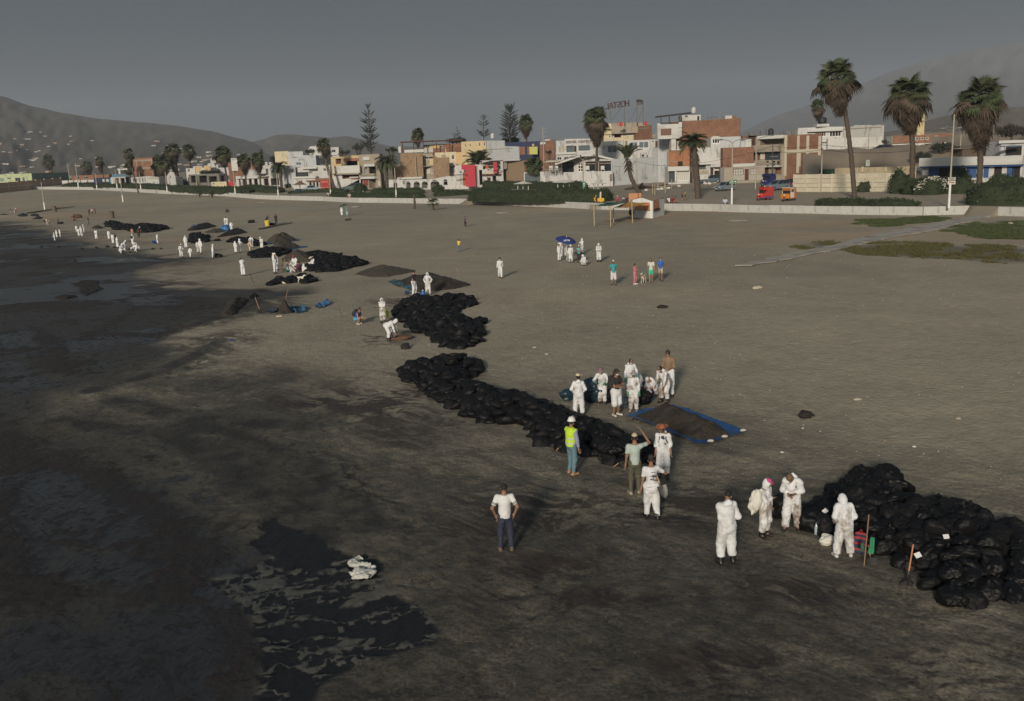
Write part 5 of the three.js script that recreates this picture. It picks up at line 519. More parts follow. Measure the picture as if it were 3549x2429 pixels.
postAt(T,2023,699,552,'double lamp post with a green sign in front of the gable house','double');postAt(T,2076,645,560,'thin white post before the big palm','plain',{noBase:true});postAt(T,2207,642,548,'grey utility pole against the blank weathered wall','plain',{name:'utility_pole',cat:'pole',noBase:true,d:240});
postAt(T,2536,707,494,'double lamp post with a green arrow sign near the seated man','double');postAt(T,2618,655,500,'curved street lamp before the grey balcony house','right',{noBase:true});postAt(T,2676,622,502,'dark utility pole before the column brick house','cross',{name:'utility_pole',cat:'pole',noBase:true,d:215,m:mat(.07,.06,.05)});postAt(T,2845,667,512,'tan utility pole standing at the concrete fence','plain',{name:'utility_pole',cat:'pole',noBase:true,d:178});
postAt(T,3288,719,397,'tall double lamp post with red arrow sign at the right end of the wall','plain',{lean:8});postAt(T,3008,540,455,'curved street lamp on the hill road right of the villa','right',{noBase:true,d:235});postAt(T,3326,540,466,'street lamp rising behind the blue and white house','left',{noBase:true,d:210});
{const p=AT(3296,446,152);const t=thing('lamp_head_pair','pair of lamp heads on short arms on the right tall lamp post','lamp',p);for(const s of[-1,1]){part(t,'arm',tubeG([V(0,-.3,.1),V(s*1,.05,.1)],.05,5),lampM);const g=new THREE.SphereGeometry(.3,8,6);g.scale(1.7,.5,.8);g.translate(s*1.3,.08,.1);part(t,'lamp_head',g,lampM);}}
function wire(a,b,sag,label){const n=14,pts=[];for(let i=0;i<=n;i++){const t=i/n,p=a.clone().lerp(b,t);p.y-=sag*4*t*(1-t);pts.push(p);}solo('power_cable',tubeG(pts,.035,4,28),M.black,label,'cable','power cables across the town');}
[[Z5,960,640,1545,628,214,178],[Z5,1545,628,2600,622,178,165],[Z5,960,700,1545,684,214,178],[Z5,1545,684,2600,700,178,165],[Z5,60,850,960,640,235,214],[Z4,775,885,1060,825,245,240],[Z4,1060,825,1450,870,240,246]].forEach(([zz,x,y,x2,y2,d,d2],i)=>wire(AT(...zz(x,y),d),AT(...zz(x2,y2),d2),.5,['upper cable from the dark pole to the tan pole','upper cable running right from the tan pole','lower cable from the dark pole to the tan pole','lower cable running right from the tan pole','cable slanting across the balustrade house to the dark pole','cable from the gable house to the grey pole','cable along the blank weathered wall'][i]));
{const p=AT(...Z5(484,1070),158.3),t=thing('direction_sign','green evacuation sign with white figure and arrow on the double lamp post','sign',p);part(t,'board',boxG(4.0,2.1,.08),mat(.01,.12,.055,.6));const w=mat(.66,.68,.66);const sh=new THREE.Shape([[0,.45],[.5,0],[0,-.45],[0,-.16],[-.7,-.16],[-.7,.16],[0,.16]].map(q=>new THREE.Vector2(...q)));part(t,'arrow',new THREE.ExtrudeGeometry(sh,{depth:.02,bevelEnabled:false}).translate(1.25,0,.045),w);part(t,'figure',merge([boxG(.22,.6,.02,0,-.05,.05),new THREE.CylinderGeometry(.15,.15,.02,10).rotateX(Math.PI/2).translate(.05,.5,.05),boxG(.5,.12,.02,-.1,-.5,.05)]),w);part(t,'lettering',merge([boxG(.9,.12,.02,-1.2,.35,.05),boxG(.9,.12,.02,-1.2,0,.05),boxG(.9,.12,.02,-1.2,-.35,.05)]),w);t.scale.setScalar(.33);part(t,'border',merge([boxG(3.8,.06,.02,0,.95,.05),boxG(3.8,.06,.02,0,-.95,.05)]),w);}
{const p=AT(...Z4(428,1105),161),t=thing('sign','small green sign on the double lamp post before the gable house','sign',p);part(t,'board',boxG(1.3,2.3,.07,0,0,.25),mat(.012,.10,.05,.6));t.scale.setScalar(.45);part(t,'figure',merge([boxG(.5,.35,.02,0,.55,.30),boxG(.8,.12,.02,0,-.5,.30),boxG(.25,.7,.02,0,.1,.30)]),mat(.66,.68,.66));}
{const p=AT(...Z6(1050,1187),154.5),t=thing('sign','two small boards with a red arrow on the right tall lamp post','sign',p);part(t,'board',boxG(1.25,.5,.06,0,.38,.2),mat(.4,.4,.38));part(t,'board',boxG(1.25,.55,.06,0,-.25,.2),mat(.55,.54,.5));const sh=new THREE.Shape([[-.5,0],[-.15,.2],[-.15,.1],[.45,.1],[.45,-.1],[-.15,-.1],[-.15,-.2]].map(q=>new THREE.Vector2(...q)));part(t,'arrow',new THREE.ExtrudeGeometry(sh,{depth:.02,bevelEnabled:false}).translate(0,-.25,.235),mat(.4,.03,.03));part(t,'lettering',merge([boxG(.9,.1,.02,0,.48,.24),boxG(.7,.08,.02,0,.3,.24)]),mat(.08,.08,.1));}
{const p=AT(...Z6(285,1020),186),t=thing('sign','small pale notice board on the slope above the concrete fence','sign',p);part(t,'board',boxG(.75,1.2,.06),mat(.42,.46,.42));part(t,'lettering',merge([boxG(.5,.08,.02,0,.3,.04),boxG(.5,.08,.02,0,.05,.04),boxG(.5,.08,.02,0,-.2,.04)]),mat(.2,.24,.2));part(t,'post',boxG(.08,1.6,.08,0,-1.2,0),M.steel);}
// ---------- kiosk, canopies, parasols, vehicles ----------
const beachBase=(zz,x,y)=>G(...zz(x,y));
{const a=beachBase(Z4,1014,1496),b=beachBase(Z4,1242,1506),c=beachBase(Z4,1391,1466);const orange=mat(.50,.215,.095,.8);const d0=-a.z,d1=-b.z,d2=-c.z;
const k=bld('beach_kiosk','white beach kiosk with orange shutters and a beige sheet roof',Z4,[F1(1014,1242,1500,d0,d1,[[1014,1290],[1115,1262],[1242,1303]],[Bx(1035,1325,1122,1402,.05,orange,'shutter'),Bx(1128,1318,1232,1410,.05,orange,'shutter'),Bx(1020,1404,1240,1412,.25,M.wood,'counter')],stained([.70,.69,.66],.25,201)),F1(1242,1391,1490,d1,d2,[[1242,1303],[1391,1303]],[Bx(1254,1304,1326,1404,.06,orange,'shutter'),Bx(1250,1400,1330,1408,.15,M.wood,'sill')],stained([.66,.65,.63],.25,205))],{y0:b.y-.1,D:3.4,roof:M.roofT,cat:'kiosk',roofDown:-.15});
{const o=k.position,A=AT(...Z4(1005,1288),d0+.2),P=AT(...Z4(1118,1258),(d0+d1)/ 2),B=AT(...Z4(1248,1303),d1),C=AT(...Z4(1396,1264),d2+.4),Q=AT(...Z4(1240,1240),(d0+d2)/ 2+2.5);const v=[P,B,C,P,C,Q,A,P,Q].flatMap(p=>[p.x-o.x,p.y-o.y+.05,p.z-o.z]);const g=new THREE.BufferGeometry();g.setAttribute('position',new THREE.Float32BufferAttribute(v,3));g.computeVertexNormals();part(k,'sheet_roof',uvWorld(g),M.roofT);}
const sb=thing('kiosk_board','orange notice board standing behind the white kiosk','board',AT(...Z4(1040,1310),d0+3));fbox(sb,'board',Z4,966,1206,1116,1312,d0+3,.12,mat(.46,.21,.11,.85));fbox(sb,'frame',Z4,1075,1206,1082,1312,d0+2.97,.06,M.rust);fbox(sb,'leg',Z4,970,1312,980,1420,d0+3,.12,M.wood);fbox(sb,'leg',Z4,1102,1312,1112,1420,d0+3,.12,M.wood);
const poles=[[ZD(1006,128),Z4(547,1362)],[ZD(1226,135),Z4(744,1358)],[ZD(1266,80),Z4(780,1383)],[ZD(1520,85),Z4(1001,1315)]].map(([b_,t_])=>{const g=G(...b_);return[g,AT(...t_,-g.z)];});
const cl=(pts,name,label,m)=>{const root=thing(name,label,'canopy',pts[0].clone());const n=14,pos=[],idx=[];for(let s=0;s<2;s++)for(let i=0;i<=n;i++)for(let j=0;j<=n;j++){const u=i/n,v=j/n,p=pts[0].clone().multiplyScalar((1-u)*(1-v)).addScaledVector(pts[1],u*(1-v)).addScaledVector(pts[2],u*v).addScaledVector(pts[3],(1-u)*v).sub(pts[0]);p.y-=.16*Math.sin(Math.PI*u)*Math.sin(Math.PI*v)+ .05*n2(u*6,v*6)+ s*.025;pos.push(p.x,p.y,p.z);}for(let s=0;s<2;s++)for(let i=0;i<n;i++)for(let j=0;j<n;j++){const a2=s*(n+1)*(n+1)+ i*(n+1)+ j,b2=a2+1,c2=a2+n+1;s?idx.push(a2,c2,b2,b2,c2,c2+1):idx.push(a2,b2,c2,b2,c2+1,c2);}const g=new THREE.BufferGeometry();g.setAttribute('position',new THREE.Float32BufferAttribute(pos,3));g.setIndex(idx);g.computeVertexNormals();part(root,'cloth',g,m);return root;};
const gr=cl([poles[0][1],poles[1][1],AT(...Z4(965,1312),d0-.5),AT(...Z4(705,1322),-poles[0][0].z+4)],'shade_cloth','dark green shade cloth stretched on bamboo poles left of the kiosk',mat(.018,.095,.055,.85));const og=cl([poles[2][1],poles[3][1].clone().add(V(.1,-.75,0)),AT(...Z4(1195,1326),d1-1),AT(...Z4(962,1312),d0-1)],'shade_cloth','mustard orange shade cloth on poles in front of the kiosk',mat(.42,.215,.04,.85));
poles.forEach(([g,t],i)=>{const r=i<2?gr:og;part(r,'pole',tubeG([g.clone().sub(r.position),t.clone().sub(r.position)],.075,7),mat(.42,.31,.18,.8));});
const bin=AT(...Z4(990,1440),d0-.4);const bb=thing('bin_bag','black bag hanging beside the kiosk under the orange cloth','bag',bin.clone());const g=new THREE.SphereGeometry(.36,12,10);g.scale(1,1.3,.8);part(bb,'body',g,mat(.012,.012,.014,.5));part(bb,'knot',new THREE.ConeGeometry(.08,.25,6).translate(0,.55,0),mat(.012,.012,.014,.5));
}
function parasol(p,R,H,label,m,o={}){const t=thing(o.name||'parasol',label,'parasol',p);const n=o.n||8;const tilt=new THREE.Group();const gm=new THREE.Matrix4().makeRotationFromEuler(new THREE.Euler(o.rx||0,0,o.rz||0)).setPosition(0,H,0);for(let i=0;i<n;i++){const a0=i/n*6.2832,a1=(i+1)/ n*6.2832,pos=[],k=o.drop??.42;const P=(a,f)=>V(Math.sin(a)*R*f,-R*k*f*(o.straight?1:f),Math.cos(a)*R*f);const N=5;for(let j=0;j<N;j++){const f0=j/N,f1=(j+1)/ N,A=P(a0,f0),B=P(a1,f0),C=P(a0,f1),D=P(a1,f1),am=(a0+a1)/ 2;const E0=P(am,f0*.975),E1=P(am,f1*.975);pos.push(...A,...C,...E0,...E0,...C,...E1,...E0,...E1,...B,...B,...E1,...D);}const flat=pos;const g=new THREE.BufferGeometry();g.setAttribute('position',new THREE.Float32BufferAttribute(flat,3));g.applyMatrix4(gm);g.computeVertexNormals();part(t,'panel',g,m);part(t,'rib',tubeG([V(0,-.02,0),P(a0,.5).add(V(0,-.02,0)),P(a0,1).add(V(0,-.02,0))],.012,4).applyMatrix4(gm),M.steel);}part(t,'pole',tubeG([V(0,-.1,0),V(0,H,0)],o.pr||.03,6),o.pm||postW);part(t,'finial',new THREE.ConeGeometry(.05,.18,6).translate(0,.06,0).applyMatrix4(gm),o.pm||postW);return t;}
{const blue=mat(.018,.035,.16,.7);const g=G(...ZD(640,590));const u=parasol(g,1.05,1,'dark blue beach umbrella with pale lettering held over the group of workers',blue,{drop:.35,rx:.25,rz:-.2});const top=AT(...ZD(640,275),-g.z).y;u.children.forEach(c=>{if(c.name!='pole')c.position.y=top-g.y-1;else c.scale.y=top-g.y;});const L=['M','O','V','I'];for(let i=0;i<5;i++)part(u,'lettering',boxG(.07,.16,.015),mat(.5,.52,.56)).position.set(-.28+i*.13,top-g.y-.24-.02*Math.abs(i-2),.83-.02*Math.abs(i-2));u.scale.set(1,1,1);
const g2=G(...ZC(240,262));const h2=AT(...ZC(252,152),-g2.z).y-g2.y;parasol(g2,.95,h2,'dark green umbrella shading two workers near the far wall',mat(.02,.055,.045,.7),{drop:.4,rz:.25});}
for(const[zz,x,yt,yb,hw,d,l]of[[Z3,1700,955,1030,118,226,'white sunshade with a pyramid top behind the hedge, left of three'],[Z3,2165,935,1030,130,222,'white sunshade behind the hedge in the middle of three'],[Z4,595,1070,1135,105,222,'white sunshade beside the big palm trunk, right of three']]){const a=AT(...zz(x,yt),d),b=T(...zz(x,yb)),sc=zz(1,0)[0]- zz(0,0)[0],R=hw*sc*d/3200;b.set(a.x,townH(a.x,a.z),a.z);const t=parasol(b,R,a.y-b.y,l,mat(.60,.57,.50,.9),{name:'sunshade',n:8,drop:.24,straight:true,pr:.12,pm:mat(.5,.48,.42)});for(const s of[-.5,.5])part(t,'post',tubeG([V(s*R,0,.3),V(s*R,a.y-b.y-R*.13,.3)],.11,6),mat(.5,.48,.42));}
{const a=AT(...Y1(835,885),308),b=V(a.x,townH(a.x,a.z),a.z);const R=130/5.282*308/3200;parasol(b,R,a.y-b.y,'brown straw parasol in front of the white annex',M.cane,{name:'straw_parasol',n:14,drop:.5,straight:true,pr:.12,pm:M.wood});}
{const p=T(...Y5(425,1165));const t=thing('display_case','white framed glass stand behind the hedge under the sunshades','stand',p);const w=9.6,h=4.2;part(t,'frame',merge([boxG(w,.25,.3,0,h,0),boxG(.25,h,.3,-w/2,h/2,0.003),boxG(.25,h,.3,w/2,h/2,0.003),boxG(.2,h,.25,0,h/2,0)]),M.white3);part(t,'pane',boxG(w-.3,h-.4,.06,0,h/2,0),M.glassL);part(t,'counter',boxG(w+3,.5,1.5,3,.6,.9),mat(.42,.2,.08));}
const tyreM=mat(.012,.012,.012,.9),rimM=mat(.32,.32,.33,.4,{metalness:.5});
const tyreG=new THREE.TorusGeometry(.235,.085,8,18),rimG=new THREE.CylinderGeometry(.19,.19,.12,14).rotateX(Math.PI/2);
const prof=(L)=>{const s=new THREE.Shape(L.map(q=>new THREE.Vector2(...q)));return s;};
function extr(L,w,bev=.05){const g=new THREE.ExtrudeGeometry(prof(L),{depth:w-2*bev,bevelEnabled:true,bevelThickness:bev,bevelSize:bev*.8,bevelSegments:2});g.translate(0,0,-w/2+bev);return g;}
function car(p,yaw,label,col,kind,o={}){
const t=thing(o.name||'parked_car',label,'car',p,yaw,o.group);const pm=mat(...col,.35,{metalness:.1});const s=o.s||1.18;t.scale.setScalar(s);const L=2.1,tall=kind=='wagon'?1.5:1.42;
part(t,'body',extr([[-L,.32],[-L,.72],[-L+.08,.9],[.95,.93],[1.95,.74],[L,.6],[L,.3],[1.72,.28],[1.6,.52],[1.35,.6],[1.08,.52],[.98,.28],[-.92,.28],[-1.04,.52],[-1.3,.6],[-1.56,.52],[-1.68,.28]],1.66,.06),pm);
const roof=kind=='wagon'?[[-2.0,.92],[-1.86,tall],[.1,tall],[.92,.92]]:kind=='sedan'?[[-1.5,.92],[-.95,tall],[.15,tall],[.9,.92]]:[[-1.95,.92],[-1.6,tall],[.1,tall],[.92,.92]];
part(t,'window',extr(roof.map(([x,y])=>[x*.985,y-.01]),1.44,.05),M.glass);const rw=roof[2][0]- roof[1][0];part(t,'roof',new RoundedBoxGeometry(rw+.12,.07,1.36,2,.03).translate((roof[2][0]+ roof[1][0])/ 2,tall+.02,0),pm);
for(const z of[-.71,.71]){const bars=[[roof[0],roof[1]],[roof[2],roof[3]],[[-.55,.92],[-.55,tall]]];if(kind=='wagon')bars.push([[-1.3,.92],[-1.3,tall]]);part(t,'pillar',merge(bars.map(([a,b])=>tubeG([V(a[0],a[1]- .03,z),V(b[0],b[1],z*.94)],.05,5))),pm);}
for(const x of[-1.3,1.34])for(const z of[-.76,.76]){const w=part(t,'wheel',rimG,rimM);w.position.set(x,.32,z);part(w,'tyre',tyreG,tyreM);}
for(const z of[-.58,.58]){part(t,'headlight',new THREE.SphereGeometry(.15,8,6).scale(.5,.6,1).translate(L-.02,.64,z),mat(.62,.62,.6,.2));part(t,'tail_light',boxG(.06,.2,.2,-L-.03,.74,z),mat(.3,.02,.02,.4));part(t,'mirror',boxG(.12,.1,.16,.75,.98,z*1.5),pm);}
part(t,'bumper',new RoundedBoxGeometry(.16,.2,1.62,2,.05).translate(L+.02,.4,0),o.bm||mat(.05,.05,.055));part(t,'grille',boxG(.04,.14,.7,L+.05,.6,0),M.black);part(t,'number_plate',boxG(.03,.12,.4,L+.12,.42,0),mat(.5,.5,.46));part(t,'bumper',new RoundedBoxGeometry(.14,.2,1.62,2,.05).translate(-L-.02,.42,0),mat(.05,.05,.055));return t;}
car(T(...Z5(385,1176)),Math.PI+.62,'silver estate car driving left behind the green arrow sign',[.20,.235,.265],'wagon',{name:'car'});
car(T(...Z5(1010,1170)),Math.PI+.55,'grey-blue estate taxi with roof lamp behind the red mototaxi',[.17,.205,.24],'wagon',{name:'car',s:1.3});
car(T(...Z5(215,1085)),Math.PI-.05,'dark teal station wagon parked by the balustrade house',[.065,.105,.13],'wagon',{s:1.28});
car(T(...Z5(-60+20,1072)),Math.PI-.1,'white hatchback parked at the pale garage door',[.62,.62,.6],'hatch',{s:1.25});
car(T(...Z5(1185,1140)),Math.PI+1.1,'dark red car partly hidden at the end of the concrete fence',[.16,.02,.035],'hatch',{s:1.25});
car(T(...Y1(1080,1082)),0.25,'pale blue saloon parked behind the shrubs near the red booth',[.34,.42,.46],'sedan',{s:1.4});
car(T(...Y1(865,1108)),-.2,'bright blue tarpaulined car left of the pale blue saloon',[.05,.13,.30],'hatch',{s:.95});
car(T(...Y1(1815,1060)),Math.PI,'dark green car beside the round bush under the date palm',[.03,.06,.06],'hatch',{s:1.6});
car(T(...Y2(1060,880)),.1,'teal car nose showing by the last arch of the arcade',[.18,.28,.30],'hatch',{s:1.4});
car(AT(...Z6(400,935),236),2.6,'dark car parked on the hill road right of the villa',[.05,.055,.065],'hatch',{s:1.5});
car(AT(...Z6(880,905),240),-.3,'small blue and white pickup on the rise right of the faded sign wall',[.5,.5,.5],'hatch',{s:1.2});
function tuk(p,yaw,label,c1,c2,door,s=1.25){const t=thing('mototaxi',label,'mototaxi',p,yaw);t.scale.setScalar(s);const a=mat(...c1,.5),b=mat(...c2,.5);
part(t,'body',extr([[-1.15,.35],[-1.2,.9],[-1.0,1.0],[.35,.95],[.75,.85],[.8,.4],[.3,.32],[-.2,.3]],1.24,.06),b);part(t,'canopy',extr([[-1.2,.95],[-1.22,1.45],[-1.0,1.72],[.25,1.74],[.55,1.55],[.42,1.42],[-.15,1.45],[-.2,.97]],1.2,.06),a);part(t,'roof',new RoundedBoxGeometry(1.75,.08,1.28,2,.04).translate(-.33,1.78,0),door?mat(.5,.5,.48):a);part(t,'windscreen',boxG(.04,.5,1.05,.5,1.2,0).applyMatrix4(new THREE.Matrix4().makeRotationZ(.12)),M.glass);part(t,'nose',new RoundedBoxGeometry(.4,.5,1.0,3,.12).translate(.72,.75,0),b);part(t,'headlight',new THREE.SphereGeometry(.1,8,6).translate(.94,.82,0),mat(.7,.66,.55,.2));for(const z of[-.35,.35])part(t,'indicator',new THREE.SphereGeometry(.06,8,6).translate(.92,.78,z),mat(.6,.2,.1,.3));part(t,'fork',tubeG([V(.75,.95,0),V(1.05,.28,0)],.06,6),M.steel);part(t,'mudguard',new THREE.TorusGeometry(.33,.07,6,12,Math.PI).translate(1.05,.3,0),b);
for(const[x,z]of[[1.05,0],[-.85,-.55],[-.85,.55]]){const w=part(t,'wheel',rimG,rimM);w.position.set(x,.3,z);w.scale.setScalar(.92);part(w,'tyre',tyreG,tyreM);}
for(const z of[-.64,.64]){if(door){const d=part(t,'door',new RoundedBoxGeometry(.85,1.25,.05,2,.02).translate(-.1,1.05,z),mat(.66,.66,.64,.5));part(d,'door_window',new RoundedBoxGeometry(.3,.42,.06,2,.02).translate(-.25,1.38,z+Math.sign(z)*.006),M.glass);part(d,'door_window',new RoundedBoxGeometry(.3,.42,.06,2,.02).translate(.1,1.38,z+Math.sign(z)*.006),M.glass);}else part(t,'side_panel',boxG(.9,.5,.03,-.55,1.2,z*.97),mat(c1[0]*.8,c1[1],c1[2]));part(t,'skirt',boxG(1.5,.18,.04,-.3,.45,z*.98),door?b:mat(.02,.06,.2));}return t;}
tuk(T(...Z5(855,1290)),Math.PI+.45,'bright red mototaxi with blue skirt and soft canopy on the sandy street',[.46,.045,.035],[.44,.04,.035],false);
tuk(T(...Z5(1140,1300)),Math.PI+.75,'orange mototaxi with white door and roof on the sandy street',[.5,.18,.03],[.5,.17,.02],true);
tuk(T(...Z5(895,1125)),Math.PI+.6,'dark blue mototaxi behind the grey-blue estate taxi',[.02,.03,.10],[.02,.03,.12],false,1.5);
{const r=rng(61);const st=mat(.5,.47,.42,.9),sk=mat(.4,.33,.22,.9);for(const[x,y]of[[1175,1180],[1325,1168],[1360,1165],[1440,1155],[1560,1130],[1930,1100],[1885,1100]]){const p=T(...Z4(x,y));const g=new THREE.IcosahedronGeometry(.42,1);const q=g.attributes.position;for(let i=0;i<q.count;i++){const k=1+.3*n3(q.getX(i)*3+x,q.getY(i)*3,q.getZ(i)*3);q.setXYZ(i,q.getX(i)*k*1.3,q.getY(i)*k*.8,q.getZ(i)*k);}g.computeVertexNormals();solo('rubble_stone',g,st,'pale lump of rubble on the sandy street between the leaning palm and the cars','stone','pale rubble lumps on the sandy street').position.copy(p).add(V(0,.15,0));}
for(const[x,y]of[[1252,1215],[1278,1230],[1402,1210],[1316,1150],[1396,1160],[1480,1150]]){const p=T(...Z4(x,y));solo('wooden_stake',new THREE.CylinderGeometry(.07,.08,2.2,6).translate(0,1.0,0),sk,'thin wooden stake standing in the sandy lot right of the leaning palm','stake','stakes in the sandy lot').position.copy(p);}
const p=T(...Z4(1230,1150));const t=thing('rubble_heap','dark heap of planks and rubble at the foot of the blank wall','rubble',p);for(let i=0;i<16;i++){const b=part(t,'plank',boxG(2+3*r(),.12+.15*r(),.3+.4*r()),r()<.5?M.conc:M.wood);b.position.set((r()- .5)*9,.15+.6*r()*r(),(r()- .5)*3);b.rotation.set((r()- .5)*.4,r()*3,(r()- .5)*.5);}}
// ---------- bags, heaps, tarps ----------
const bagM=[.0045,.0035,.0055,.004].map((v,i)=>new THREE.MeshPhysicalMaterial({color:new THREE.Color().setRGB(v,v*.98,v*1.12),roughness:[.62,.56,.7,.5][i],specularIntensity:.55,side:THREE.DoubleSide}));
function bagGeo(seed,det=11){const g=new THREE.IcosahedronGeometry(1,det),p=g.attributes.position,v=V(0,0,0),s=seed*13.7;for(let i=0;i<p.count;i++){v.fromBufferAttribute(p,i);const n=v.clone();const az=Math.atan2(n.z,n.x),up=n.y;const fold=(.25+.75*Math.max(0,up))*.10*(.5-Math.abs(Math.sin(az*4.5+5*n3(n.x*1.6+s,n.y*1.6,n.z*1.6))));let r=1+.16*n3(n.x*1.3+s,n.y*1.3,n.z*1.3)+ .07*n3(n.x*3+s,n.y*3,n.z*3+s)- .11*Math.abs(n3(n.x*4.5+s,n.y*4.5,n.z*4.5))+ .06*Math.abs(n3(n.x*11,n.y*11+s,n.z*11))+ fold;v.multiplyScalar(r);v.y*=.62;if(v.y<-.38)v.y=-.38 +(v.y+.38)*.2;if(up>.972){v.y+=(up-.972)*9;v.x*=.8;v.z*=.8;}p.setXYZ(i,v.x,v.y+.38,v.z);}const q=mergeVerts(g);q.computeVertexNormals();return q;}
function mergeVerts(g){const p=g.attributes.position,m=new Map(),pos=[],idx=[];for(let i=0;i<p.count;i++){const k=[p.getX(i),p.getY(i),p.getZ(i)].map(x=>Math.round(x*1e4)).join();let j=m.get(k);if(j===undefined){j=pos.length/3;m.set(k,j);pos.push(p.getX(i),p.getY(i),p.getZ(i));}idx.push(j);}const q=new THREE.BufferGeometry();q.setAttribute('position',new THREE.Float32BufferAttribute(pos,3));q.setIndex(idx);return q;}
const bagGs=[1,2,3,4,5,6,7,8].map(s=>bagGeo(s)),bagFar=[11,12,13].map(s=>bagGeo(s,4));
function scatter(P,spacing,r,inset=0){const L=[];let xa=1e9,xb=-1e9,za=1e9,zb=-1e9;for(const[x,z]of P){xa=Math.min(xa,x);xb=Math.max(xb,x);za=Math.min(za,z);zb=Math.max(zb,z);}let row=0;for(let z=za;z<zb;z+=spacing*.87){row++;for(let x=xa +(row % 2)*spacing/2;x<xb;x+=spacing){const X=x +(r()- .5)*spacing*.55,Z=z +(r()- .5)*spacing*.55;if(inPoly(X,Z,P)&&polyD(X,Z,P)>inset)L.push([X,Z,polyD(X,Z,P)]);}}return L;}
let bagCount=0;const BAGMAX=300;
function bagPile(zz,L,o){
const P=gpoly(zz,L),r=rng(o.seed),sp=o.sp??.46,all=[];scatter(P,sp,r,.12).forEach(([x,z,e])=>all.push([x,.0,z,e]));scatter(P,sp*1.05,r,o.l2??.5).forEach(([x,z,e])=>all.push([x,.24,z,e]));if(o.l3)scatter(P,sp*1.15,r,o.l3).forEach(([x,z,e])=>all.push([x,.46,z,e]));
all.sort((a,b)=>b[2]- a[2]);const stuff=[];const lo=o.clear||[];
for(const[x,y,z]of all){if(lo.some(q=>Math.hypot(x-q.x,z-q.z)<(q.r||.35)))continue;const s=(.26+.11*r())*(o.k||1),yy=beachH(z)+ y*.85 +(r()- .5)*.06;const M4=new THREE.Matrix4().compose(V(x,yy-.03,z),new THREE.Quaternion().setFromEuler(new THREE.Euler((r()- .5)*1.5,r()*6.28,(r()- .5)*1.5)),V(s*(.9+.35*r()),s*(.75+.3*r()),s));
if(o.single&&bagCount<BAGMAX&&y>=(o.minY??0)){bagCount++;const b=new THREE.Mesh(bagGs[r()*8 | 0],bagM[r()*4 | 0]);b.name=numbered('garbage_bag');b.castShadow=b.receiveShadow=true;b.applyMatrix4(M4);tag(b,o.bagLabel,'bag',o.group);scene.add(b);}else stuff.push(M4);}
if(stuff.length){const byG=[[],[],[]];stuff.forEach(m=>byG[r()*3 | 0].push(m));const root=new THREE.Group();root.name=numbered('bag_heap');tag(root,o.label,'bag heap');root.userData.kind='stuff';scene.add(root);byG.forEach((A,k)=>{if(!A.length)return;const im=new THREE.InstancedMesh(bagFar[k],bagM[k],A.length);A.forEach((m,i)=>im.setMatrixAt(i,m));im.name='bags';root.add(im);});}
}
const nearPile=[[-250,560],[-130,470],[0,330],[60,275],[240,190],[400,110],[540,110],[690,175],[860,230],[900,400],[1000,420],[1020,340],[1150,335],[1290,420],[1430,500],[1550,540],[1530,640],[1700,600],[1900,620],[1900,1330],[1750,1340],[1660,1300],[1560,1350],[1300,1440],[1090,1430],[1020,1320],[930,1230],[950,1110],[780,1060],[600,1000],[530,930],[430,930],[300,850],[80,640],[-100,600],[-180,660],[-270,640]];
{
const P=nearPile.map(([x,y],i)=>(i<19?[x,y+46]:[x,y-8]));
bagPile(ZH,P,{seed:3,single:true,sp:.45,l2:.5,l3:1.2,k:1.06,bagLabel:'tied black plastic bag heaped in the nearest pile at the lower right',group:'black bags of the nearest pile at lower right',label:'rest of the nearest heap of black plastic bags',clear:[G(2925,1925),G(2755,1835),G(3170,2000)].map(p=>({x:p.x,z:p.z,r:.5}))});}
const midPile=[[905,850],[925,832],[1000,820],[1085,820],[1095,836],[1068,866],[1080,880],[1130,890],[1220,915],[1290,945],[1340,955],[1400,978],[1440,1000],[1480,1016],[1525,1014],[1535,1026],[1500,1052],[1385,1056],[1320,1036],[1220,1012],[1180,972],[1080,962],[1010,922],[950,884]];
bagPile(ZS,midPile,{seed:5,single:true,sp:.44,l2:.5,l3:1.1,k:1.0,bagLabel:'tied black plastic bag in the long curved pile across the middle',group:'black bags of the long curved middle pile',label:'rest of the long curved middle pile of black plastic bags'});
bagPile(ZC,[[670,1150],[740,1080],[860,1020],[1100,1040],[1260,1010],[1400,1025],[1470,1060],[1420,1112],[1310,1122],[1270,1155],[1310,1210],[1430,1225],[1535,1275],[1545,1330],[1510,1400],[1440,1480],[1210,1490],[1060,1400],[1020,1340],[900,1340],[790,1270],[720,1210],[670,1190]],{seed:7,sp:.6,l2:.7,l3:1.6,k:1.25,label:'broad black bag heap near the person with the yellow-green bag'});
const far=(L,zz,seed,label,k=1.5)=>bagPile(zz,L,{seed,sp:.62*k/1.3,l2:.8,l3:2,k,label});
far([[1110,640],[1250,605],[1390,600],[1500,590],[1620,625],[1540,650],[1400,685],[1250,692],[1150,690]],ZB,11,'short black bag strip left of the seated workers');
far([[1780,650],[1900,645],[2121,660],[2260,690],[2440,720],[2560,760],[2480,790],[2380,800],[2240,840],[2121,855],[1960,858],[1800,850],[1790,800],[1900,790],[1850,720]],ZB,12,'wide black bag heap to the right of the seated workers');
far([[1420,495],[1470,475],[1560,490],[1700,525],[1800,545],[1920,520],[2050,530],[2300,552],[2150,580],[2020,605],[1900,620],[1790,600],[1700,570],[1540,575],[1500,545],[1430,520]],ZA,13,'long far black bag heap behind the workers at left',1.9);
far([[370,500],[390,450],[395,410],[480,392],[560,425],[630,430],[560,455],[635,470],[620,490],[400,508]],ZB,14,'small black bag heap left of the pair with a blue bag');
far([[860,495],[880,470],[1000,462],[1090,470],[1300,510],[1330,525],[1200,550],[1100,520],[960,502]],ZB,15,'thin black bag strip behind the row of four workers');
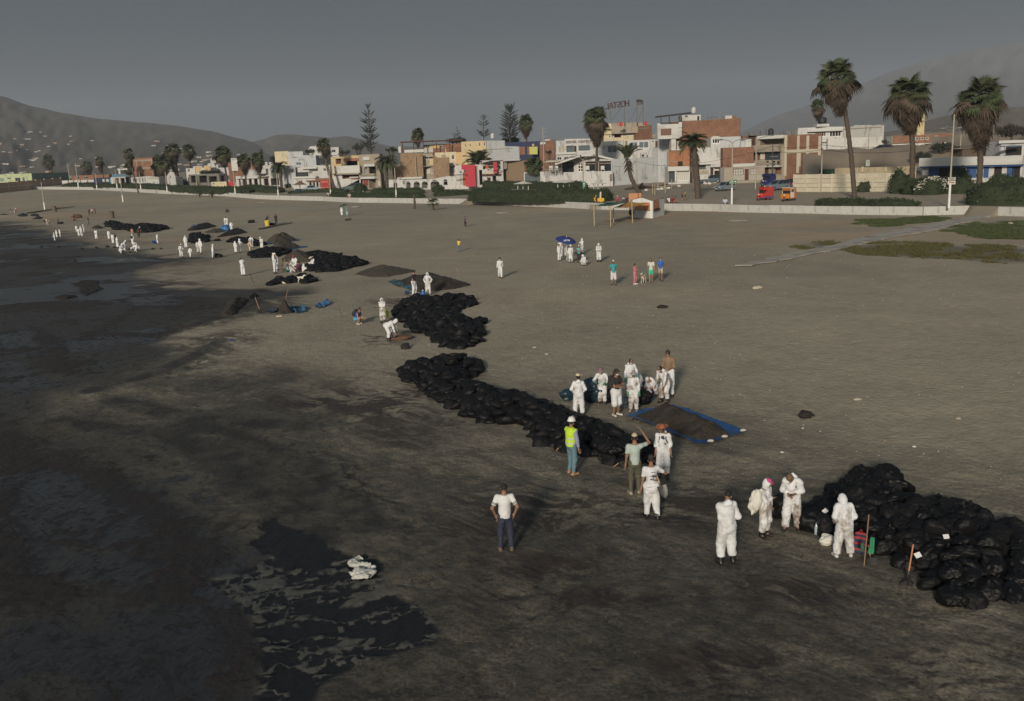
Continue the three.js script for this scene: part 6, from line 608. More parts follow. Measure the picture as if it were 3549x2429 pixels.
bagPile(ZB,[[1310,1022],[1360,1000],[1480,972],[1640,950],[1700,935],[1860,922],[1950,958],[1880,985],[1800,1003],[1700,990],[1500,1000],[1400,1026]],{seed:16,sp:.6,l2:.8,k:1.25,label:'low strip of black bags where a white dog lies'});
function mound(name,zz,L,H,label,m,o={}){const P=gpoly(zz,L),r=o.seed||1;let xa=1e9,xb=-1e9,za=1e9,zb=-1e9;for(const[x,z]of P){xa=Math.min(xa,x);xb=Math.max(xb,x);za=Math.min(za,z);zb=Math.max(zb,z);}const n=o.n||70,pos=[],idx=[],ok=[];const O=V((xa+xb)/ 2,beachH((za+zb)/ 2),(za+zb)/ 2);const wmax=Math.min(xb-xa,zb-za)*.5;for(let j=0;j<=n;j++)for(let i=0;i<=n;i++){const x=lerp(xa-.3,xb+.3,i/n),z=lerp(za-.3,zb+.3,j/n);const e=(inPoly(x,z,P)?1:-1)*polyD(x,z,P)+ .12*fb(x*2+r,z*2,3);const y=e>0?H*Math.pow(Math.min(1,e /(wmax*(o.steep||.9))),o.pow||.75)*(1+.22*fb(x*1.2+r,z*1.2,3))+(o.lump||.03)*fb(x*5+r,z*5,3):-.08;pos.push(x-O.x,y,z-O.z);ok.push(e>-.25);}for(let j=0;j<n;j++)for(let i=0;i<n;i++){const a=j*(n+1)+ i,b=a+1,c=a+n+1,d=c+1;if(ok[a]||ok[b]||ok[c]||ok[d])idx.push(a,c,d,a,d,b);}const g=new THREE.BufferGeometry();g.setAttribute('position',new THREE.Float32BufferAttribute(pos,3));g.setIndex(idx);g.computeVertexNormals();const p=g.attributes.position,uv=new Float32Array(p.count*2);for(let i=0;i<p.count;i++){uv[2*i]=p.getX(i);uv[2*i+1]=p.getZ(i);}g.setAttribute('uv',new THREE.BufferAttribute(uv,2));const s=solo(name,g,m,label,o.cat||'sand heap');s.position.copy(O);return s;}
const oilSand=(()=>{const t=tex(256,256,(u,v)=>{const k=.75+.5*pf(u,v,8,5,3),q=sm(.05,.4,pf(u,v,4,4,30));return[lerp(.042,.024,q)*k,lerp(.032,.018,q)*k,lerp(.023,.014,q)*k];});t.repeat.set(.35,.35);return new THREE.MeshStandardMaterial({map:t,roughness:.92});})(),oilSand2=mat(.052,.043,.032,.95),oilDark=mat(.016,.013,.012,.85);
const blueT=(()=>{const t=tex(128,128,(u,v)=>{const k=.75+.35*pf(u,v,8,4,5)+ .12*((u*40 % 1)<.2);return[.022*k,.085*k,.235*k];});t.repeat.set(.5,.5);return new THREE.MeshStandardMaterial({map:t,roughness:.5,side:THREE.DoubleSide});})();
function tarp(zz,L,label,m,o={}){const P=gpoly(zz,L);const s=new THREE.Shape(P.map(([x,z])=>new THREE.Vector2(x,-z)));const O=V(P[0][0],beachH(P[0][1]),P[0][1]);let xa=1e9,xb=-1e9,za=1e9,zb=-1e9;for(const[x,z]of P){xa=Math.min(xa,x);xb=Math.max(xb,x);za=Math.min(za,z);zb=Math.max(zb,z);}const n=90,pos=[],idx=[],ok=[],uv=[];for(let j=0;j<=n;j++)for(let i=0;i<=n;i++){const x=lerp(xa,xb,i/n),z=lerp(za,zb,j/n),e=(inPoly(x,z,P)?1:-1)*polyD(x,z,P);pos.push(x-O.x,.045 +(o.a||.07)*Math.max(0,fb(x*2.2,z*2.2,3))+(o.rim||0)*sm(.35,0,Math.abs(e)),z-O.z);uv.push(x,z);ok.push(e>-.02);}for(let j=0;j<n;j++)for(let i=0;i<n;i++){const a=j*(n+1)+ i,b=a+1,c=a+n+1,d=c+1;if(ok[a]+ ok[b]+ ok[c]+ ok[d]>=3)idx.push(a,c,d,a,d,b);}const g=new THREE.BufferGeometry();g.setAttribute('position',new THREE.Float32BufferAttribute(pos,3));g.setAttribute('uv',new THREE.Float32BufferAttribute(uv,2));g.setIndex(idx);g.computeVertexNormals();const t=solo(o.name||'tarpaulin',g,m,label,'tarpaulin');t.position.copy(O);return t;}
tarp(ZE,[[925,785],[1095,715],[1260,695],[1400,672],[1560,720],[1720,775],[1890,840],[2145,938],[1960,995],[1690,1078],[1600,1050],[1420,965],[1200,870],[1010,800]],'bright blue plastic tarpaulin spread under the oblong heap of oily sand',blueT,{rim:.06});
mound('sand_heap',ZE,[[985,790],[1150,725],[1290,680],[1370,690],[1550,745],[1700,805],[1860,870],[1960,935],[1985,965],[1900,985],[1780,1005],[1650,1020],[1500,975],[1400,925],[1230,865],[1090,815]],.62,'oblong heap of dark oily sand on the blue tarpaulin',oilSand,{steep:.75,n:120,lump:.07,pow:.65});
{const st=mat(.46,.42,.34,.9);for(const[x,y,l]of[[1780,1037,'pale stone on the near edge of the blue tarpaulin, leftmost of three'],[1922,992,'flat pale stone on the near edge of the blue tarpaulin, middle of three'],[2108,930,'stone on the right corner of the blue tarpaulin']]){const g=new THREE.IcosahedronGeometry(.085,2);g.scale(1.4,.7,1);const p=G(...ZE(x,y));solo('stone',g,st,l,'stone').position.set(p.x,p.y+.1,p.z);}}
mound('sand_heap',ZC,[[340,795],[480,745],[630,722],[760,745],[915,768],[820,790],[650,818],[480,822]],0.75,'long heap of brown oily sand in front of the wide bag heap',oilSand2,{seed:2,steep:1});
tarp(ZC,[[645,862],[760,850],[900,850],[930,900],[860,945],[720,905]],'tangled blue-green net at the left end of the large sand heap',mat(.03,.075,.10,.8),{a:.25,name:'net'});
tarp(ZC,[[1000,806],[1060,802],[1120,815],[1060,830]],'blue net scrap at the top of the large sand heap',mat(.03,.08,.12,.8),{a:.3,name:'net'});
mound('sand_heap',ZC,[[720,872],[860,825],[1000,835],[1160,820],[1290,860],[1430,895],[1380,908],[1250,935],[1100,948],[950,968],[830,915]],0.85,'large dark sand heap behind the two men standing above the broad bag heap',oilSand,{seed:3,steep:.85,lump:.08});
mound('sand_heap',ZB,[[1510,700],[1560,665],[1740,640],[1860,650],[1900,690],[1880,730],[1700,740],[1520,730]],1.0,'brown sand heap directly behind the seated workers',oilSand2,{seed:4,steep:.8});
tarp(ZB,[[1380,585],[1560,545],[1740,552],[1820,545],[1830,555],[1700,575],[1600,600],[1450,610]],'blue tarpaulin edge under the nearer of two pointed heaps',blueT,{a:.12});
mound('sand_heap',ZB,[[1330,590],[1450,560],[1590,540],[1700,545],[1740,555],[1640,575],[1500,600],[1400,600]],1.0,'nearer of two pointed sand heaps with blue tarpaulin edges',oilSand2,{seed:5,steep:.8});
tarp(ZB,[[1310,505],[1450,480],[1690,465],[1750,465],[1690,478],[1500,500],[1380,518]],'blue tarpaulin edge under the farther pointed heap',blueT,{a:.12});
mound('sand_heap',ZB,[[1310,495],[1420,475],[1570,452],[1660,460],[1690,468],[1560,490],[1420,508]],1.2,'farther of two pointed sand heaps with blue tarpaulin edges',oilSand2,{seed:6,steep:.8});
mound('sand_heap',ZB,[[345,350],[420,330],[540,305],[640,300],[715,300],[600,325],[480,348],[380,355]],.8,'flat dark heap with blue edges left of the pair with a blue bag',oilDark,{seed:7});
tarp(ZB,[[620,312],[690,292],[720,300],[650,316]],'blue plastic at the right end of the flat dark heap',blueT,{a:.2});tarp(ZB,[[395,325],[440,308],[475,322],[430,336]],'crumpled blue plastic on the left part of the flat dark heap',blueT,{a:.8});
mound('sand_heap',ZB,[[555,372],[680,345],[790,340],[820,365],[700,380],[600,384]],.6,'thin dark heap behind the pair with a blue bag',oilSand2,{seed:8});
mound('sand_heap',ZB,[[715,430],[800,395],[900,365],[1060,358],[1085,375],[960,400],[800,420]],.8,'thin dark heap in front of the pair with a blue bag',oilDark,{seed:9});
mound('sand_heap',ZB,[[735,1410],[800,1320],[850,1230],[930,1190],[1040,1195],[1100,1215],[1060,1260],[1020,1310],[960,1370],[860,1400]],.65,'low spread of brown oily sand left of the upright shovel',oilSand,{seed:10,steep:1,lump:.06});
mound('sand_heap',ZB,[[1075,1190],[1150,1155],[1240,1145],[1200,1170],[1130,1195]],.3,'small dark patch of sand above the brown oily spread',oilDark,{seed:11});
mound('sand_heap',ZB,[[1440,1365],[1480,1320],[1550,1290],[1620,1310],[1650,1365],[1550,1375]],1.15,'small steep cone of oily sand with a shovel stuck in it',oilSand,{seed:12,steep:1.05,pow:1.1});
tarp(ZB,[[1620,1320],[1700,1285],[1800,1295],[1820,1340],[1700,1368],[1625,1360]],'heap of crumpled blue net right of the steep sand cone',mat(.03,.085,.15,.8),{a:.42,name:'net'});tarp(ZB,[[1915,1285],[1980,1250],[2080,1225],[2100,1255],[2030,1290],[1950,1305]],'crumpled blue net left of the squatting person',mat(.025,.085,.19,.8),{a:.42,name:'net'});tarp(ZB,[[1335,1335],[1400,1305],[1470,1315],[1450,1355],[1360,1365]],'dark blue net left of the steep sand cone',mat(.02,.03,.055,.85),{a:.5,name:'net'});tarp(ZC,[[795,975],[820,960],[850,972],[820,984]],'scrap of blue net by the man in the navy shirt',blueT,{a:.4,name:'net'});tarp(ZA,[[2040,745],[2070,725],[2110,740],[2080,762]],'small crumpled blue sheet left of the lone worker',blueT,{a:.6});tarp(ZL,[[1300,470],[1330,458],[1360,470],[1330,480]],'scrap of blue net lying alone on the dark sand',blueT,{a:.4,name:'net'});
mound('sand_heap',ZA,[[220,375],[280,350],[330,345],[380,365],[370,388],[270,392]],1.2,'dark heap beside the far left group',oilDark,{seed:13});mound('sand_heap',ZA,[[400,370],[470,358],[530,365],[520,385],[430,388]],1,'second dark heap right of the far left group',oilDark,{seed:14});mound('sand_heap',ZA,[[430,425],[480,395],[530,385],[585,405],[540,425]],1,'third dark heap nearest in the far left row',oilDark,{seed:15});mound('sand_heap',ZA,[[0,365],[30,350],[120,362],[60,368]],.6,'thin dark heap at the left edge of the picture',oilDark,{seed:16});mound('sand_heap',ZA,[[1220,545],[1290,520],[1350,522],[1410,545],[1300,555]],.8,'low dark mound left of the long far bag heap',oilSand,{seed:17});mound('sand_heap',ZA,[[575,455],[600,438],[628,448],[610,462]],.6,'little dark mound behind the pair in white shirts',oilDark,{seed:18});
[[330,540,.4],[1090,820,.35],[780,795,.35],[1290,805,.3],[1440,795,.4],[1540,805,.35],[2050,825,.4],[2160,822,.35],[550,790,.3],[1000,985,.15],[1730,830,.3]].forEach(([x,y,h],i)=>mound('sand_clod',ZA,[[x-26,y],[x-8,y-12],[x+18,y-8],[x+28,y+4],[x+2,y+9]],h,['dark clod alone near the left edge of the wet sand','dark clod in front of the left worker group','flat clod on the wet sand below the trio','clod left of the bending workers','clod right below the worker facing away','clod beside the worker with arms folded','clod in front of the lone right worker','clod right of the low mound row','small clod on the dark flats below the trio','flat dark clod on the edge of the wet tongue','clod between the two crouching workers'][i],oilDark,{seed:20+i,n:24,cat:'clod'}));
mound('seaweed_mound',ZA,[[980,1300],[1090,1245],[1190,1238],[1330,1250],[1320,1320],[1390,1350],[1260,1400],[1160,1440],[1070,1400],[1060,1330]],.07,'dark seaweed mound on the grey wet flat at left',mat(.010,.007,.0065,.95),{seed:40,lump:.08,pow:.5,cat:'seaweed'});mound('seaweed_mound',ZA,[[740,1470],[860,1435],[980,1445],[1030,1455],[900,1482],[800,1485]],.15,'flat seaweed strip below the dark mound on the wet flat',mat(.010,.007,.0065,.95),{seed:41,pow:.5,cat:'seaweed'});
const woodM=mat(.40,.25,.13,.75),ironM=mat(.05,.047,.045,.55,{metalness:.4});
function stick(a,b,r,name,label,cat,m=woodM){const t=solo(name,tubeG([V(0,0,0),b.clone().sub(a)],r,7),m,label,cat);t.position.copy(a);return t;}
const bladeG=(()=>{const pos=[],idx=[],n=10;for(let s=0;s<2;s++)for(let j=0;j<=n;j++)for(let i=0;i<=n;i++){const v=j/n,u=i/n*2-1,w=.14*Math.pow(Math.max(.02,1-Math.pow(v,3.2)),.6);pos.push(u*w,-v*.36,.05*u*u-.03*v-s*.006);}for(let s=0;s<2;s++)for(let j=0;j<n;j++)for(let i=0;i<n;i++){const a=s*(n+1)*(n+1)+ j*(n+1)+ i;idx.push(a,a+1,a+n+2,a,a+n+2,a+n+1);}const g=new THREE.BufferGeometry();g.setAttribute('position',new THREE.Float32BufferAttribute(pos,3));g.setIndex(idx);g.computeVertexNormals();return g;})();
function shovel(p,dirTop,len,label,o={}){const t=thing('shovel',label,'shovel',p);const q=new THREE.Quaternion().setFromUnitVectors(V(0,1,0),dirTop.clone().normalize());const g=new THREE.Group();const put=(nm,ge,m)=>{const x=part(t,nm,ge,m);x.quaternion.copy(q);return x;};put('blade',bladeG.clone().translate(0,.3,0).rotateY(o.turn||0),o.bm||ironM);put('handle',tubeG([V(0,.26,0),V(0,len,0)],.019,7),o.m||woodM);put('socket',new THREE.CylinderGeometry(.024,.03,.16,8).translate(0,.3,0),ironM);if(o.grip)put('grip',tubeG([V(-.06,len-.02,0),V(-.07,len+.12,0),V(.07,len+.12,0),V(.06,len-.02,0)],.014,6,14),o.m||woodM);return t;}
{let a=G(...ZE(808,1283)),b=G(...ZE(960,1218));a.y+=.05;b.y+=.22;stick(a,b,.02,'wooden_pole','wooden handle lying at the near end of the middle bag pile','handle');a=G(...ZE(228,1122));b=G(...ZE(318,1075));a.y+=.05;b.y+=.3;stick(a,b,.02,'wooden_pole','wooden handle poking out behind the man in the yellow-green vest','handle');
{const p=G(...ZH(385,1010));const tp=AT(...ZH(430,540),-p.z-.55);stick(p,tp,.016,'wooden_pole','tall thin wooden pole standing by the striped backpack','pole',mat(.26,.18,.11));}
{const p=G(...ZH(464,1010));p.y-=.1;shovel(p,V(-.16,1,-.1),.62,'shovel stuck in the sand by the green cloth with orange handle',{m:mat(.45,.17,.07,.7)});}
{const p=G(...ZH(775,1180));p.y-=.06;shovel(p,V(.19,1,-.18),1.0,'shovel with orange wooden handle standing before the nearest bag pile',{m:mat(.45,.18,.075,.7),turn:1.2});const m=mound('sand_clod',ZH,[[705,1180],[760,1160],[835,1170],[840,1188],[770,1200]],.12,'dark clump of sand at the foot of the orange handled shovel',oilDark,{n:30,cat:'clod'});}
{const p=G(...ZB(1255,1362));p.y-=.05;shovel(p,V(-.25,1,.05),1.25,'shovel standing left of the steep sand cone',{bm:mat(.012,.012,.014)});}
{const p=G(...ZB(1550,1330));p.y+=.5;shovel(p,V(.3,1,-.1),1.1,'shovel stuck in the top of the steep sand cone',{m:mat(.28,.16,.10)});}
{const p=G(...ZB(1180,1040)),tp=AT(...ZB(1122,885),-p.z-.6);const t=thing('rake','long rake leaning at the feet of the worker standing alone','rake',p);part(t,'handle',tubeG([V(0,0,0),tp.sub(p)],.025,6),mat(.07,.05,.04));part(t,'head',boxG(.62,.06,.06,0,.03,0),mat(.12,.07,.05));for(let i=0;i<9;i++)part(t,'tine',boxG(.015,.1,.015,-.28+i*.07,-.03,0),ironM);}
{const p=G(...ZB(1548,862));shovel(p,V(0,1,-.15),1.3,'shovel standing left of the seated workers',{});stick(G(...ZB(1510,860)),AT(...ZB(1512,670),-G(...ZB(1510,860)).z),.02,'wooden_pole','reddish pole held upright left of the seated workers','pole',mat(.25,.12,.08));}
{const a2=G(...ZB(1440,1410)),b2=G(...ZB(1510,1406));a2.y+=.05;b2.y+=.05;stick(a2,b2,.045,'timber','short pale piece of timber below the steep sand cone','timber',mat(.5,.42,.3));}
{const a2=G(...ZC(228,1195)),b2=AT(...ZC(195,1100),-a2.z);stick(a2,b2,.02,'wooden_pole','thin upright handle left of the squatting person','handle',mat(.09,.07,.06));}
}
function lumpG(r,seed,sx=1,sy=1,sz=1,det=7,amp=.3){const g=new THREE.IcosahedronGeometry(r,det),p=g.attributes.position;for(let i=0;i<p.count;i++){const x=p.getX(i)/ r,y=p.getY(i)/ r,z=p.getZ(i)/ r,k=1+amp*n3(x*1.8+seed,y*1.8,z*1.8)+ amp*.4*n3(x*5+seed,y*5,z*5);p.setXYZ(i,p.getX(i)*k*sx,p.getY(i)*k*sy,p.getZ(i)*k*sz);}const q=mergeVerts(g);q.computeVertexNormals();return q;}
function lump(zz,x,y,r,name,label,cat,m,sx=1,sy=.7,sz=1,seed=1,up=.6,det=7){const p=G(...zz(x,y));const o=solo(name,lumpG(r,seed,sx,sy,sz,det),m,label,cat);o.position.set(p.x,p.y+r*sy*up,p.z);return o;}
const clothW=mat(.58,.56,.50,.85),bagBlue=new THREE.MeshStandardMaterial({color:new THREE.Color().setRGB(.012,.03,.045),roughness:.35,side:THREE.DoubleSide});
lump(ZG,1580,1035,.19,'white_sack','rounded white cloth bundle on the sand left of the hooded worker facing away','sack',clothW,1.15,.85,.9,3);
lump(ZG,1040,735,.34,'garbage_bag','single round black bag between the pink capped worker and the bare ankled one','bag',bagM[0],1,1.1,.9,4,.85);lump(ZG,1385,870,.33,'garbage_bag','black bag with an orange tie at the left end of the nearest pile','bag',bagM[1],1.1,1,.9,5,.8);lump(ZG,1540,905,.30,'garbage_bag','black bag under the green gloves','bag',bagM[2],1.15,.95,.9,6,.8);
{const p=AT(...ZG(1545,800),-G(...ZG(1540,905)).z+.05);const t=solo('rubber_gloves',merge([lumpG(.09,1,1.9,.35,.8,5),...[0,1,2,3].map(i=>new THREE.CapsuleGeometry(.016,.12,3,6).rotateZ(Math.PI/2+.1*i).translate(.16,.02+.02*i,-.06+.04*i))]),mat(.03,.24,.15,.5),'green rubber gloves lying on a black bag','gloves');t.position.copy(p);t.rotation.set(.2,.3,.25);}
{const p=AT(...ZG(1415,690),-G(...ZG(1385,870)).z);const t=solo('plastic_strip',lumpG(.10,3,1.5,.3,.5,4),mat(.5,.10,.05,.6),'orange plastic strip on top of a black bag','plastic');t.position.copy(p);t.rotation.z=-.4;}
function bottle(p,h,r,label,m,name='water_bottle'){const t=thing(name,label,'bottle',p);part(t,'body',new THREE.LatheGeometry([[0,0],[r,.0],[r,h*.28],[r*.93,h*.31],[r,h*.34],[r,h*.62],[r*.8,h*.74],[r*.32,h*.86],[r*.32,h*.93]].map(q=>new THREE.Vector2(...q)),16),m);part(t,'cap',new THREE.CylinderGeometry(r*.38,r*.38,h*.08,12).translate(0,h*.96,0),mat(.1,.22,.4,.5));part(t,'label_band',new THREE.CylinderGeometry(r*1.015,r*1.015,h*.2,16,1,true).translate(0,h*.47,0),mat(.3,.36,.4,.6));return t;}
const petM=new THREE.MeshStandardMaterial({color:new THREE.Color().setRGB(.16,.22,.28),roughness:.12,transparent:false});bottle(G(...ZG(1447,925)),.34,.045,'clear plastic bottle standing by the bag under the green gloves',mat(.30,.34,.36,.15));bottle(G(...ZE(903,668)),.44,.135,'large bluish water jug beside the bare-legged person in black',petM,'water_jug');{const p=G(...ZC(972,1000));const t=thing('water_jug','blue round water container between the two men above the broad bag heap','jug',p);part(t,'body',lumpG(.22,2,.85,1.05,.85,6,.04).translate(0,.22,0),mat(.02,.10,.32,.35));part(t,'cap',new THREE.CylinderGeometry(.06,.06,.08,10).translate(0,.47,0),mat(.5,.5,.5));}
lump(ZE,1165,535,.30,'garbage_bag','shiny purple bag beside the bending worker with brown stains','bag',mat(.055,.018,.085,.4),.95,1.0,.8,7,1);lump(ZE,1110,640,.33,'garbage_bag','big black bag in front of the purple bag','bag',bagM[0],1.05,1.0,.85,8,.9);lump(ZE,1180,600,.14,'plastic_bag','small bright blue plastic bag in front of the purple bag','bag',mat(.04,.20,.42,.4),1,.95,.7,9,.95);lump(ZE,340,595,.26,'garbage_bag','dark bluish bag at the left of the worker in a straw hat','bag',bagBlue,1.25,.95,.8,10,.9);
{const p=G(...ZE(600,625));const b=solo('garbage_bag',lumpG(.52,14,1.15,1.0,.8,12,.22),bagBlue,'big dark blue plastic bag held open by the worker with green gloves','bag');b.position.set(p.x+.05,p.y+.50,p.z-.15);lump(ZE,755,620,.22,'garbage_bag','small black bag behind the bare-legged person in black','bag',bagM[1],.9,1.3,.8,12,.9);}
{
const p=G(...ZG(1955,1150));const t=thing('backpack','red and navy striped backpack lying against the bags','backpack',V(p.x,p.y,p.z));const tilt=new THREE.Matrix4().makeRotationFromEuler(new THREE.Euler(-.45,.2,-.25));const body=lumpG(.24,3,.86,1.2,.55,8,.06);body.translate(0,.27,0);body.applyMatrix4(tilt);part(t,'body',body,mat(.03,.035,.07,.85));for(const y of[.10,.24,.38,.50]){const g=new THREE.TorusGeometry(.2,.035,6,24);g.rotateX(Math.PI/2);g.scale(1.04*Math.sqrt(Math.max(.1,1-Math.pow((y-.27)/ .31,2))),1,.70*Math.sqrt(Math.max(.1,1-Math.pow((y-.27)/ .31,2))));g.translate(0,y,0);g.applyMatrix4(tilt);part(t,'stripe',g,mat(.33,.035,.045,.8));}part(t,'handle',tubeG([V(-.05,.54,-.02),V(0,.62,-.02),V(.05,.54,-.02)],.012,6,10).applyMatrix4(tilt),mat(.3,.03,.04));}
{const p=AT(...ZG(2092,1135),-G(...ZH(464,1010)).z);const g=new THREE.PlaneGeometry(.17,.40,8,14),q=g.attributes.position;for(let i=0;i<q.count;i++)q.setXYZ(i,q.getX(i)*(1-.35*(q.getY(i)+ .2)/ .4),q.getY(i),.035*Math.sin(q.getX(i)*40)+ .03*n2(q.getY(i)*9,q.getX(i)*9));g.computeVertexNormals();const c=solo('green_cloth',g,mat(.025,.20,.10,.8),'green cloth hanging on the orange shovel handle beside the striped backpack','cloth');c.position.set(p.x,p.y+.2,p.z+.03);c.rotation.set(-.2,0,-.15);const g2=lumpG(.11,5,.5,1,.5,5,.4);solo('green_netting',g2,mat(.03,.10,.06,.9),'tangle of green netting on the pole by the striped backpack','netting').position.set(p.x-.22,p.y+.16,p.z+.02);}
[[1140,740,.07,'white paper scrap on top of the nearest bag pile'],[880,910,.075,'bright white paper square on a bag above the orange handled shovel'],[28,505,.07,'white and black packet on a bag left of the hooded worker'],[340,545,.05,'small shiny packet on a bag right of the hooded worker']].forEach(([x,y,s,l],i)=>{const d=-G(...ZH(x,y)).z-1.05+i*.02,p=AT(...ZH(x,y),d);const g=new RoundedBoxGeometry(s*2,.012,s*1.7,1,.004);const o=solo('paper_scrap',g,mat(.62,.62,.62,.6),l,'paper');o.position.copy(p);o.rotation.set(.75,.3*i,.12);});
{
const p=G(...ZO(1205,620)),t=thing('crumpled_sheet','crumpled dirty white plastic sheet lying in an S at the edge of the black oil','sheet',p);const m=mat(.42,.42,.385,.6);const pts=[[1200,525],[1130,560],[1190,575],[1270,590],[1285,630],[1230,665]].map(q=>{const w=G(...ZO(...q)).sub(p);w.y=.06;return w;});const c=new THREE.CatmullRomCurve3(pts);const g=new THREE.TubeGeometry(c,60,.11,12,false),q=g.attributes.position;for(let i=0;i<q.count;i++){const x=q.getX(i),y=q.getY(i),z=q.getZ(i);const k=.045*n3(x*9,y*9,z*9)+ .03*n3(x*22,y*22,z*22);q.setXYZ(i,x+k,Math.max(0,y*.75+k),z+k);}g.computeVertexNormals();part(t,'fold',g,m);const h=lumpG(.22,6,1.25,.45,.8,9,.5);const w=G(...ZO(1195,645)).sub(p);h.translate(w.x,.06,w.z);part(t,'fold',h,m);}
{const pale=mat(.40,.35,.27,.9),r=rng(71);const S=[[ZS,1719,655,.5,'tan rock alone on the open sand at right',1.5],[ZS,1945,908,.22,'tan flat stone on the right of the open sand',1.6],[ZR,1543,1342,.14,'pale stone near the right edge',1.3],[ZR,1845,212,.55,'tan rock in the grass below the path gap',1.4],[ZR,1285,1505,.1,'whitish stone low on the right of the open sand',1.3],[ZR,520,1537,.09,'white stone right of the blue tarpaulin corner',1.3],[ZR,640,1397,.08,'small white stone below the dark bag lump',1.2],[ZE,10,72,.16,'grey brown stone at the upper left of the straw hat group',1.6],[ZE,130,140,.16,'broken stone above the straw hat group',1.4]];S.forEach(([zz,x,y,rr,l,sx],i)=>lump(zz,x,y,rr*.5,'stone',l,'stone',i>3&&i<7?mat(.55,.53,.48):pale,sx,.6,1,i+2,.5,3));
lump(ZR,655,1335,.22,'dark_stone','black lump alone on the open sand right of the blue tarpaulin','stone',oilDark,1.3,.75,1,3,.6);lump(ZR,703,1326,.05,'dark_stone','tiny black lump beside the larger one','stone',oilDark);lump(ZS,1503,699,.25,'dark_stone','dark lump on the sand below the walking family','stone',oilDark,1.5,.5,1,3);lump(ZC,1500,1250,.35,'garbage_bag','single dark bag right of the broad bag heap','bag',bagM[1],1.3,.8,1,4);lump(ZC,810,1480,.22,'driftwood','small dark driftwood knot in front of the broad bag heap','driftwood',oilDark,1.2,.9,1,5);lump(ZC,780,1395,.4,'seaweed_clump','brown tangled clump at the hands of the stooping worker','seaweed',mat(.11,.058,.035),1.5,.45,.8,9,.5);lump(ZB,1140,255,.5,'garbage_bag','dark tied bag alone on the sand left of the yellow bucket','bag',bagM[0],1.4,.7,1,2);lump(ZB,720,475,.35,'garbage_bag','small black bag alone between the heaps','bag',bagM[1],1.5,.55,1,2);
const driftM=mat(.17,.135,.10,.95);const log=(zz,x0,y0,x1,y1,rr,l)=>{const a=G(...zz(x0,y0)),b=G(...zz(x1,y1));const t=thing('driftwood',l,'driftwood',a);const m=a.clone().lerp(b,.5);m.y+=rr;part(t,'trunk',tubeG([V(0,rr*.5,0),m.sub(a),b.clone().sub(a).add(V(0,rr*.7,0))],rr,7,10,rr*.4),driftM);part(t,'branch',tubeG([b.clone().sub(a).multiplyScalar(.5).add(V(0,rr,0)),b.clone().sub(a).multiplyScalar(.75).add(V(0,rr*3,-1.2))],rr*.4,5,4,rr*.15),driftM);};
log(ZB,1235,340,1640,262,.17,'long driftwood log beside the two dark dressed men');log(ZA,370,350,1000,262,.24,'long thin log on the far sand from the pole to the right');log(ZC,265,305,315,298,.25,'short driftwood below the green umbrella pair');
for(const[zz,x,y,l]of[[ZA,735,325,'brown barrel on the sand beside the far log'],[ZA,1502,412,'dull brown barrel above the long far bag heap']]){const p=G(...zz(x,y));const t=thing('barrel',l,'barrel',p);part(t,'body',new THREE.CylinderGeometry(.62,.6,1.5,14).translate(0,.75,0),mat(.12,.09,.065));part(t,'rim',new THREE.TorusGeometry(.62,.05,6,18).rotateX(Math.PI/2).translate(0,1.5,0),mat(.08,.06,.05));}
{const p=G(...ZS(1700/1,500));const slab=(zz,x,y,w,d,l)=>{const q=G(...zz(x,y));const o=solo('concrete_slab',lumpG(1,x,w/2,.16,d/2,3,.15),mat(.30,.27,.22),l,'slab');o.position.copy(q).add(V(0,.06,0));};slab(Z3,1470,1322,2.6,1.6,'pale slab lying on the sand below the gap in the wall');slab(Z5,535,1540,3.2,2.4,'round pale slab on the sand in front of the kiosk end of the wall');slab(Z2,690,1205,3,1.6,'weathered flat slab near the far wall');slab(Z2,1775,1252,2.2,1.4,'flat slab right of the green umbrella');}
const chip=new THREE.OctahedronGeometry(1,0),L=[];for(let i=0;i<9000&&L.length<3200;i++){const z=-lerp(26,105,r()),x=lerp(-.25,.62,r())*-z;if(r()>sm(24,46,-z+1.2*x))continue;const p=[x,z];if(inPoly(x,z,WETLINE)||x<-8-z*-.02 +(z>-40?8:0))continue;L.push(p);}const im=new THREE.InstancedMesh(chip,mat(.48,.45,.38,.8),L.length),M4=new THREE.Matrix4();L.forEach(([x,z],i)=>{const s=.006+.016*Math.pow(r(),4)*(1-z/60);M4.compose(V(x,.02+.03*fb(x*.35,z*.35+40,4)+ .05*fb(x*.05+3,z*.05,4),z),new THREE.Quaternion().setFromAxisAngle(V(0,1,0),r()*6),V(s*1.5,s*.7,s));im.setMatrixAt(i,M4);});im.name=numbered('shell_litter');tag(im,'tiny pale shells and chips strewn over the dry sand','shells');im.userData.kind='stuff';scene.add(im);
}
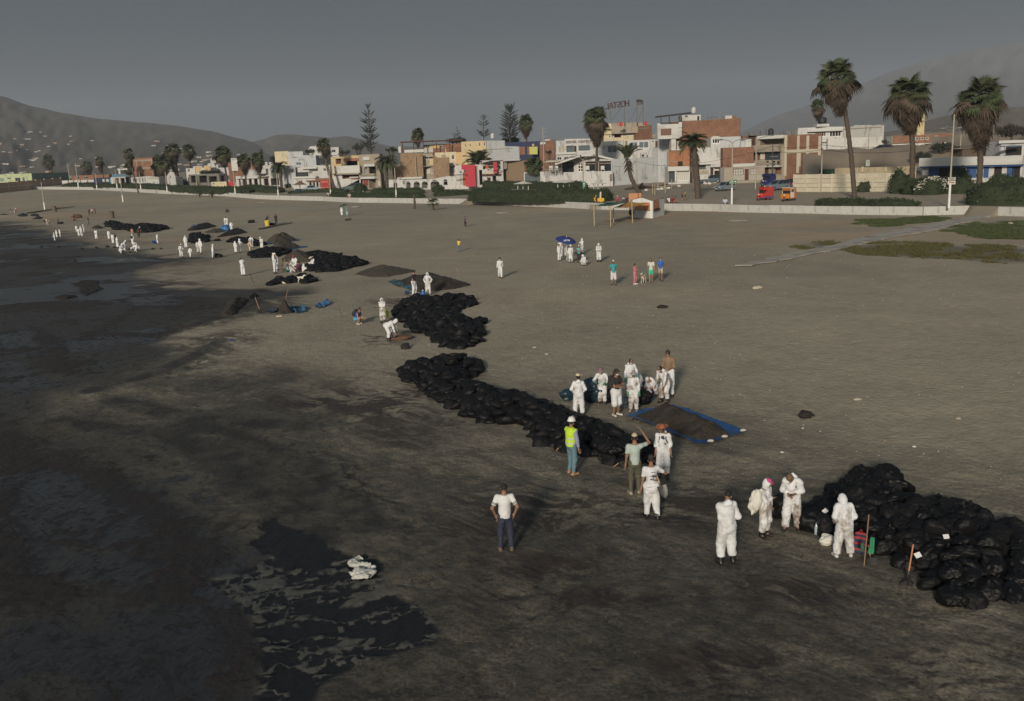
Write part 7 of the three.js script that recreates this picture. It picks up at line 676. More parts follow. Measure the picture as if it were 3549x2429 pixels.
// ---------- people: one continuous skin per body, clothes over it ----------
function netMesh(f,lo,hi,c,colf){
const nx=Math.ceil((hi.x-lo.x)/ c)+ 1,ny=Math.ceil((hi.y-lo.y)/ c)+ 1,nz=Math.ceil((hi.z-lo.z)/ c)+ 1,F=new Float32Array(nx*ny*nz);let k=0;
for(let z=0;z<nz;z++)for(let y=0;y<ny;y++)for(let x=0;x<nx;x++)F[k++]=f(lo.x+x*c,lo.y+y*c,lo.z+z*c);
const id=new Int32Array(nx*ny*nz).fill(-1),pos=[],idx=[],I=(x,y,z)=>(z*ny+y)*nx+x;const E=[[0,1],[2,3],[4,5],[6,7],[0,2],[1,3],[4,6],[5,7],[0,4],[1,5],[2,6],[3,7]];
const v=new Float32Array(8);
for(let z=0;z<nz-1;z++)for(let y=0;y<ny-1;y++)for(let x=0;x<nx-1;x++){let m=0;for(let i=0;i<8;i++){v[i]=F[I(x +(i & 1),y +(i>>1 & 1),z +(i>>2))];if(v[i]<0)m |=1<<i;}if(m==0||m==255)continue;let sx=0,sy=0,sz=0,n=0;for(const[a,b]of E)if((v[a]<0)!=(v[b]<0)){const t=v[a]/(v[a]- v[b]);sx+=lerp(a & 1,b & 1,t);sy+=lerp(a>>1 & 1,b>>1 & 1,t);sz+=lerp(a>>2,b>>2,t);n++;}id[I(x,y,z)]=pos.length/3;pos.push(lo.x +(x+sx/n)*c,lo.y +(y+sy/n)*c,lo.z +(z+sz/n)*c);}
for(let z=1;z<nz-1;z++)for(let y=1;y<ny-1;y++)for(let x=1;x<nx-1;x++){const a=F[I(x,y,z)]<0;const q=(b,p0,p1,p2,p3)=>{if(a!=b){if(p0<0||p1<0||p2<0||p3<0)return;a?idx.push(p0,p1,p2,p0,p2,p3):idx.push(p0,p2,p1,p0,p3,p2);}};
q(F[I(x+1,y,z)]<0,id[I(x,y-1,z-1)],id[I(x,y,z-1)],id[I(x,y,z)],id[I(x,y-1,z)]);q(F[I(x,y+1,z)]<0,id[I(x-1,y,z-1)],id[I(x-1,y,z)],id[I(x,y,z)],id[I(x,y,z-1)]);q(F[I(x,y,z+1)]<0,id[I(x-1,y-1,z)],id[I(x,y-1,z)],id[I(x,y,z)],id[I(x-1,y,z)]);}
const g=new THREE.BufferGeometry();g.setAttribute('position',new THREE.Float32BufferAttribute(pos,3));g.setIndex(idx);g.computeVertexNormals();
if(colf){const col=new Float32Array(pos.length),o=[0,0,0];for(let i=0;i<pos.length;i+=3){colf(pos[i],pos[i+1],pos[i+2],o);col[i]=o[0];col[i+1]=o[1];col[i+2]=o[2];}g.setAttribute('color',new THREE.BufferAttribute(col,3));}
return g;
}
const smin=(a,b,k)=>{const h=Math.max(0,k-Math.abs(a-b))/ k;return Math.min(a,b)- h*h*k*.25;};
function capD(x,y,z,c){const bx=c.b.x-c.a.x,by=c.b.y-c.a.y,bz=c.b.z-c.a.z,px=x-c.a.x,py=y-c.a.y,pz=z-c.a.z;let h=(px*bx+py*by+pz*bz)/(bx*bx+by*by+bz*bz+1e-9);const hc=h<0?0:h>1?1:h;const dx=px-bx*hc,dy=py-by*hc,dz=pz-bz*hc;let d=Math.sqrt(dx*dx+dy*dy+dz*dz)-(c.ra +(c.rb-c.ra)*hc);if(c.cut&&h>c.cut){const L=Math.sqrt(bx*bx+by*by+bz*bz);d=Math.max(d,(h-c.cut)*L);}return d;}
const cap=(a,b,ra,rb,k=.05,cut)=>({a,b,ra,rb,k,cut});
function fieldOf(caps,noise){return(x,y,z)=>{let d=1e3;for(const c of caps){const e=capD(x,y,z,c);d=d>900?e:smin(d,e,c.k);}return noise?d+noise(x,y,z):d;};}
function boundsOf(caps,m){const lo=V(1e9,1e9,1e9),hi=V(-1e9,-1e9,-1e9);for(const c of caps){const r=Math.max(c.ra,c.rb)+ m;for(const p of[c.a,c.b]){lo.min(V(p.x-r,p.y-r,p.z-r));hi.max(V(p.x+r,p.y+r,p.z+r));}}return[lo,hi];}
const meshCaps=(caps,c,noise,colf,hem)=>{const[lo,hi]=boundsOf(caps,c*2.2+.02),f=fieldOf(caps,noise);return netMesh(hem?(x,y,z)=>Math.max(f(x,y,z),(hem.p.x-x)*hem.n.x +(hem.p.y-y)*hem.n.y +(hem.p.z-z)*hem.n.z):f,lo,hi,c,colf);};
function ik(a,t,l1,l2,pole){const d=t.clone().sub(a);let L=d.length();const max=(l1+l2)*.999;if(L>max){d.multiplyScalar(max/L);L=max;t=a.clone().add(d);}const n=d.clone().normalize(),x=(l1*l1-l2*l2+L*L)/(2*L),h=Math.sqrt(Math.max(0,l1*l1-x*x));const p=pole.clone().addScaledVector(n,-pole.dot(n)).normalize();return[a.clone().addScaledVector(n,x).addScaledVector(p,h),t];}
function skeleton(P){
const lean=(P.lean||0)*D2R,tw=(P.twist||0)*D2R,side=(P.side||0)*D2R,pel=V(...(P.pel||[0,.93,0]));
const up=V(Math.sin(side),Math.cos(lean)*Math.cos(side),Math.sin(lean)).normalize(),chest=pel.clone().addScaledVector(up,.36),neck=pel.clone().addScaledVector(up,.53);
const across=V(Math.cos(tw),0,-Math.sin(tw)),fwd=across.clone().cross(up).normalize();
const hp=(P.head?.[0]||0)*D2R,hy=(P.head?.[1]||0)*D2R+tw;const hl=lean*.55+hp;const hup=V(0,Math.cos(hl),0).add(V(Math.sin(hy)*Math.sin(hl),0,Math.cos(hy)*Math.sin(hl))).normalize();const hf=V(Math.sin(hy)*Math.cos(hl),-Math.sin(hl),Math.cos(hy)*Math.cos(hl)).normalize();
const head=neck.clone().addScaledVector(hup,.155).addScaledVector(hf,.02);
const S={pel,up,chest,neck,head,hup,hf,across,fwd,sh:[],el:[],wr:[],hip:[],kn:[],an:[],toe:[],hx:hup.clone().cross(hf).normalize()};
for(let i=0;i<2;i++){const s=i?-1:1;const sh=pel.clone().addScaledVector(up,.475).addScaledVector(across,s*.175);const h=P.hands?.[i]||[s*.24,.80,.04];const[e,w]=ik(sh,V(...h),.29,.26,V(...(P.elb?.[i]||[s*.55,-.2,-.9])));S.sh.push(sh);S.el.push(e);S.wr.push(w);const hip=pel.clone().addScaledVector(V(Math.cos(tw*.4),0,-Math.sin(tw*.4)),s*.09);const f=P.feet?.[i]||[s*.11,0];const an=V(f[0],.08 +(f[2]||0),f[1]- .03);const[k,a2]=ik(hip,an,.44,.42,V(...(P.kne?.[i]||[s*.12,0,1])));S.hip.push(hip);S.kn.push(k);S.an.push(a2);const fa=(f[3]??s*12)*D2R;S.toe.push(a2.clone().add(V(Math.sin(fa)*.15,-.045 -(f[4]||0),Math.cos(fa)*.15)));}
return S;
}
const SKIN=[[.30,.165,.105],[.22,.12,.075],[.36,.21,.14],[.15,.08,.05]];
const GEO={};
function headFrame(S){const m=new THREE.Matrix4().makeBasis(S.hx,S.hup,S.hf);m.setPosition(S.head);return m;}
function skinGeo(S,c,near,skin){
const caps=[cap(S.pel,S.chest,.12,.13,.06),cap(S.chest,S.neck,.12,.07,.06),cap(S.neck,S.head,.055,.055,.03)];
for(let i=0;i<2;i++){caps.push(cap(S.chest.clone().addScaledVector(S.up,.09),S.sh[i],.08,.066,.06),cap(S.sh[i],S.el[i],.052,.042,.04),cap(S.el[i],S.wr[i],.042,.029,.03),cap(S.hip[i],S.kn[i],.088,.056,.06),cap(S.kn[i],S.an[i],.056,.037,.04),cap(S.an[i],S.toe[i],.042,.034,.03));if(!near){const d=S.wr[i].clone().sub(S.el[i]).normalize();caps.push(cap(S.wr[i],S.wr[i].clone().addScaledVector(d,.13),.034,.026,.02));}}
const hm=headFrame(S).invert(),q=V(0,0,0);const ell=(x,y,z,cx,cy,cz,a,b,d)=>{const X=(x-cx)/ a,Y=(y-cy)/ b,Z=(z-cz)/ d,k=Math.sqrt(X*X+Y*Y+Z*Z),g=Math.sqrt((X/a)**2 +(Y/b)**2 +(Z/d)**2);return g<1e-6?-.05:k*(k-1)/ g;};
const headF=(x,y,z)=>{q.set(x,y,z).applyMatrix4(hm);const X=Math.abs(q.x);let d=ell(X,q.y,q.z,0,.03,-.008,.074,.092,.094);d=smin(d,ell(X,q.y,q.z,0,-.05,.022,.056,.066,.068),.04);if(near){d=smin(d,ell(X,q.y,q.z,0,-.012,.094,.013,.024,.018),.015);d=smin(d,ell(X,q.y,q.z,.08,0,-.01,.012,.03,.02),.01);d=Math.max(d,-ell(X,q.y,q.z,.031,.012,.098,.017,.011,.014));d=smin(d,ell(X,q.y,q.z,0,-.05,.083,.024,.01,.012),.008);}return d;};
const colf=(x,y,z,o)=>{q.set(x,y,z).applyMatrix4(hm);let k=1+.12*n3(x*20,y*20,z*20);o[0]=skin[0]*k;o[1]=skin[1]*k;o[2]=skin[2]*k;if(near&&q.z>.06&&q.y>-.1){const X=Math.abs(q.x);if(Math.hypot((X-.031)/ .017,(q.y-.012)/ .008)<1){const e=Math.hypot(X-.031,q.y-.012)<.0065?.02:.4;o[0]=o[1]=o[2]=e;}if(Math.hypot((X-.031)/ .022,(q.y-.032)/ .005)<1){o[0]*=.25;o[1]*=.25;o[2]*=.25;}if(Math.hypot(X/.024,(q.y+.05)/ .008)<1){o[1]*=.62;o[2]*=.62;}}};
const body=fieldOf(caps);const gs=[];
const[lo,hi]=boundsOf([...caps,cap(S.head,S.head,.15,.15)],c*2.2+.02);
if(!near)return netMesh((x,y,z)=>smin(body(x,y,z),headF(x,y,z),.03),lo,hi,c,colf);
gs.push(netMesh(body,lo,hi,c,colf));const r=.145;gs.push(netMesh((x,y,z)=>Math.min(headF(x,y,z),Math.max(capD(x,y,z,caps[2]),Math.hypot(x-S.head.x,y-S.head.y,z-S.head.z)- .14)),S.head.clone().addScalar(-r),S.head.clone().addScalar(r),.008,colf));
for(let i=0;i<2;i++){const d=S.wr[i].clone().sub(S.el[i]).normalize();let n=V(0,0,1).addScaledVector(d,-d.z);if(n.length()<.2)n.set(0,1,0).addScaledVector(d,-d.y);n.normalize();const w=S.wr[i],sx=d.clone().cross(n).normalize(),s=i?-1:1;const A=(u,v,t)=>w.clone().addScaledVector(n,u).addScaledVector(d,v).addScaledVector(sx,t);const hc=[cap(A(-.018,.02,0),A(-.02,.08,0),.024,.019,.02),cap(A(.014,.02,0),A(.018,.08,0),.024,.019,.02),cap(S.el[i].clone().lerp(w,.8),A(0,.02,0),.033,.028,.02)];[[-.030,.062],[-.011,.074],[.009,.078],[.028,.070]].forEach(([u,l])=>{const k1=A(u,.09,0),k2=A(u*1.05,.09+l*.5,-s*.008),k3=A(u*1.05,.09+l*.9,-s*.035);hc.push(cap(k1,k2,.0095,.009,.006),cap(k2,k3,.009,.0075,.006));});const t1=A(.03,.035,0),t2=A(.056,.07,-s*.012),t3=A(.058,.095,-s*.026);hc.push(cap(t1,t2,.0125,.0105,.012),cap(t2,t3,.0105,.008,.006));gs.push(meshCaps(hc,.0058,null,colf));}
return merge(gs);
}
function limbFold(S,amp){return(x,y,z)=>amp*(.9*n3(x*5+3,y*7,z*5)+ 1.1*Math.abs(n3(x*8+y*4,y*16-x*5,z*8))- .35+.5*Math.abs(n3(x*18,y*34,z*18+5)));}
function dirtCol(base,dirt,seed,dc=[.15,.10,.055]){return(x,y,z,o)=>{const k=1+.05*n3(x*14+seed,y*14,z*14);let w=0;if(dirt>0){const low=sm(1.05,.25,y)*.5 +(y>.62&&y<1.05?.35:0),q=.5*n3(x*6+seed*3,y*5,z*6)+ .3*n3(x*19,y*13+seed,z*19);w=clamp(sm(.30-low*dirt*.6,1.0,.5+q)*dirt*1.0+sm(.1,.5,n3(x*28,y*20,z*28+seed))*low*dirt*.5,0,.88);}for(let i=0;i<3;i++)o[i]=lerp(base[i]*k,dc[i],w);};}
const vcM=new THREE.MeshStandardMaterial({vertexColors:true,roughness:.82,side:THREE.DoubleSide}),skinM=new THREE.MeshStandardMaterial({vertexColors:true,roughness:.6});
const WHITE=[.615,.625,.635];
function shift(S,v){return p=>p.clone().add(v);}
function suitCaps(S,w=1,cuffA=.93,cuffL=.9,hood){const R=.020*w;const L=[cap(S.pel.clone().addScaledVector(S.up,-.02),S.chest,.142+R,.142+R,.07),cap(S.chest,S.neck.clone().addScaledVector(S.up,-.035),.14+R,.075,.06)];for(let i=0;i<2;i++)L.push(cap(S.chest.clone().addScaledVector(S.up,.08),S.sh[i],.092+R*.5,.070+R*.5,.05),cap(S.sh[i],S.el[i],.062+R*.6,.052+R*.7,.03),cap(S.el[i],S.wr[i],.052+R*.7,.036+R*.5,.025,cuffA),cap(S.hip[i],S.kn[i],.103+R,.078+R,.05),cap(S.kn[i],S.an[i],.078+R,.062+R,.04,cuffL));return L;}
function addHood(S,L,up){const b=S.hf.clone().multiplyScalar(-1);if(up)L.push(cap(S.head.clone().addScaledVector(S.hup,.02).addScaledVector(b,.02),S.head.clone().addScaledVector(S.hup,.055).addScaledVector(b,.045),.125,.095,.05),cap(S.neck,S.head.clone().addScaledVector(b,.03).addScaledVector(S.hup,-.03),.095,.115,.05));else{const nb=S.neck.clone().addScaledVector(S.fwd,-.09);L.push(cap(nb.clone().addScaledVector(S.across,.05),nb.clone().addScaledVector(S.across,-.05).addScaledVector(S.up,.02),.07,.065,.04),cap(nb,nb.clone().addScaledVector(S.up,.075).addScaledVector(S.fwd,-.02),.06,.045,.04));}}
function torsoCaps(S,o={}){const L=[cap(S.pel.clone().addScaledVector(S.up,o.low??-.06),S.chest,.146*(o.w||1),.142*(o.w||1),.07),cap(S.chest,S.neck.clone().addScaledVector(S.up,-.03),.135,.07,.06)];for(let i=0;i<2;i++){L.push(cap(S.chest.clone().addScaledVector(S.up,.08),S.sh[i],.09,.074,.06));if(o.sleeve!='none')L.push(cap(S.sh[i],S.el[i],.069,.062,.035,o.sleeve=='long'?0:.72));if(o.sleeve=='long')L.push(cap(S.el[i],S.wr[i],.055,.04,.035,.93));}return L;}
function legCaps(S,len='long',w=1){const L=[cap(S.pel.clone().addScaledVector(S.up,.05),S.pel.clone().addScaledVector(S.up,-.03),.122*Math.max(1,w*.93),.128*w,.06)];for(let i=0;i<2;i++){L.push(cap(S.hip[i],S.kn[i],.105*w,.078*w,.06,len=='short'?.82:0));if(len!='short')L.push(cap(S.kn[i],S.an[i],.076*w,.058*w,.05,len=='knee'?.25:.93));}return L;}
function capGeo(r=1){const g=new THREE.SphereGeometry(.098,16,8,0,6.2832,0,1.5);g.scale(.86,.95,1.04);g.translate(0,.035,-.006);const v=new THREE.SphereGeometry(.085,14,4,0,Math.PI,1.35,.25);v.scale(.95,.8,1.5);v.translate(0,.035,.04);return[g,v];}
function hatGeo(kind){if(kind=='cap')return capGeo();if(kind=='helmet')return[new THREE.LatheGeometry([[0,.155],[.05,.15],[.095,.115],[.115,.06],[.118,.03],[.135,.028],[.136,.022],[.1,.02]].map(q=>new THREE.Vector2(...q)),20).scale(.95,1,1.12),new THREE.BoxGeometry(.02,.02,.2).translate(0,.155,-.01)];const br=kind=='wide'?.205:.155;const g=new THREE.LatheGeometry([[0,.135],[.05,.132],[.083,.11],[.092,.045],[.10,.035],[br*.75,.03],[br,kind=='bucket'?-.01:.045],[br*.98,kind=='bucket'?-.014:.038],[.1,.028]].map(q=>new THREE.Vector2(...q)),22);g.scale(.95,1,1.1);const p=g.attributes.position;if(kind=='wide')for(let i=0;i<p.count;i++){const x=p.getX(i);p.setY(i,p.getY(i)+ Math.abs(x)*Math.abs(x)*1.1);}g.computeVertexNormals();return[g];}
const once=(k,f)=>GEO[k]||(GEO[k]=f());
let personSeed=1;
function person(zz,x,y,top,o,label){
const base=o.at||(o.town?T(...zz(x,y)):G(...zz(x,y))),d=-base.z;if(o.lift)base.y+=o.lift;
const P={...(POSE[o.pose]||{}),...(o.p||{})},S0=skeleton(P);const sT=Math.max(S0.head.y+.13,0.3);
const hm=AT(...zz(x,top),d).y-base.y;let s=o.s||clamp(hm/sT,.55,1.3);if(o.hm)s=o.hm/1.72;
const near=d<62,c=near?.021:d<120?.036:.052,key=(o.pose||'')+ JSON.stringify(o.p||{})+ c;
const S=S0,t=thing('person',label,'person',base,(o.yaw||0)*D2R,o.group);t.scale.setScalar(s);const seed=personSeed++;const skin=SKIN[o.skin??seed % 2];
const mk=(nm,kk,f,m)=>part(t,nm,once(key+kk,f),m);
mk('body','skin' +(o.skin??seed % 2),()=>skinGeo(S,Math.min(c,.036),near,skin),skinM);
const fold=limbFold(S,near?.015:.009);
if(o.suit){const col=o.suit===true?WHITE:o.suit,L=suitCaps(S,o.baggy??1,o.cuff??.93,o.boots?.72:.9);const dirt=o.dirt??.25;mk('coverall','suit' +[o.baggy,o.boots,col,dirt,near?seed:dirt].join(),()=>meshCaps(L,c*.9,fold,dirtCol(col,dirt,seed)),vcM);
if(o.hood){const H=[];addHood(S,H,o.hood=='up');const q=headFrame(S).invert(),v=V(0,0,0),f0=fieldOf(H);const[lo,hi]=boundsOf(H,.06);mk('hood','hood' + o.hood+col,()=>netMesh((X,Y,Z)=>{let e=f0(X,Y,Z)+ .006*n3(X*16,Y*16,Z*16);if(o.hood=='up'){v.set(X,Y,Z).applyMatrix4(q);const face=Math.hypot(v.x/.068,(v.y+.005)/ .095,(v.z-.12)/ .085)- 1;e=Math.max(e,-face*.07);}return e;},lo,hi,Math.min(c*.75,.03),dirtCol(col,0,seed)),vcM);}}
if(o.top)mk('shirt','top' + o.top +(o.sleeve||'')+(o.vest||''),()=>meshCaps(torsoCaps(S,{sleeve:o.sleeve||'short',w:o.tw}),c*.9,limbFold(S,near?.007:.005),dirtCol(o.top,0,seed),{p:S.pel.clone().addScaledVector(S.up,-.035),n:S.up}),vcM);
if(o.vest)mk('safety_vest','vest',()=>meshCaps(torsoCaps(S,{sleeve:'none',w:1.1,low:-.08}),c*.9,(X,Y,Z)=>fold(X,Y,Z)- .012,(X,Y,Z,q)=>{const band=Math.abs(Y-1.02)<.028||Math.abs(Y-1.16)<.024;q[0]=band?.42:.42;q[1]=band?.43:.60;q[2]=band?.38:.03;},{p:S.pel.clone().addScaledVector(S.up,-.02),n:S.up}),vcM);
if(o.legs)mk(o.len&&o.len!='long'?'shorts':'trousers','legs' + o.legs +(o.len||'')+(o.lw||''),()=>meshCaps(legCaps(S,o.len,o.lw||1),c*.9,fold,dirtCol(o.legs,o.dirtL||0,seed)),vcM);
if(o.tied)mk('tied_sleeves','tied' + o.tied,()=>meshCaps([cap(S.pel.clone().addScaledVector(S.across,.12),S.pel.clone().addScaledVector(S.across,-.12),.13,.13,.05),cap(S.pel.clone().add(V(.1,.05,-.1)),S.pel.clone().add(V(-.1,.06,-.1)),.07,.07,.05)],c*.9,fold,dirtCol(WHITE,.1,seed)),vcM);
for(let i=0;i<2;i++){if(o.bare)continue;const h=S.toe[i].clone().sub(S.an[i]).setY(0).normalize(),a=S.an[i],to=S.toe[i],gl=Math.min(a.y-.075,to.y-.03);const cc=Math.min(c*.6,.026);const F=[cap(V(a.x,a.y-.035,a.z).addScaledVector(h,-.035),to.clone().addScaledVector(h,.03),.046,.042,.03)];if(o.boots)F.push(cap(a,S.kn[i].clone().lerp(a,.18),.058,.072,.03));else F.push(cap(a,V(a.x,a.y-.03,a.z),.045,.05,.03));mk(o.boots?'boot':'shoe',(o.boots?'boot':'shoe')+ i,()=>{const[lo,hi]=boundsOf(F,.05);const f=fieldOf(F);return netMesh((X,Y,Z)=>Math.max(f(X,Y,Z),gl-Y),lo,hi,cc);},o.boots?mat(.013,.013,.014,.45):mat(...(o.shoe||[.05,.045,.04]),.7));}
if(o.gloves)for(let i=0;i<2;i++){const dd=S.wr[i].clone().sub(S.el[i]).normalize();mk('glove','glove' + i+o.gloves,()=>meshCaps([cap(S.wr[i].clone().addScaledVector(dd,-.12),S.wr[i],.046,.04,.03),cap(S.wr[i],S.wr[i].clone().addScaledVector(dd,.10),.042,.038,.03),cap(S.wr[i].clone().addScaledVector(dd,.10),S.wr[i].clone().addScaledVector(dd,.18).add(V(0,0,.015)),.036,.024,.03),cap(S.wr[i].clone().addScaledVector(dd,.03),S.wr[i].clone().addScaledVector(dd,.10).add(V(0,0,.05)),.024,.016,.02)],Math.min(c*.6,.03)),mat(...o.gloves,.5));}
const HF=headFrame(S);const onHead=(nm,g,m,dy=0)=>{const q=part(t,nm,g,m);q.applyMatrix4(HF.clone().multiply(new THREE.Matrix4().makeTranslation(0,dy,0)));return q;};
if(o.hair&&o.hood!='up')onHead('hair',once('hair' + o.hair+near,()=>{const f=(X,Y,Z)=>{const e=(Math.hypot(X/.081,(Y-.035)/ .098,(Z+.012)/ .102)- 1)*.085+.006*n3(X*40,Y*40,Z*40);const face=.052-Z -(Y-.06)*.9,low=Y +(o.hair=='short'?.035:.09)+ Z*.3;let r=Math.max(e,-face,-low);if(o.hair=='long')r=smin(r,capD(X,Y,Z,cap(V(0,-.02,-.09),V(0,-.22,-.10),.055,.035)),.03);if(o.hair=='bun')r=smin(r,Math.hypot(X,Y-.05,Z+.12)- .045,.02);return r;};return netMesh(f,V(-.12,-.3,-.18),V(.12,.17,.12),near?.009:.016);}),mat(.012,.010,.009,.8));
if(o.hat){const[k,col]=o.hat;hatGeo(k).forEach((g,i)=>onHead(k=='helmet'?(i?'helmet_ridge':'hard_hat'):i?'visor':'hat',g,mat(...(i&&o.visor?o.visor:col),k=='helmet'?.3:.8),.045));}
if(o.mask)onHead('face_mask',once('mask',()=>{const g=new THREE.SphereGeometry(.082,12,8,.35,Math.PI-.7,1.25,1.0);g.rotateX(.25);g.scale(.8,.9,.98);g.translate(0,-.02,.022);return g;}),mat(...o.mask,.8));
const loc=(nm,g,m)=>part(t,nm,g,m);
if(o.pack){const b=S.chest.clone().addScaledVector(S.fwd,-.21).addScaledVector(S.up,-.03);const g=new RoundedBoxGeometry(.32,.46,.19,3,.07);const M4=new THREE.Matrix4().makeBasis(S.across,S.up,S.fwd).setPosition(b);g.applyMatrix4(M4);const bp=loc('backpack',g,mat(...o.pack,.8));for(const s of[-1,1]){const sh=S.neck.clone().addScaledVector(S.across,s*.1).addScaledVector(S.up,-.02);part(bp,'strap',tubeG([sh.clone().addScaledVector(S.fwd,-.13),sh.clone().addScaledVector(S.up,.035),sh.clone().addScaledVector(S.fwd,.15).addScaledVector(S.up,-.14),S.chest.clone().addScaledVector(S.across,s*.17).addScaledVector(S.up,-.12).addScaledVector(S.fwd,.04)],.02,6,14),mat(...o.pack,.8));}const g2=new RoundedBoxGeometry(.24,.2,.06,2,.03);g2.applyMatrix4(M4.clone().multiply(new THREE.Matrix4().makeTranslation(0,-.08,-.11)));part(bp,'pocket',g2,mat(o.pack[0]*1.5,o.pack[1]*1.4,o.pack[2]*1.4,.8));}
t.userData._S=S;const out={t,S,s,d,loc,world:p=>t.localToWorld(p.clone())};t.updateMatrixWorld(true);delete t.userData._S;return out;
}
const ST={},POSE={
stand:{},stand2:{feet:[[.13,.05],[-.12,-.04]],hands:[[.25,.80,.02],[-.24,.79,.06]],head:[8,15]},wide:{feet:[[.19,0],[-.19,.02]],hands:[[.3,.84,.03],[-.3,.84,.05]]},
walk:{feet:[[.09,.24],[-.09,-.24,.03,-5,-.03]],hands:[[.25,.85,-.16],[-.25,.87,.2]],lean:4},walk2:{feet:[[.09,-.18,.02],[-.09,.2]],hands:[[.25,.85,.16],[-.25,.85,-.12]],lean:3},
pockets:{hands:[[.22,.93,-.02],[-.22,.93,-.02]],elb:[[.8,0,-.6],[-.8,0,-.6]],feet:[[.14,0],[-.14,0]]},
phone:{hands:[[.07,1.08,.25],[-.07,1.06,.25]],elb:[[.4,-.7,-.5],[-.4,-.7,-.5]],head:[34,0],feet:[[.13,0],[-.12,.04]],lean:6},
arms:{hands:[[-.10,1.13,.20],[.10,1.10,.22]],elb:[[.7,-.5,.1],[-.7,-.5,.1]],head:[8,0]},
chestR:{hands:[[.25,.82,.05],[.02,1.22,.22]],elb:[[.5,-.2,-.9],[-.8,-.5,.1]],head:[20,12]},
hold:{hands:[[.18,1.0,.28],[-.18,1.0,.28]],head:[22,0],lean:8,feet:[[.13,.03],[-.13,0]]},
lookdown:{hands:[[.15,1.0,.24],[-.15,1.02,.24]],elb:[[.35,-.6,-.6],[-.35,-.6,-.6]],head:[38,-18],lean:5,feet:[[.16,0,0,8],[-.15,.02]]},
bend:{pel:[0,.88,-.16],lean:72,hands:[[.18,.38,.42],[-.14,.36,.46]],head:[10,0],feet:[[.14,.02],[-.14,0]]},
stoop:{pel:[0,.9,-.12],lean:42,hands:[[.2,.62,.36],[-.18,.60,.38]],head:[18,0],feet:[[.15,0],[-.14,.05]]},
crouch:{pel:[0,.34,-.10],lean:30,hands:[[.16,.42,.42],[-.14,.40,.44]],head:[16,0],feet:[[.13,.06],[-.12,.1]],kne:[[.35,.5,1],[-.35,.5,1]]},
ground:{pel:[0,.13,-.1],lean:14,hands:[[.18,.32,.32],[-.16,.30,.34]],head:[16,0],feet:[[.25,.45],[-.2,.5]],kne:[[.5,1,.2],[-.5,1,.2]]},
perch:{pel:[0,.44,-.08],lean:10,hands:[[.16,.56,.24],[-.15,.55,.25]],feet:[[.12,.30],[-.12,.26]],kne:[[.15,1,.6],[-.15,1,.6]],head:[10,10]},
point:{hands:[[.26,.80,.04],[-.30,1.66,.22]],elb:[[.5,-.2,-.9],[-.9,-.3,.2]],feet:[[.12,0],[-.12,.06]],head:[2,-8]},
shoulder:{hands:[[.28,.82,.06],[-.20,1.36,.14]],elb:[[.5,-.2,-.9],[-.9,-.7,.2]],feet:[[.1,.16],[-.1,-.18,.03]],lean:4,head:[6,0]},
carry:{hands:[[.30,.75,.05],[-.3,.74,.05]],feet:[[.12,.1],[-.12,-.1]],lean:6},offer:{hands:[[.22,.9,.2],[-.1,1.2,.42]],head:[10,0]},reach:{hands:[[.2,1.15,.40],[-.2,1.15,.40]],lean:14,head:[10,0]},kid:{hands:[[.25,1.2,.3],[-.25,1.2,.3]],feet:[[.12,.12],[-.1,-.12]]}
};
const SUIT={suit:true},U={suit:true,hood:'up'},Dn={suit:true,hood:'down',hair:'short'};
const GREEN=[.02,.23,.12],LM=[.50,.58,.60],BM=[.02,.02,.022],WM=[.62,.62,.6];
const BMm=()=>mat(.015,.015,.017,.5);
person(ZS,1149,1250,1097,{pose:'pockets',yaw:184,top:[.60,.60,.60],legs:[.022,.026,.05],hair:'short',skin:1,shoe:[.10,.075,.05],tw:1.08},'man in white t-shirt with black sleeve bands and jeans, back turned, alone in foreground').loc;
{const last=scene.children[scene.children.length-1];const S=skeleton(POSE.pockets);for(let i=0;i<2;i++)for(const k of[.52,.62]){const a=S.sh[i].clone().lerp(S.el[i],k),dq=S.el[i].clone().sub(S.sh[i]).normalize();const g=new THREE.TorusGeometry(.068,.008,6,20);const m=part(last,'sleeve_band',g,mat(.03,.03,.035));m.position.copy(a);m.quaternion.setFromUnitVectors(V(0,0,1),dq);}part(last,'belt',new THREE.TorusGeometry(.135,.017,6,24).rotateX(Math.PI/2),mat(.03,.02,.015)).position.set(0,.985,0);part(last,'back_pocket',boxG(.09,.11,.01,.08,.86,-.143),mat(.03,.034,.06));part(last,'waist_tag',boxG(.03,.06,.008,.0,.965,-.16),mat(.5,.5,.48));}
person(ZG,400,1262,430,{pose:'lookdown',yaw:190,...Dn,boots:1,dirt:.3,baggy:1.5,skin:1,p:{head:[22,-50],hands:[[-.02,1.04,.24],[-.2,1.05,.22]]}},'dark haired worker in white coverall, hood down, tall black boots, back turned');
{const w=person(ZG,840,948,268,{pose:'chestR',yaw:42,...U,boots:1,dirt:.8,baggy:1.55,hat:['cap',[.46,.055,.17]],mask:[.1,.04,.035],skin:1},'worker in a stained hooded coverall with a pink cap, white sheet slung over one shoulder');const g=lumpG(.26,8,.85,1.35,.62,9,.22);const m=w.loc('slung_sheet',g,clothW);m.position.set(-.31,1.13,-.10);m.rotation.z=-.35;w.loc('stick',tubeG([V(-.26,.72,.02),V(-.14,1.1,.1)],.018,6),mat(.45,.36,.22));w.loc('radio',boxG(.05,.025,.16,.06,1.26,.27),BMm());}
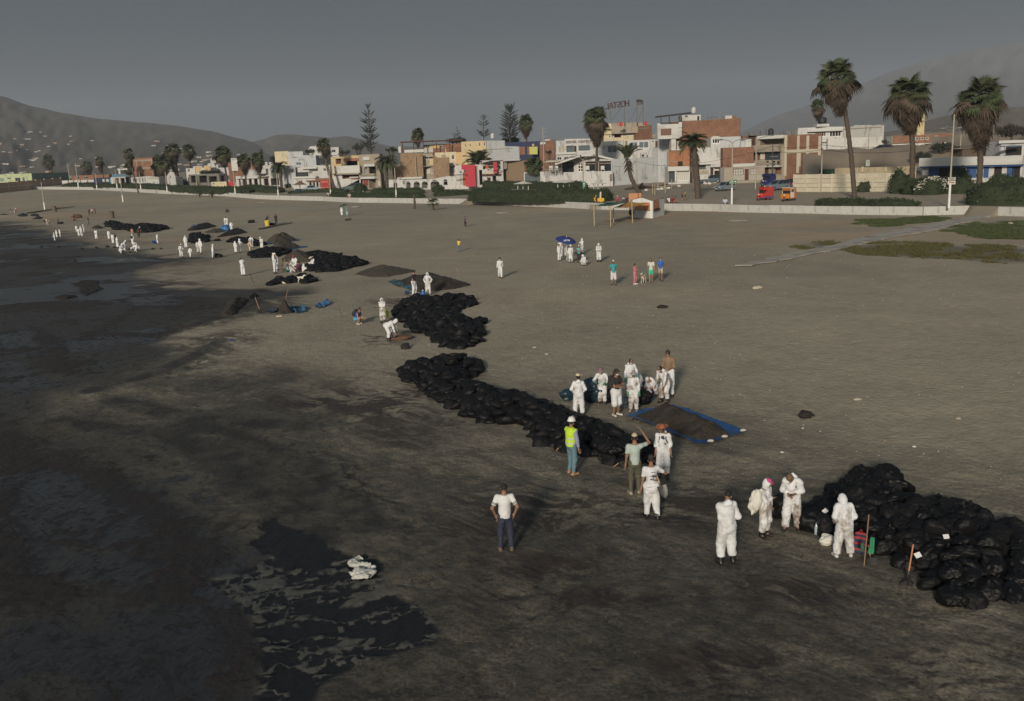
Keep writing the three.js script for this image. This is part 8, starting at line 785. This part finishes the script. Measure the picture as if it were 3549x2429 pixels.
{const w=person(ZG,1160,872,165,{pose:'phone',yaw:-22,suit:true,hood:'down',boots:0,dirt:.85,baggy:1.5,hat:['cap',[.13,.075,.04]],visor:[.02,.02,.022],skin:1,shoe:[.02,.02,.022],cuff:.86,p:{head:[50,-14],lean:16,feet:[[.15,-.05],[-.16,.08]]}},'worker in a dirty coverall and brown cap bowed over a phone, one ankle bare');w.loc('phone',boxG(.075,.012,.14,0,1.09,.36),BMm());w.loc('chest_badge',new THREE.CylinderGeometry(.028,.028,.008,14).rotateX(Math.PI/2).translate(.1,1.27,.235),mat(.06,.09,.07));}
person(ZG,1770,1182,498,{pose:'lookdown',yaw:178,...U,dirt:.65,baggy:1.9,shoe:[.48,.47,.44],p:{feet:[[.2,0],[-.19,.02]],hands:[[.2,.96,.2],[-.2,.96,.2]],head:[46,0],lean:14}},'hooded worker in coverall brown at the seat, back turned before the nearest pile');
person(ZE,385,1345,790,{pose:'stand2',yaw:132,top:[.24,.25,.36],sleeve:'long',vest:1,legs:[.10,.17,.21],hat:['helmet',[.68,.68,.66]],hair:'short',mask:WM,skin:1,shoe:[.30,.18,.09],p:{hands:[[.22,.82,.12],[-.26,.80,.06]],head:[4,8]}},'man in a white hard hat and yellow-green safety vest with jeans beside the middle pile');
{const w=person(ZF,180,1105,372,{pose:'point',yaw:180,top:[.36,.42,.385],legs:[.075,.075,.048],hat:['cap',[.46,.38,.25]],hair:'short',skin:1,shoe:[.28,.25,.2]},'man in a pale mint t-shirt and beige cap pointing with a raised arm, back turned');w.loc('twig',tubeG([V(-.30,1.70,.26),V(-.12,1.88,.3)],.006,5),woodM);}
{const w=person(ZF,525,905,258,{pose:'stand2',yaw:-14,suit:true,hood:'down',dirt:.3,baggy:1.55,hat:['wide',[.26,.095,.045]],hair:'short',pack:[.03,.022,.02],skin:1,cuff:.35,boots:1,mask:BM,p:{head:[10,-22]}},'man in an open white coverall with a brown brimmed hat and black backpack');w.loc('shirt_front',lumpG(.075,3,.85,1.5,.35,5,.05),mat(.03,.04,.09)).position.set(0,1.33,.15);w.loc('chest_badge',new THREE.CylinderGeometry(.03,.03,.008,12).rotateX(Math.PI/2).translate(.08,1.2,.205),mat(.08,.1,.09));}
{const w=person(ZF,385,1400,650,{pose:'shoulder',yaw:188,top:[.56,.56,.58],legs:WHITE,dirtL:.35,lw:1.3,tied:1,hat:['cap',[.03,.022,.022]],hair:'short',boots:1,skin:1,p:{head:[10,-14]}},'man in printed white t-shirt with a shovel, coverall tied at the waist');const k=mat(.06,.06,.075),pr=[];const r=rng(4);for(let i=0;i<26;i++)pr.push(boxG(.012+.05*r(),.008+.02*r(),.004,(r()- .5)*.15,1.12+.17*r(),-.172));pr.push(boxG(.12,.016,.004,.0,1.36,-.165));const m=w.loc('shirt_print',merge(pr),k);m.userData.kind='stuff';const sp=w.t.localToWorld(V(-.27,.72,-.30)),hd=w.t.localToWorld(V(-.06,1.5,.14));const sv=shovel(sp,hd.clone().sub(sp),1.12,'shovel with wooden handle carried over the shoulder of the man in the printed t-shirt',{turn:.3,bm:mat(.075,.075,.072,.5)});}
person(ZE,455,755,345,{pose:'stand2',yaw:176,...Dn,dirt:.18,baggy:1.4,hat:['wide',[.54,.47,.32]],hair:'long',p:{feet:[[.17,0],[-.16,.04]],hands:[[.2,.98,.16],[-.2,.98,.16]],elb:[[.5,-.4,-.5],[-.5,-.4,-.5]]}},'worker in a white coverall and straw hat, back turned, left of the group');
person(ZE,690,632,268,{pose:'reach',yaw:-16,suit:true,dirt:.75,baggy:1.3,gloves:GREEN,hat:['bucket',[.20,.12,.145]],mask:LM,hair:'long',p:{hands:[[.2,1.0,.32],[-.22,1.05,.34]],lean:28,pel:[0,.9,-.1],head:[8,-6]}},'worker in stained coverall, purple hat and green gloves holding a big bag');
person(ZE,830,755,292,{pose:'arms',yaw:34,top:[.022,.020,.022],legs:WHITE,dirtL:.15,len:'knee',lw:1.35,hat:['cap',[.022,.015,.017]],mask:LM,hair:'long',pack:[.022,.02,.022],skin:1,shoe:[.5,.48,.45],p:{hands:[[-.03,1.2,.2],[.05,1.12,.23]],head:[4,10]}},'person in black top and white knee-length bottoms with a black backpack');
person(ZE,975,560,182,{pose:'stand2',yaw:8,suit:true,hood:'down',dirt:.2,baggy:1.3,gloves:GREEN,hair:'long',mask:WM,p:{head:[14,14],hands:[[.22,1.02,.2],[-.26,.86,.1]]}},'dark haired woman in a white coverall with long green gloves behind the grey hatted worker');
person(ZE,1005,712,310,{pose:'stand2',yaw:-10,suit:true,hood:'down',dirt:.8,baggy:1.3,gloves:GREEN,hat:['bucket',[.26,.22,.22]],mask:BM,shoe:[.35,.32,.28]},'worker in a heavily stained coverall with a grey bucket hat and green gloves');
person(ZE,1072,520,362,{pose:'crouch',yaw:-120,suit:true,hood:'down',hair:'short',dirt:.2,baggy:1.3,s:.95},'worker crouching with back turned behind the grey hatted worker');
person(ZE,1215,545,352,{pose:'crouch',yaw:-40,suit:true,hood:'down',hat:['cap',[.5,.49,.45]],dirt:.35,baggy:1.3,s:.98,p:{lean:52,head:[24,-14]}},'worker crouching in a coverall with a pale head scarf beside the purple bag');
person(ZE,1315,625,243,{pose:'stoop',yaw:-48,suit:true,hood:'down',boots:1,dirt:.9,baggy:1.35,hair:'long',mask:LM,p:{lean:38,head:[4,-8],hands:[[.16,.68,.30],[-.20,.66,.34]]}},'dark haired worker stooping in a coverall with brown stained thighs and black boots');
person(ZE,1358,560,96,{pose:'phone',yaw:-18,top:[.20,.13,.085],sleeve:'long',legs:WHITE,lw:1.3,hat:['cap',[.03,.022,.02]],hair:'short',skin:0,boots:1,p:{head:[8,-12],hands:[[.05,1.12,.24],[-.06,1.12,.25]]}},'man in brown sweater, black cap and white trousers at the back of the group');
{person(ZC,368,1255,1102,{pose:'crouch',yaw:68,top:[.035,.06,.22],sleeve:'none',legs:[.08,.30,.46],len:'short',hair:'bun',pack:[.02,.022,.035],skin:0,shoe:[.5,.48,.44],s:1.02},'person squatting in a blue tank top and light blue shorts with a dark backpack');}
{const w=person(ZC,605,1242,1012,{pose:'arms',yaw:6,...U,boots:1,dirt:.8,mask:BM,baggy:1.2},'hooded worker with black mask and brown stained coverall left of the broad bag heap');const p=G(...ZC(640,1215));const b=thing('shopping_bag','bright yellow-green bag hanging at the stained hooded worker beside the broad bag heap','bag',p);part(b,'body',lumpG(.2,3,.75,1.45,.5,6,.12).translate(0,.42,.1),mat(.34,.46,.03,.6));part(b,'handle',tubeG([V(-.07,.68,.1),V(0,.85,.1),V(.07,.68,.1)],.012,5,8),mat(.34,.46,.03,.6));}
{const w=person(ZC,665,1405,1255,{pose:'bend',yaw:72,...U,boots:1,dirt:.12,baggy:1.3,s:1.0},'hooded worker bending double with a shovel handle across the back');const a=w.world(V(.02,1.12,.05)),b=w.world(V(-.1,.25,.35));const s=shovel(b,a.clone().sub(b),1.15,'shovel held by the worker bending double',{grip:1,m:mat(.05,.045,.04)});}
person(ZC,893,992,760,{pose:'stand2',yaw:70,top:[.022,.020,.035],legs:WHITE,lw:1.25,tied:1,hat:['cap',[.02,.02,.025]],hair:'short',skin:0,shoe:[.5,.5,.48]},'man in navy t-shirt and cap with white suit tied at the waist');
person(ZC,1020,985,778,{pose:'pockets',yaw:-6,...U,mask:BM,dirt:.4,baggy:1.3,boots:0,shoe:[.3,.28,.25]},'hooded worker with dark mask standing in front of the large dark sand heap');
person(ZC,1682,835,642,{pose:'walk',yaw:4,...Dn,hat:['cap',[.02,.02,.022]],dirt:.15,boots:0,mask:WM,shoe:[.03,.03,.03]},'worker in a white coverall and black cap walking alone across the open sand');
person(ZC,1302,590,473,{pose:'walk2',yaw:160,top:[.60,.46,.08],legs:[.10,.13,.20],hair:'short',skin:0},'child in a yellow t-shirt walking alone on the open sand');
person(ZC,1360,360,263,{pose:'stand',yaw:150,top:[.06,.05,.09],legs:[.015,.015,.017],hair:'short'},'dark dressed man standing alone far out on the open sand');
person(ZC,226,264,178,{pose:'stand',yaw:170,...U,dirt:0,boots:1},'worker in white on the left under the dark green umbrella');person(ZC,275,262,185,{pose:'stand2',yaw:20,top:[.05,.24,.26],legs:[.3,.42,.42],hat:['bucket',[.3,.4,.4]]},'person in teal on the right under the dark green umbrella');
const B1='by the blue umbrella';
person(ZD,536,600,368,{pose:'stand',yaw:40,suit:true,hood:'down',hair:'short',mask:WM,dirt:.1},'worker in white with black hair at the left edge of the blue umbrella group');person(ZD,555,550,312,{pose:'stand',yaw:10,suit:[.6,.58,.55],hair:'short',mask:WM,legs:[.06,.06,.09],dirt:.1},'masked worker standing behind at the left under the blue umbrella');person(ZD,632,540,348,{pose:'stoop',yaw:150,...U,dirt:.1,p:{lean:20}},'worker in white turned away directly under the blue umbrella');person(ZD,690,620,385,{pose:'stand2',yaw:0,suit:true,hat:['helmet',[.6,.57,.48]],mask:LM,dirt:.7,baggy:1.4},'worker with a pale hard hat and brown stained coverall in front of the blue umbrella');
{const p=G(...ZD(658,600));const t=thing('plastic_bag','green plastic bag held by the stained worker with a pale hard hat','bag',p);part(t,'body',lumpG(.15,2,.8,1.6,.6,5,.15).translate(0,.4,.12),mat(.02,.20,.09,.5));part(t,'knot',new THREE.ConeGeometry(.04,.12,6).translate(0,.7,.12),mat(.02,.20,.09,.5));}
person(ZD,800,620,385,{pose:'arms',yaw:14,top:[.09,.38,.42],sleeve:'none',legs:[.03,.025,.03],hat:['cap',[.55,.55,.54]],skin:1},'person in a turquoise vest and white cap with folded arms right of the blue umbrella');person(ZD,845,500,292,{pose:'offer',yaw:-60,...U,dirt:.2,mask:WM},'worker in white standing behind the person in the turquoise vest');person(ZD,880,660,492,{pose:'crouch',yaw:-50,...U,dirt:.2,s:1.0,baggy:1.2},'worker in white crouching at the right of the blue umbrella group');person(ZD,1068,610,362,{pose:'phone',yaw:-6,suit:true,hood:'down',hat:['helmet',[.6,.58,.52]],mask:BM,boots:1,dirt:.2,pack:[.03,.03,.03],baggy:1.3},'worker in white with cream hard hat standing apart right of the umbrella group');
person(ZD,1265,922,588,{pose:'pockets',yaw:4,top:[.04,.26,.28],legs:[.56,.52,.54],len:'knee',lw:1.15,hat:['cap',[.5,.46,.4]],mask:BM,skin:1,shoe:[.04,.035,.03],tw:1.18},'heavy man in a teal t-shirt, white shorts and cap on the open sand');person(ZD,1552,912,626,{pose:'arms',yaw:50,top:[.46,.16,.18],sleeve:'long',legs:[.47,.17,.19],hair:'long',shoe:[.66,.66,.65],skin:0},'long haired woman in a pink tracksuit and white trainers');person(ZD,1768,885,562,{pose:'walk2',yaw:-10,top:[.52,.51,.48],legs:[.05,.42,.26],len:'short',hair:'short',skin:0,shoe:[.3,.18,.12],p:{head:[24,-20]}},'man in a white t-shirt and bright green shorts looking down at the dog');person(ZD,1895,865,545,{pose:'walk',yaw:-8,top:[.025,.11,.40],legs:[.36,.32,.25],len:'short',hair:'short',mask:LM,skin:1,shoe:[.05,.05,.05],p:{head:[6,0]}},'man in a blue t-shirt and beige shorts, rightmost of the walking family');
function dog(p,s,yaw,label,col,patch,o={}){const t=thing('dog',label,'dog',p,yaw);t.scale.setScalar(s);const L=[cap(V(0,.42,.20),V(0,.43,-.16),.115,.095,.05),cap(V(0,.47,.22),V(0,.60,.34),.075,.055,.04),cap(V(0,.62,.36),V(0,.60,.42),.068,.052,.03),cap(V(0,.595,.42),V(0,.575,.52),.036,.026,.02),cap(V(0,.46,-.2),V(0,.60,-.34),.026,.014,.02)];for(const s2 of[-1,1]){L.push(cap(V(s2*.07,.40,.20),V(s2*.07,.2,.22),.05,.032,.03),cap(V(s2*.07,.2,.22),V(s2*.07,.03,.21),.03,.024,.02),cap(V(s2*.07,.03,.21),V(s2*.07,.02,.26),.026,.02,.02),cap(V(s2*.07,.40,-.14),V(s2*.075,.26,-.10),.07,.045,.03),cap(V(s2*.075,.26,-.10),V(s2*.075,.15,-.21),.038,.024,.02),cap(V(s2*.075,.15,-.21),V(s2*.075,.03,-.18),.022,.022,.02),cap(V(s2*.075,.03,-.18),V(s2*.075,.02,-.13),.025,.02,.02),cap(V(s2*.045,.66,.34),V(s2*.062,.73,.34),.024,.01,.015));}part(t,'body',meshCaps(L,.02,null,(x,y,z,c)=>{const w=sm(.0,.2,n3(x*6+s,y*6,z*6));for(let i=0;i<3;i++)c[i]=lerp(col[i],patch[i],w);}),vcM);part(t,'nose',new THREE.SphereGeometry(.018,8,6).translate(0,.585,.545),BMm());return t;}
dog(G(...ZD(1668,895)),1.25,-.5,'fluffy cream dog between the woman in pink and the man in green shorts',[.52,.46,.36],[.30,.22,.15]);
dog(G(...ZB(1740,985)),1.0,1.7,'white dog standing on the low strip of black bags',[.6,.57,.5],[.4,.33,.22]);
{const w=lump(ZB,1755,925,.42,'white_hat','white hats lying behind the white dog','hat',clothW,1.5,.5,.8,4);const w2=lump(ZB,1545,995,.24,'white_cloth','small white cloth on the low strip of black bags','cloth',clothW,1.4,.5,.8,5);}
person(ZB,1040,905,680,{pose:'arms',yaw:-160,...Dn,dirt:.12,boots:0,baggy:1.3,p:{head:[18,40],side:4}},'worker in white standing alone with arms folded beside the long rake');
person(ZB,1432,878,665,{pose:'hold',yaw:60,suit:true,hood:'down',hair:'short',boots:1,dirt:.1},'worker with dark boots, nearest of three standing left of the seated group');person(ZB,1415,800,622,{pose:'stand2',yaw:120,...U,dirt:.1},'hooded worker standing at the back left of the seated group');person(ZB,1462,835,630,{pose:'hold',yaw:-90,suit:true,hat:['helmet',[.62,.62,.6]],top:[.2,.4,.4],dirt:.2,gloves:GREEN},'worker with white helmet and green gloves facing left beside the seated group');
person(ZB,1600,838,708,{pose:'ground',yaw:30,top:[.45,.44,.42],legs:WHITE,hair:'short',skin:0,s:1.25},'seated worker with dark hair at the left of the resting group');person(ZB,1672,790,655,{pose:'ground',yaw:-20,...Dn,hat:['cap',[.45,.04,.06]],dirt:.15,s:1.25},'seated worker in white with a red cap in the resting group');person(ZB,1640,862,780,{pose:'ground',yaw:70,suit:true,hat:['bucket',[.55,.5,.4]],dirt:.6,s:.95,p:{pel:[0,.12,-.1],lean:-8}},'worker half lying in a stained suit at the front of the resting group');person(ZB,1725,852,735,{pose:'ground',yaw:-60,top:[.09,.022,.035],sleeve:'long',legs:[.08,.025,.035],hair:'long',s:1.15},'person in dark maroon sitting in the resting group');person(ZB,1775,848,775,{pose:'ground',yaw:140,...U,dirt:0,s:.8},'worker in white seated at the right of the person in maroon');person(ZB,1895,805,690,{pose:'ground',yaw:-50,suit:true,hood:'down',hat:['wide',[.5,.45,.36]],dirt:.25,s:1.2},'seated worker with a straw hat apart at the right of the resting group');
lump(ZB,1590,850,.2,'plastic_bag','green plastic bag in front of the seated worker with dark hair','bag',mat(.03,.22,.15,.5),1.3,.6,.9,3);
person(ZB,282,685,512,{pose:'hold',yaw:40,suit:true,hat:['cap',[.6,.6,.58]],boots:1,dirt:.1},'worker with a white cap holding something, front left of the left centre group');person(ZB,338,565,410,{pose:'stand',yaw:190,...U,dirt:.05},'hooded worker standing straight at the back left by the small bag heap');person(ZB,392,690,552,{pose:'walk',yaw:170,...Dn,boots:1,dirt:.2,p:{lean:16}},'worker walking away with dark hair and boots, left centre');person(ZB,484,622,478,{pose:'stand2',yaw:160,...Dn,dirt:.65},'dark haired worker in a stained suit before the small bag heap');person(ZB,520,632,448,{pose:'carry',yaw:150,...U,dirt:.2,p:{side:8}},'hooded worker behind the stained one before the small bag heap');person(ZB,672,690,515,{pose:'carry',yaw:110,...U,dirt:.15},'hooded worker dragging a black bag alone');
{const a=lump(ZB,712,680,.42,'garbage_bag','black bag dragged by the lone hooded worker','bag',bagM[0],1.5,.7,.9,6);}
person(ZB,947,630,478,{pose:'stand',yaw:160,...U,dirt:.1,boots:1},'leftmost of the row of four workers, hooded with dark boots');person(ZB,1002,620,448,{pose:'offer',yaw:130,...U,dirt:.15},'second of the row of four workers, arm raised');person(ZB,1120,605,492,{pose:'stoop',yaw:90,suit:[.55,.45,.33],hood:'down',hair:'short',dirt:.5,s:.95},'brownish stained worker stooping in the row of four');person(ZB,1142,562,412,{pose:'pockets',yaw:180,suit:true,hood:'down',hat:['wide',[.4,.36,.3]],dirt:.1},'broad worker with a hat turned away in the row of four');person(ZB,1270,588,428,{pose:'phone',yaw:-20,suit:true,hat:['helmet',[.6,.6,.58]],dirt:.2},'rightmost of the row of four workers, looking at a phone');
person(ZB,835,325,195,{pose:'stoop',yaw:10,suit:true,hood:'down',hair:'long',dirt:.05,s:1.3,p:{lean:30}},'tall dark haired worker bending over a blue bag');person(ZB,895,352,236,{pose:'carry',yaw:190,...Dn,dirt:.05},'worker in white helping to hold the blue bag from the right');lump(ZB,822,352,.62,'plastic_bag','big blue plastic bag between the two workers in white','bag',mat(.025,.12,.30,.45),1.2,.9,.8,5,.8);
person(ZB,1332,285,178,{pose:'bend',yaw:90,top:[.015,.017,.03],sleeve:'long',legs:[.012,.012,.018],hair:'short',s:1.15,p:{lean:30,pel:[0,.9,-.1],hands:[[.2,.9,.4],[-.2,1.05,.45]]}},'dark dressed man leaning forward above the yellow bucket');person(ZB,1442,275,142,{pose:'stand',yaw:170,top:[.02,.021,.026],sleeve:'long',legs:[.016,.016,.02],hair:'short'},'dark dressed man standing upright by the long driftwood log');
{const p=G(...ZB(1333,293));const t=thing('bucket','yellow bucket at the feet of the leaning dark dressed man','bucket',p);part(t,'body',new THREE.CylinderGeometry(.48,.36,.95,16,1,true).translate(0,.47,0),mat(.55,.46,.05,.5));part(t,'base',new THREE.CylinderGeometry(.36,.36,.04,16).translate(0,.03,0),mat(.55,.46,.05,.5));part(t,'handle',new THREE.TorusGeometry(.48,.02,5,16,Math.PI).translate(0,.95,0),M.steel);lump(ZB,1385,285,.5,'garbage_bag','black bag beside the yellow bucket','bag',bagM[1],1.4,.6,.8,8);}
person(ZB,838,130,80,{pose:'ground',yaw:40,top:[.06,.055,.05],legs:[.03,.03,.03],hair:'short',s:1.3},'person in dark clothes sitting alone far out on the sand');
person(ZA,740,722,602,{pose:'walk2',yaw:70,...U,dirt:.2,boots:1,top:[.05,.045,.05]},'front worker of the leftmost trio, dark straps across the chest');person(ZA,765,672,570,{pose:'stand',yaw:160,...U,dirt:.1},'middle worker of the leftmost trio');person(ZA,810,668,560,{pose:'stand2',yaw:140,...U,dirt:.05},'right worker of the leftmost trio');
person(ZA,1030,602,500,{pose:'carry',yaw:150,...Dn,dirt:.05},'left worker of the far ring of four');person(ZA,1062,655,545,{pose:'hold',yaw:180,...Dn,dirt:.1},'front left worker of the far ring of four');person(ZA,1106,660,520,{pose:'reach',yaw:-120,...U,dirt:.05},'front right worker of the far ring of four, leaning in');person(ZA,1137,608,495,{pose:'hold',yaw:-80,...U,dirt:.05,mask:LM},'right worker of the far ring of four');person(ZA,1300,698,556,{pose:'phone',yaw:-10,...Dn,dirt:.08},'worker standing alone looking at a device right of the ring of four');person(ZA,1465,697,568,{pose:'stand2',yaw:165,...Dn,dirt:.08,p:{side:-6}},'dark haired worker left of the person in black');person(ZA,1522,755,612,{pose:'stand',yaw:175,...Dn,dirt:.08},'worker partly in front of the person in black');person(ZA,1550,740,610,{pose:'stand',yaw:190,top:[.02,.018,.02],sleeve:'long',legs:[.04,.04,.04],hair:'short'},'person in a black jacket among the left workers');person(ZA,1582,808,662,{pose:'arms',yaw:175,...U,dirt:.12},'hooded worker with arms folded above the crouching pair');person(ZA,1635,888,770,{pose:'crouch',yaw:60,...U,dirt:.12,s:1.25,baggy:1.4},'crouching worker on the left, leaning forward over the dark sand');person(ZA,1672,868,768,{pose:'stoop',yaw:75,...U,dirt:.1,s:1.0},'stooping worker just behind the left crouching one');person(ZA,1785,772,625,{pose:'carry',yaw:170,...U,pack:[.015,.015,.017],dirt:.1},'worker with a black backpack beside the orange topped person');person(ZA,1785,690,562,{pose:'stand',yaw:160,top:[.34,.20,.13],legs:[.2,.16,.12],hair:'short',s:1.0},'person with a tan orange top behind the worker with backpack');person(ZA,1865,670,615,{pose:'stoop',yaw:60,top:[.03,.028,.028],legs:[.02,.02,.02],hat:['cap',[.5,.5,.5]],s:1.1},'dark clothed person with a white cap bending before the long far bag heap');person(ZA,1825,862,752,{pose:'ground',yaw:-20,...U,dirt:.12,s:1.3},'right crouching worker with legs apart on the dark sand');person(ZA,1862,845,778,{pose:'crouch',yaw:-70,...U,dirt:.1,s:1.0},'worker crouching behind the right crouching one');person(ZA,2122,758,607,{pose:'stand',yaw:-60,...Dn,dirt:.05},'lone worker in white right of the left groups, seen from the side');
person(ZA,150,345,283,{pose:'stand',yaw:40,top:[.04,.04,.04],legs:[.3,.3,.3],hair:'short'},'leftmost person of the far left group, in dark clothes');person(ZA,200,350,300,{pose:'stoop',yaw:90,top:[.52,.5,.48],legs:[.5,.5,.48],hair:'short'},'person in white bending in the far left group');person(ZA,215,330,265,{pose:'stand',yaw:10,top:[.5,.42,.4],legs:[.05,.04,.04],hair:'short'},'person in a pale top at the back of the far left group');person(ZA,255,320,268,{pose:'stand',yaw:-30,top:[.32,.06,.07],legs:[.25,.1,.1],hair:'short'},'person in red at the right of the far left group');
person(ZA,1202,370,283,{pose:'stand',yaw:20,top:[.03,.022,.03],legs:[.03,.025,.025],hair:'short'},'left person of the far trio in dark clothes');person(ZA,1242,362,278,{pose:'stand',yaw:0,top:[.5,.42,.40],legs:[.08,.03,.03],hair:'short'},'middle person of the far trio in a pale top');person(ZA,1282,350,272,{pose:'stand',yaw:-10,top:[.12,.035,.05],legs:[.04,.025,.03],hair:'short'},'right person of the far trio in dark red');person(ZA,640,520,405,{pose:'walk',yaw:40,top:[.5,.47,.44],legs:[.35,.32,.3],hair:'short'},'left of a pair in pale shirts walking on the dark sand');person(ZA,668,500,425,{pose:'walk2',yaw:60,top:[.42,.36,.34],legs:[.1,.09,.09],hair:'short'},'right of a pair in pale shirts walking on the dark sand');person(ZA,782,490,402,{pose:'walk',yaw:80,top:[.20,.025,.045],legs:[.05,.03,.03],hair:'short',p:{lean:14}},'person in a red top pulling a bag on the dark sand');lump(ZA,818,488,.42,'garbage_bag','dark bag behind the person in the red top','bag',bagM[2],1.4,.7,.9,9);person(ZA,990,448,385,{pose:'crouch',yaw:60,top:[.16,.07,.05],legs:[.2,.12,.09],hair:'short',s:1.4},'person in brownish red digging beside a driftwood tangle');lump(ZA,1035,410,.8,'driftwood','tangle of driftwood beside the digging person','driftwood',mat(.09,.06,.045),1.4,.7,.9,10);person(ZA,1190,497,390,{pose:'walk',yaw:140,top:[.015,.016,.018],legs:[.10,.14,.17],hair:'short'},'person in a black top and jeans walking below the far trio');
const sit=(zz,x,y,top,o,label)=>{const b=T(...zz(x,y));person(zz,x,y,top,{pose:'ground',at:b,...o},label);};
sit(Z4,285,1312,1250,{top:[.36,.36,.38],legs:[.1,.1,.12],hair:'short',yaw:20,s:1.35},'seated person in grey behind the wall left of the double lamp post');sit(Z4,372,1315,1238,{top:[.22,.26,.42],legs:[.4,.08,.15],hair:'short',yaw:10,s:1.4},'seated person in pale blue with red trousers just left of the double lamp post');sit(Z4,490,1312,1232,{top:[.5,.5,.52],legs:[.12,.12,.14],hair:'short',yaw:-10,s:1.4},'seated person in white just right of the double lamp post');sit(Z4,462,1320,1270,{top:[.4,.22,.2],legs:[.3,.2,.2],hair:'short',yaw:0,s:1.0},'small child in pink between the seated adults by the lamp post');sit(Z4,565,1318,1240,{top:[.58,.30,.02],legs:[.55,.3,.03],hat:['cap',[.6,.4,.06]],yaw:30,s:1.45},'seated vendor in bright yellow behind the wall');{const p=T(...Z4(630,1325));const t=thing('ice_cream_cart','yellow vendor cart with a white upright behind the wall','cart',p);t.scale.setScalar(.55);part(t,'box',new RoundedBoxGeometry(2.4,1.3,1.1,2,.15).translate(0,.9,0),mat(.55,.33,.02,.5));part(t,'lid',new RoundedBoxGeometry(2.2,.16,1.0,2,.06).translate(0,1.6,0),mat(.6,.4,.05));part(t,'upright',boxG(.5,2.2,.3,-.3,2.7,0).applyMatrix4(new THREE.Matrix4().makeRotationZ(-.08)),mat(.55,.5,.38));for(const x of[-.8,.8])part(t,'wheel',tyreG.clone().scale(1.2,1.2,1.2).translate(x,.35,.5),tyreM);}
sit(Z4,828,1315,1252,{top:[.30,.05,.07],legs:[.2,.06,.06],hat:['cap',[.5,.45,.42]],yaw:0,s:1.35},'seated person in red with a pale cap left of the kiosk board');sit(Z4,903,1312,1262,{top:[.5,.48,.46],legs:[.06,.05,.05],hair:'short',yaw:40,s:1.25},'seated person in a white top next to the kiosk board');sit(Z4,945,1312,1262,{top:[.03,.025,.03],legs:[.05,.05,.05],hair:'short',yaw:-20,s:1.25},'seated person in black next to the kiosk board');sit(Z4,1448,1325,1268,{top:[.55,.53,.5],legs:[.06,.05,.05],hair:'short',yaw:190,s:1.3},'left of three people seated behind the wall right of the kiosk, in white');sit(Z4,1483,1325,1255,{top:[.12,.03,.035],legs:[.08,.03,.03],hair:'short',yaw:150,s:1.35},'middle of three people seated right of the kiosk, in dark red');sit(Z4,1516,1325,1260,{top:[.24,.035,.04],legs:[.25,.15,.1],hair:'short',yaw:70,s:1.3},'right of three people seated right of the kiosk, in red');
person(Z4,1605,1296,1188,{pose:'kid',town:1,yaw:80,top:[.03,.028,.028],sleeve:'none',legs:[.02,.02,.022],len:'short',hair:'short',bare:1},'boy in black playing on the sandy street, left of two');person(Z4,1642,1292,1175,{pose:'kid',town:1,yaw:-80,top:[.48,.25,.06],legs:[.02,.02,.02],len:'short',hair:'short',bare:1},'boy in an orange shirt playing on the sandy street, right of two');
{const b=T(...Z5(378,1332));b.y+=.1;b.z+=.4;person(Z5,378,1332,1255,{pose:'perch',at:b.clone().add(V(0,-.85,.35)),yaw:-25,top:[.40,.46,.55],legs:[.03,.03,.035],len:'short',hair:'short',skin:1,s:1.55},'man in a pale blue shirt sitting on the white wall beside the double lamp post');}
sit(Z2,1455,1130,1085,{top:[.4,.4,.38],legs:[.1,.1,.1],hair:'short',s:1.5},'seated person in grey left of the lamp post above the far wall');sit(Z2,1522,1130,1085,{top:[.5,.5,.48],legs:[.1,.1,.1],hair:'short',s:1.5},'seated person in white right of the lamp post above the far wall');sit(Z2,1698,1150,1100,{top:[.45,.44,.4],legs:[.25,.08,.06],hair:'short',s:1.6},'person sitting on the wall above the driftwood scrub');sit(Z2,1860,1132,1078,{top:[.42,.28,.28],legs:[.2,.1,.1],hat:['cap',[.5,.4,.4]],s:1.7},'person in pink standing in the shrubs on the wall under the round bush');sit(Z3,2268,1180,1132,{top:[.5,.48,.48],legs:[.1,.1,.1],hair:'short',s:1.4},'person in white seated before the long hedge at its right end');
renderer.render(scene,camera);
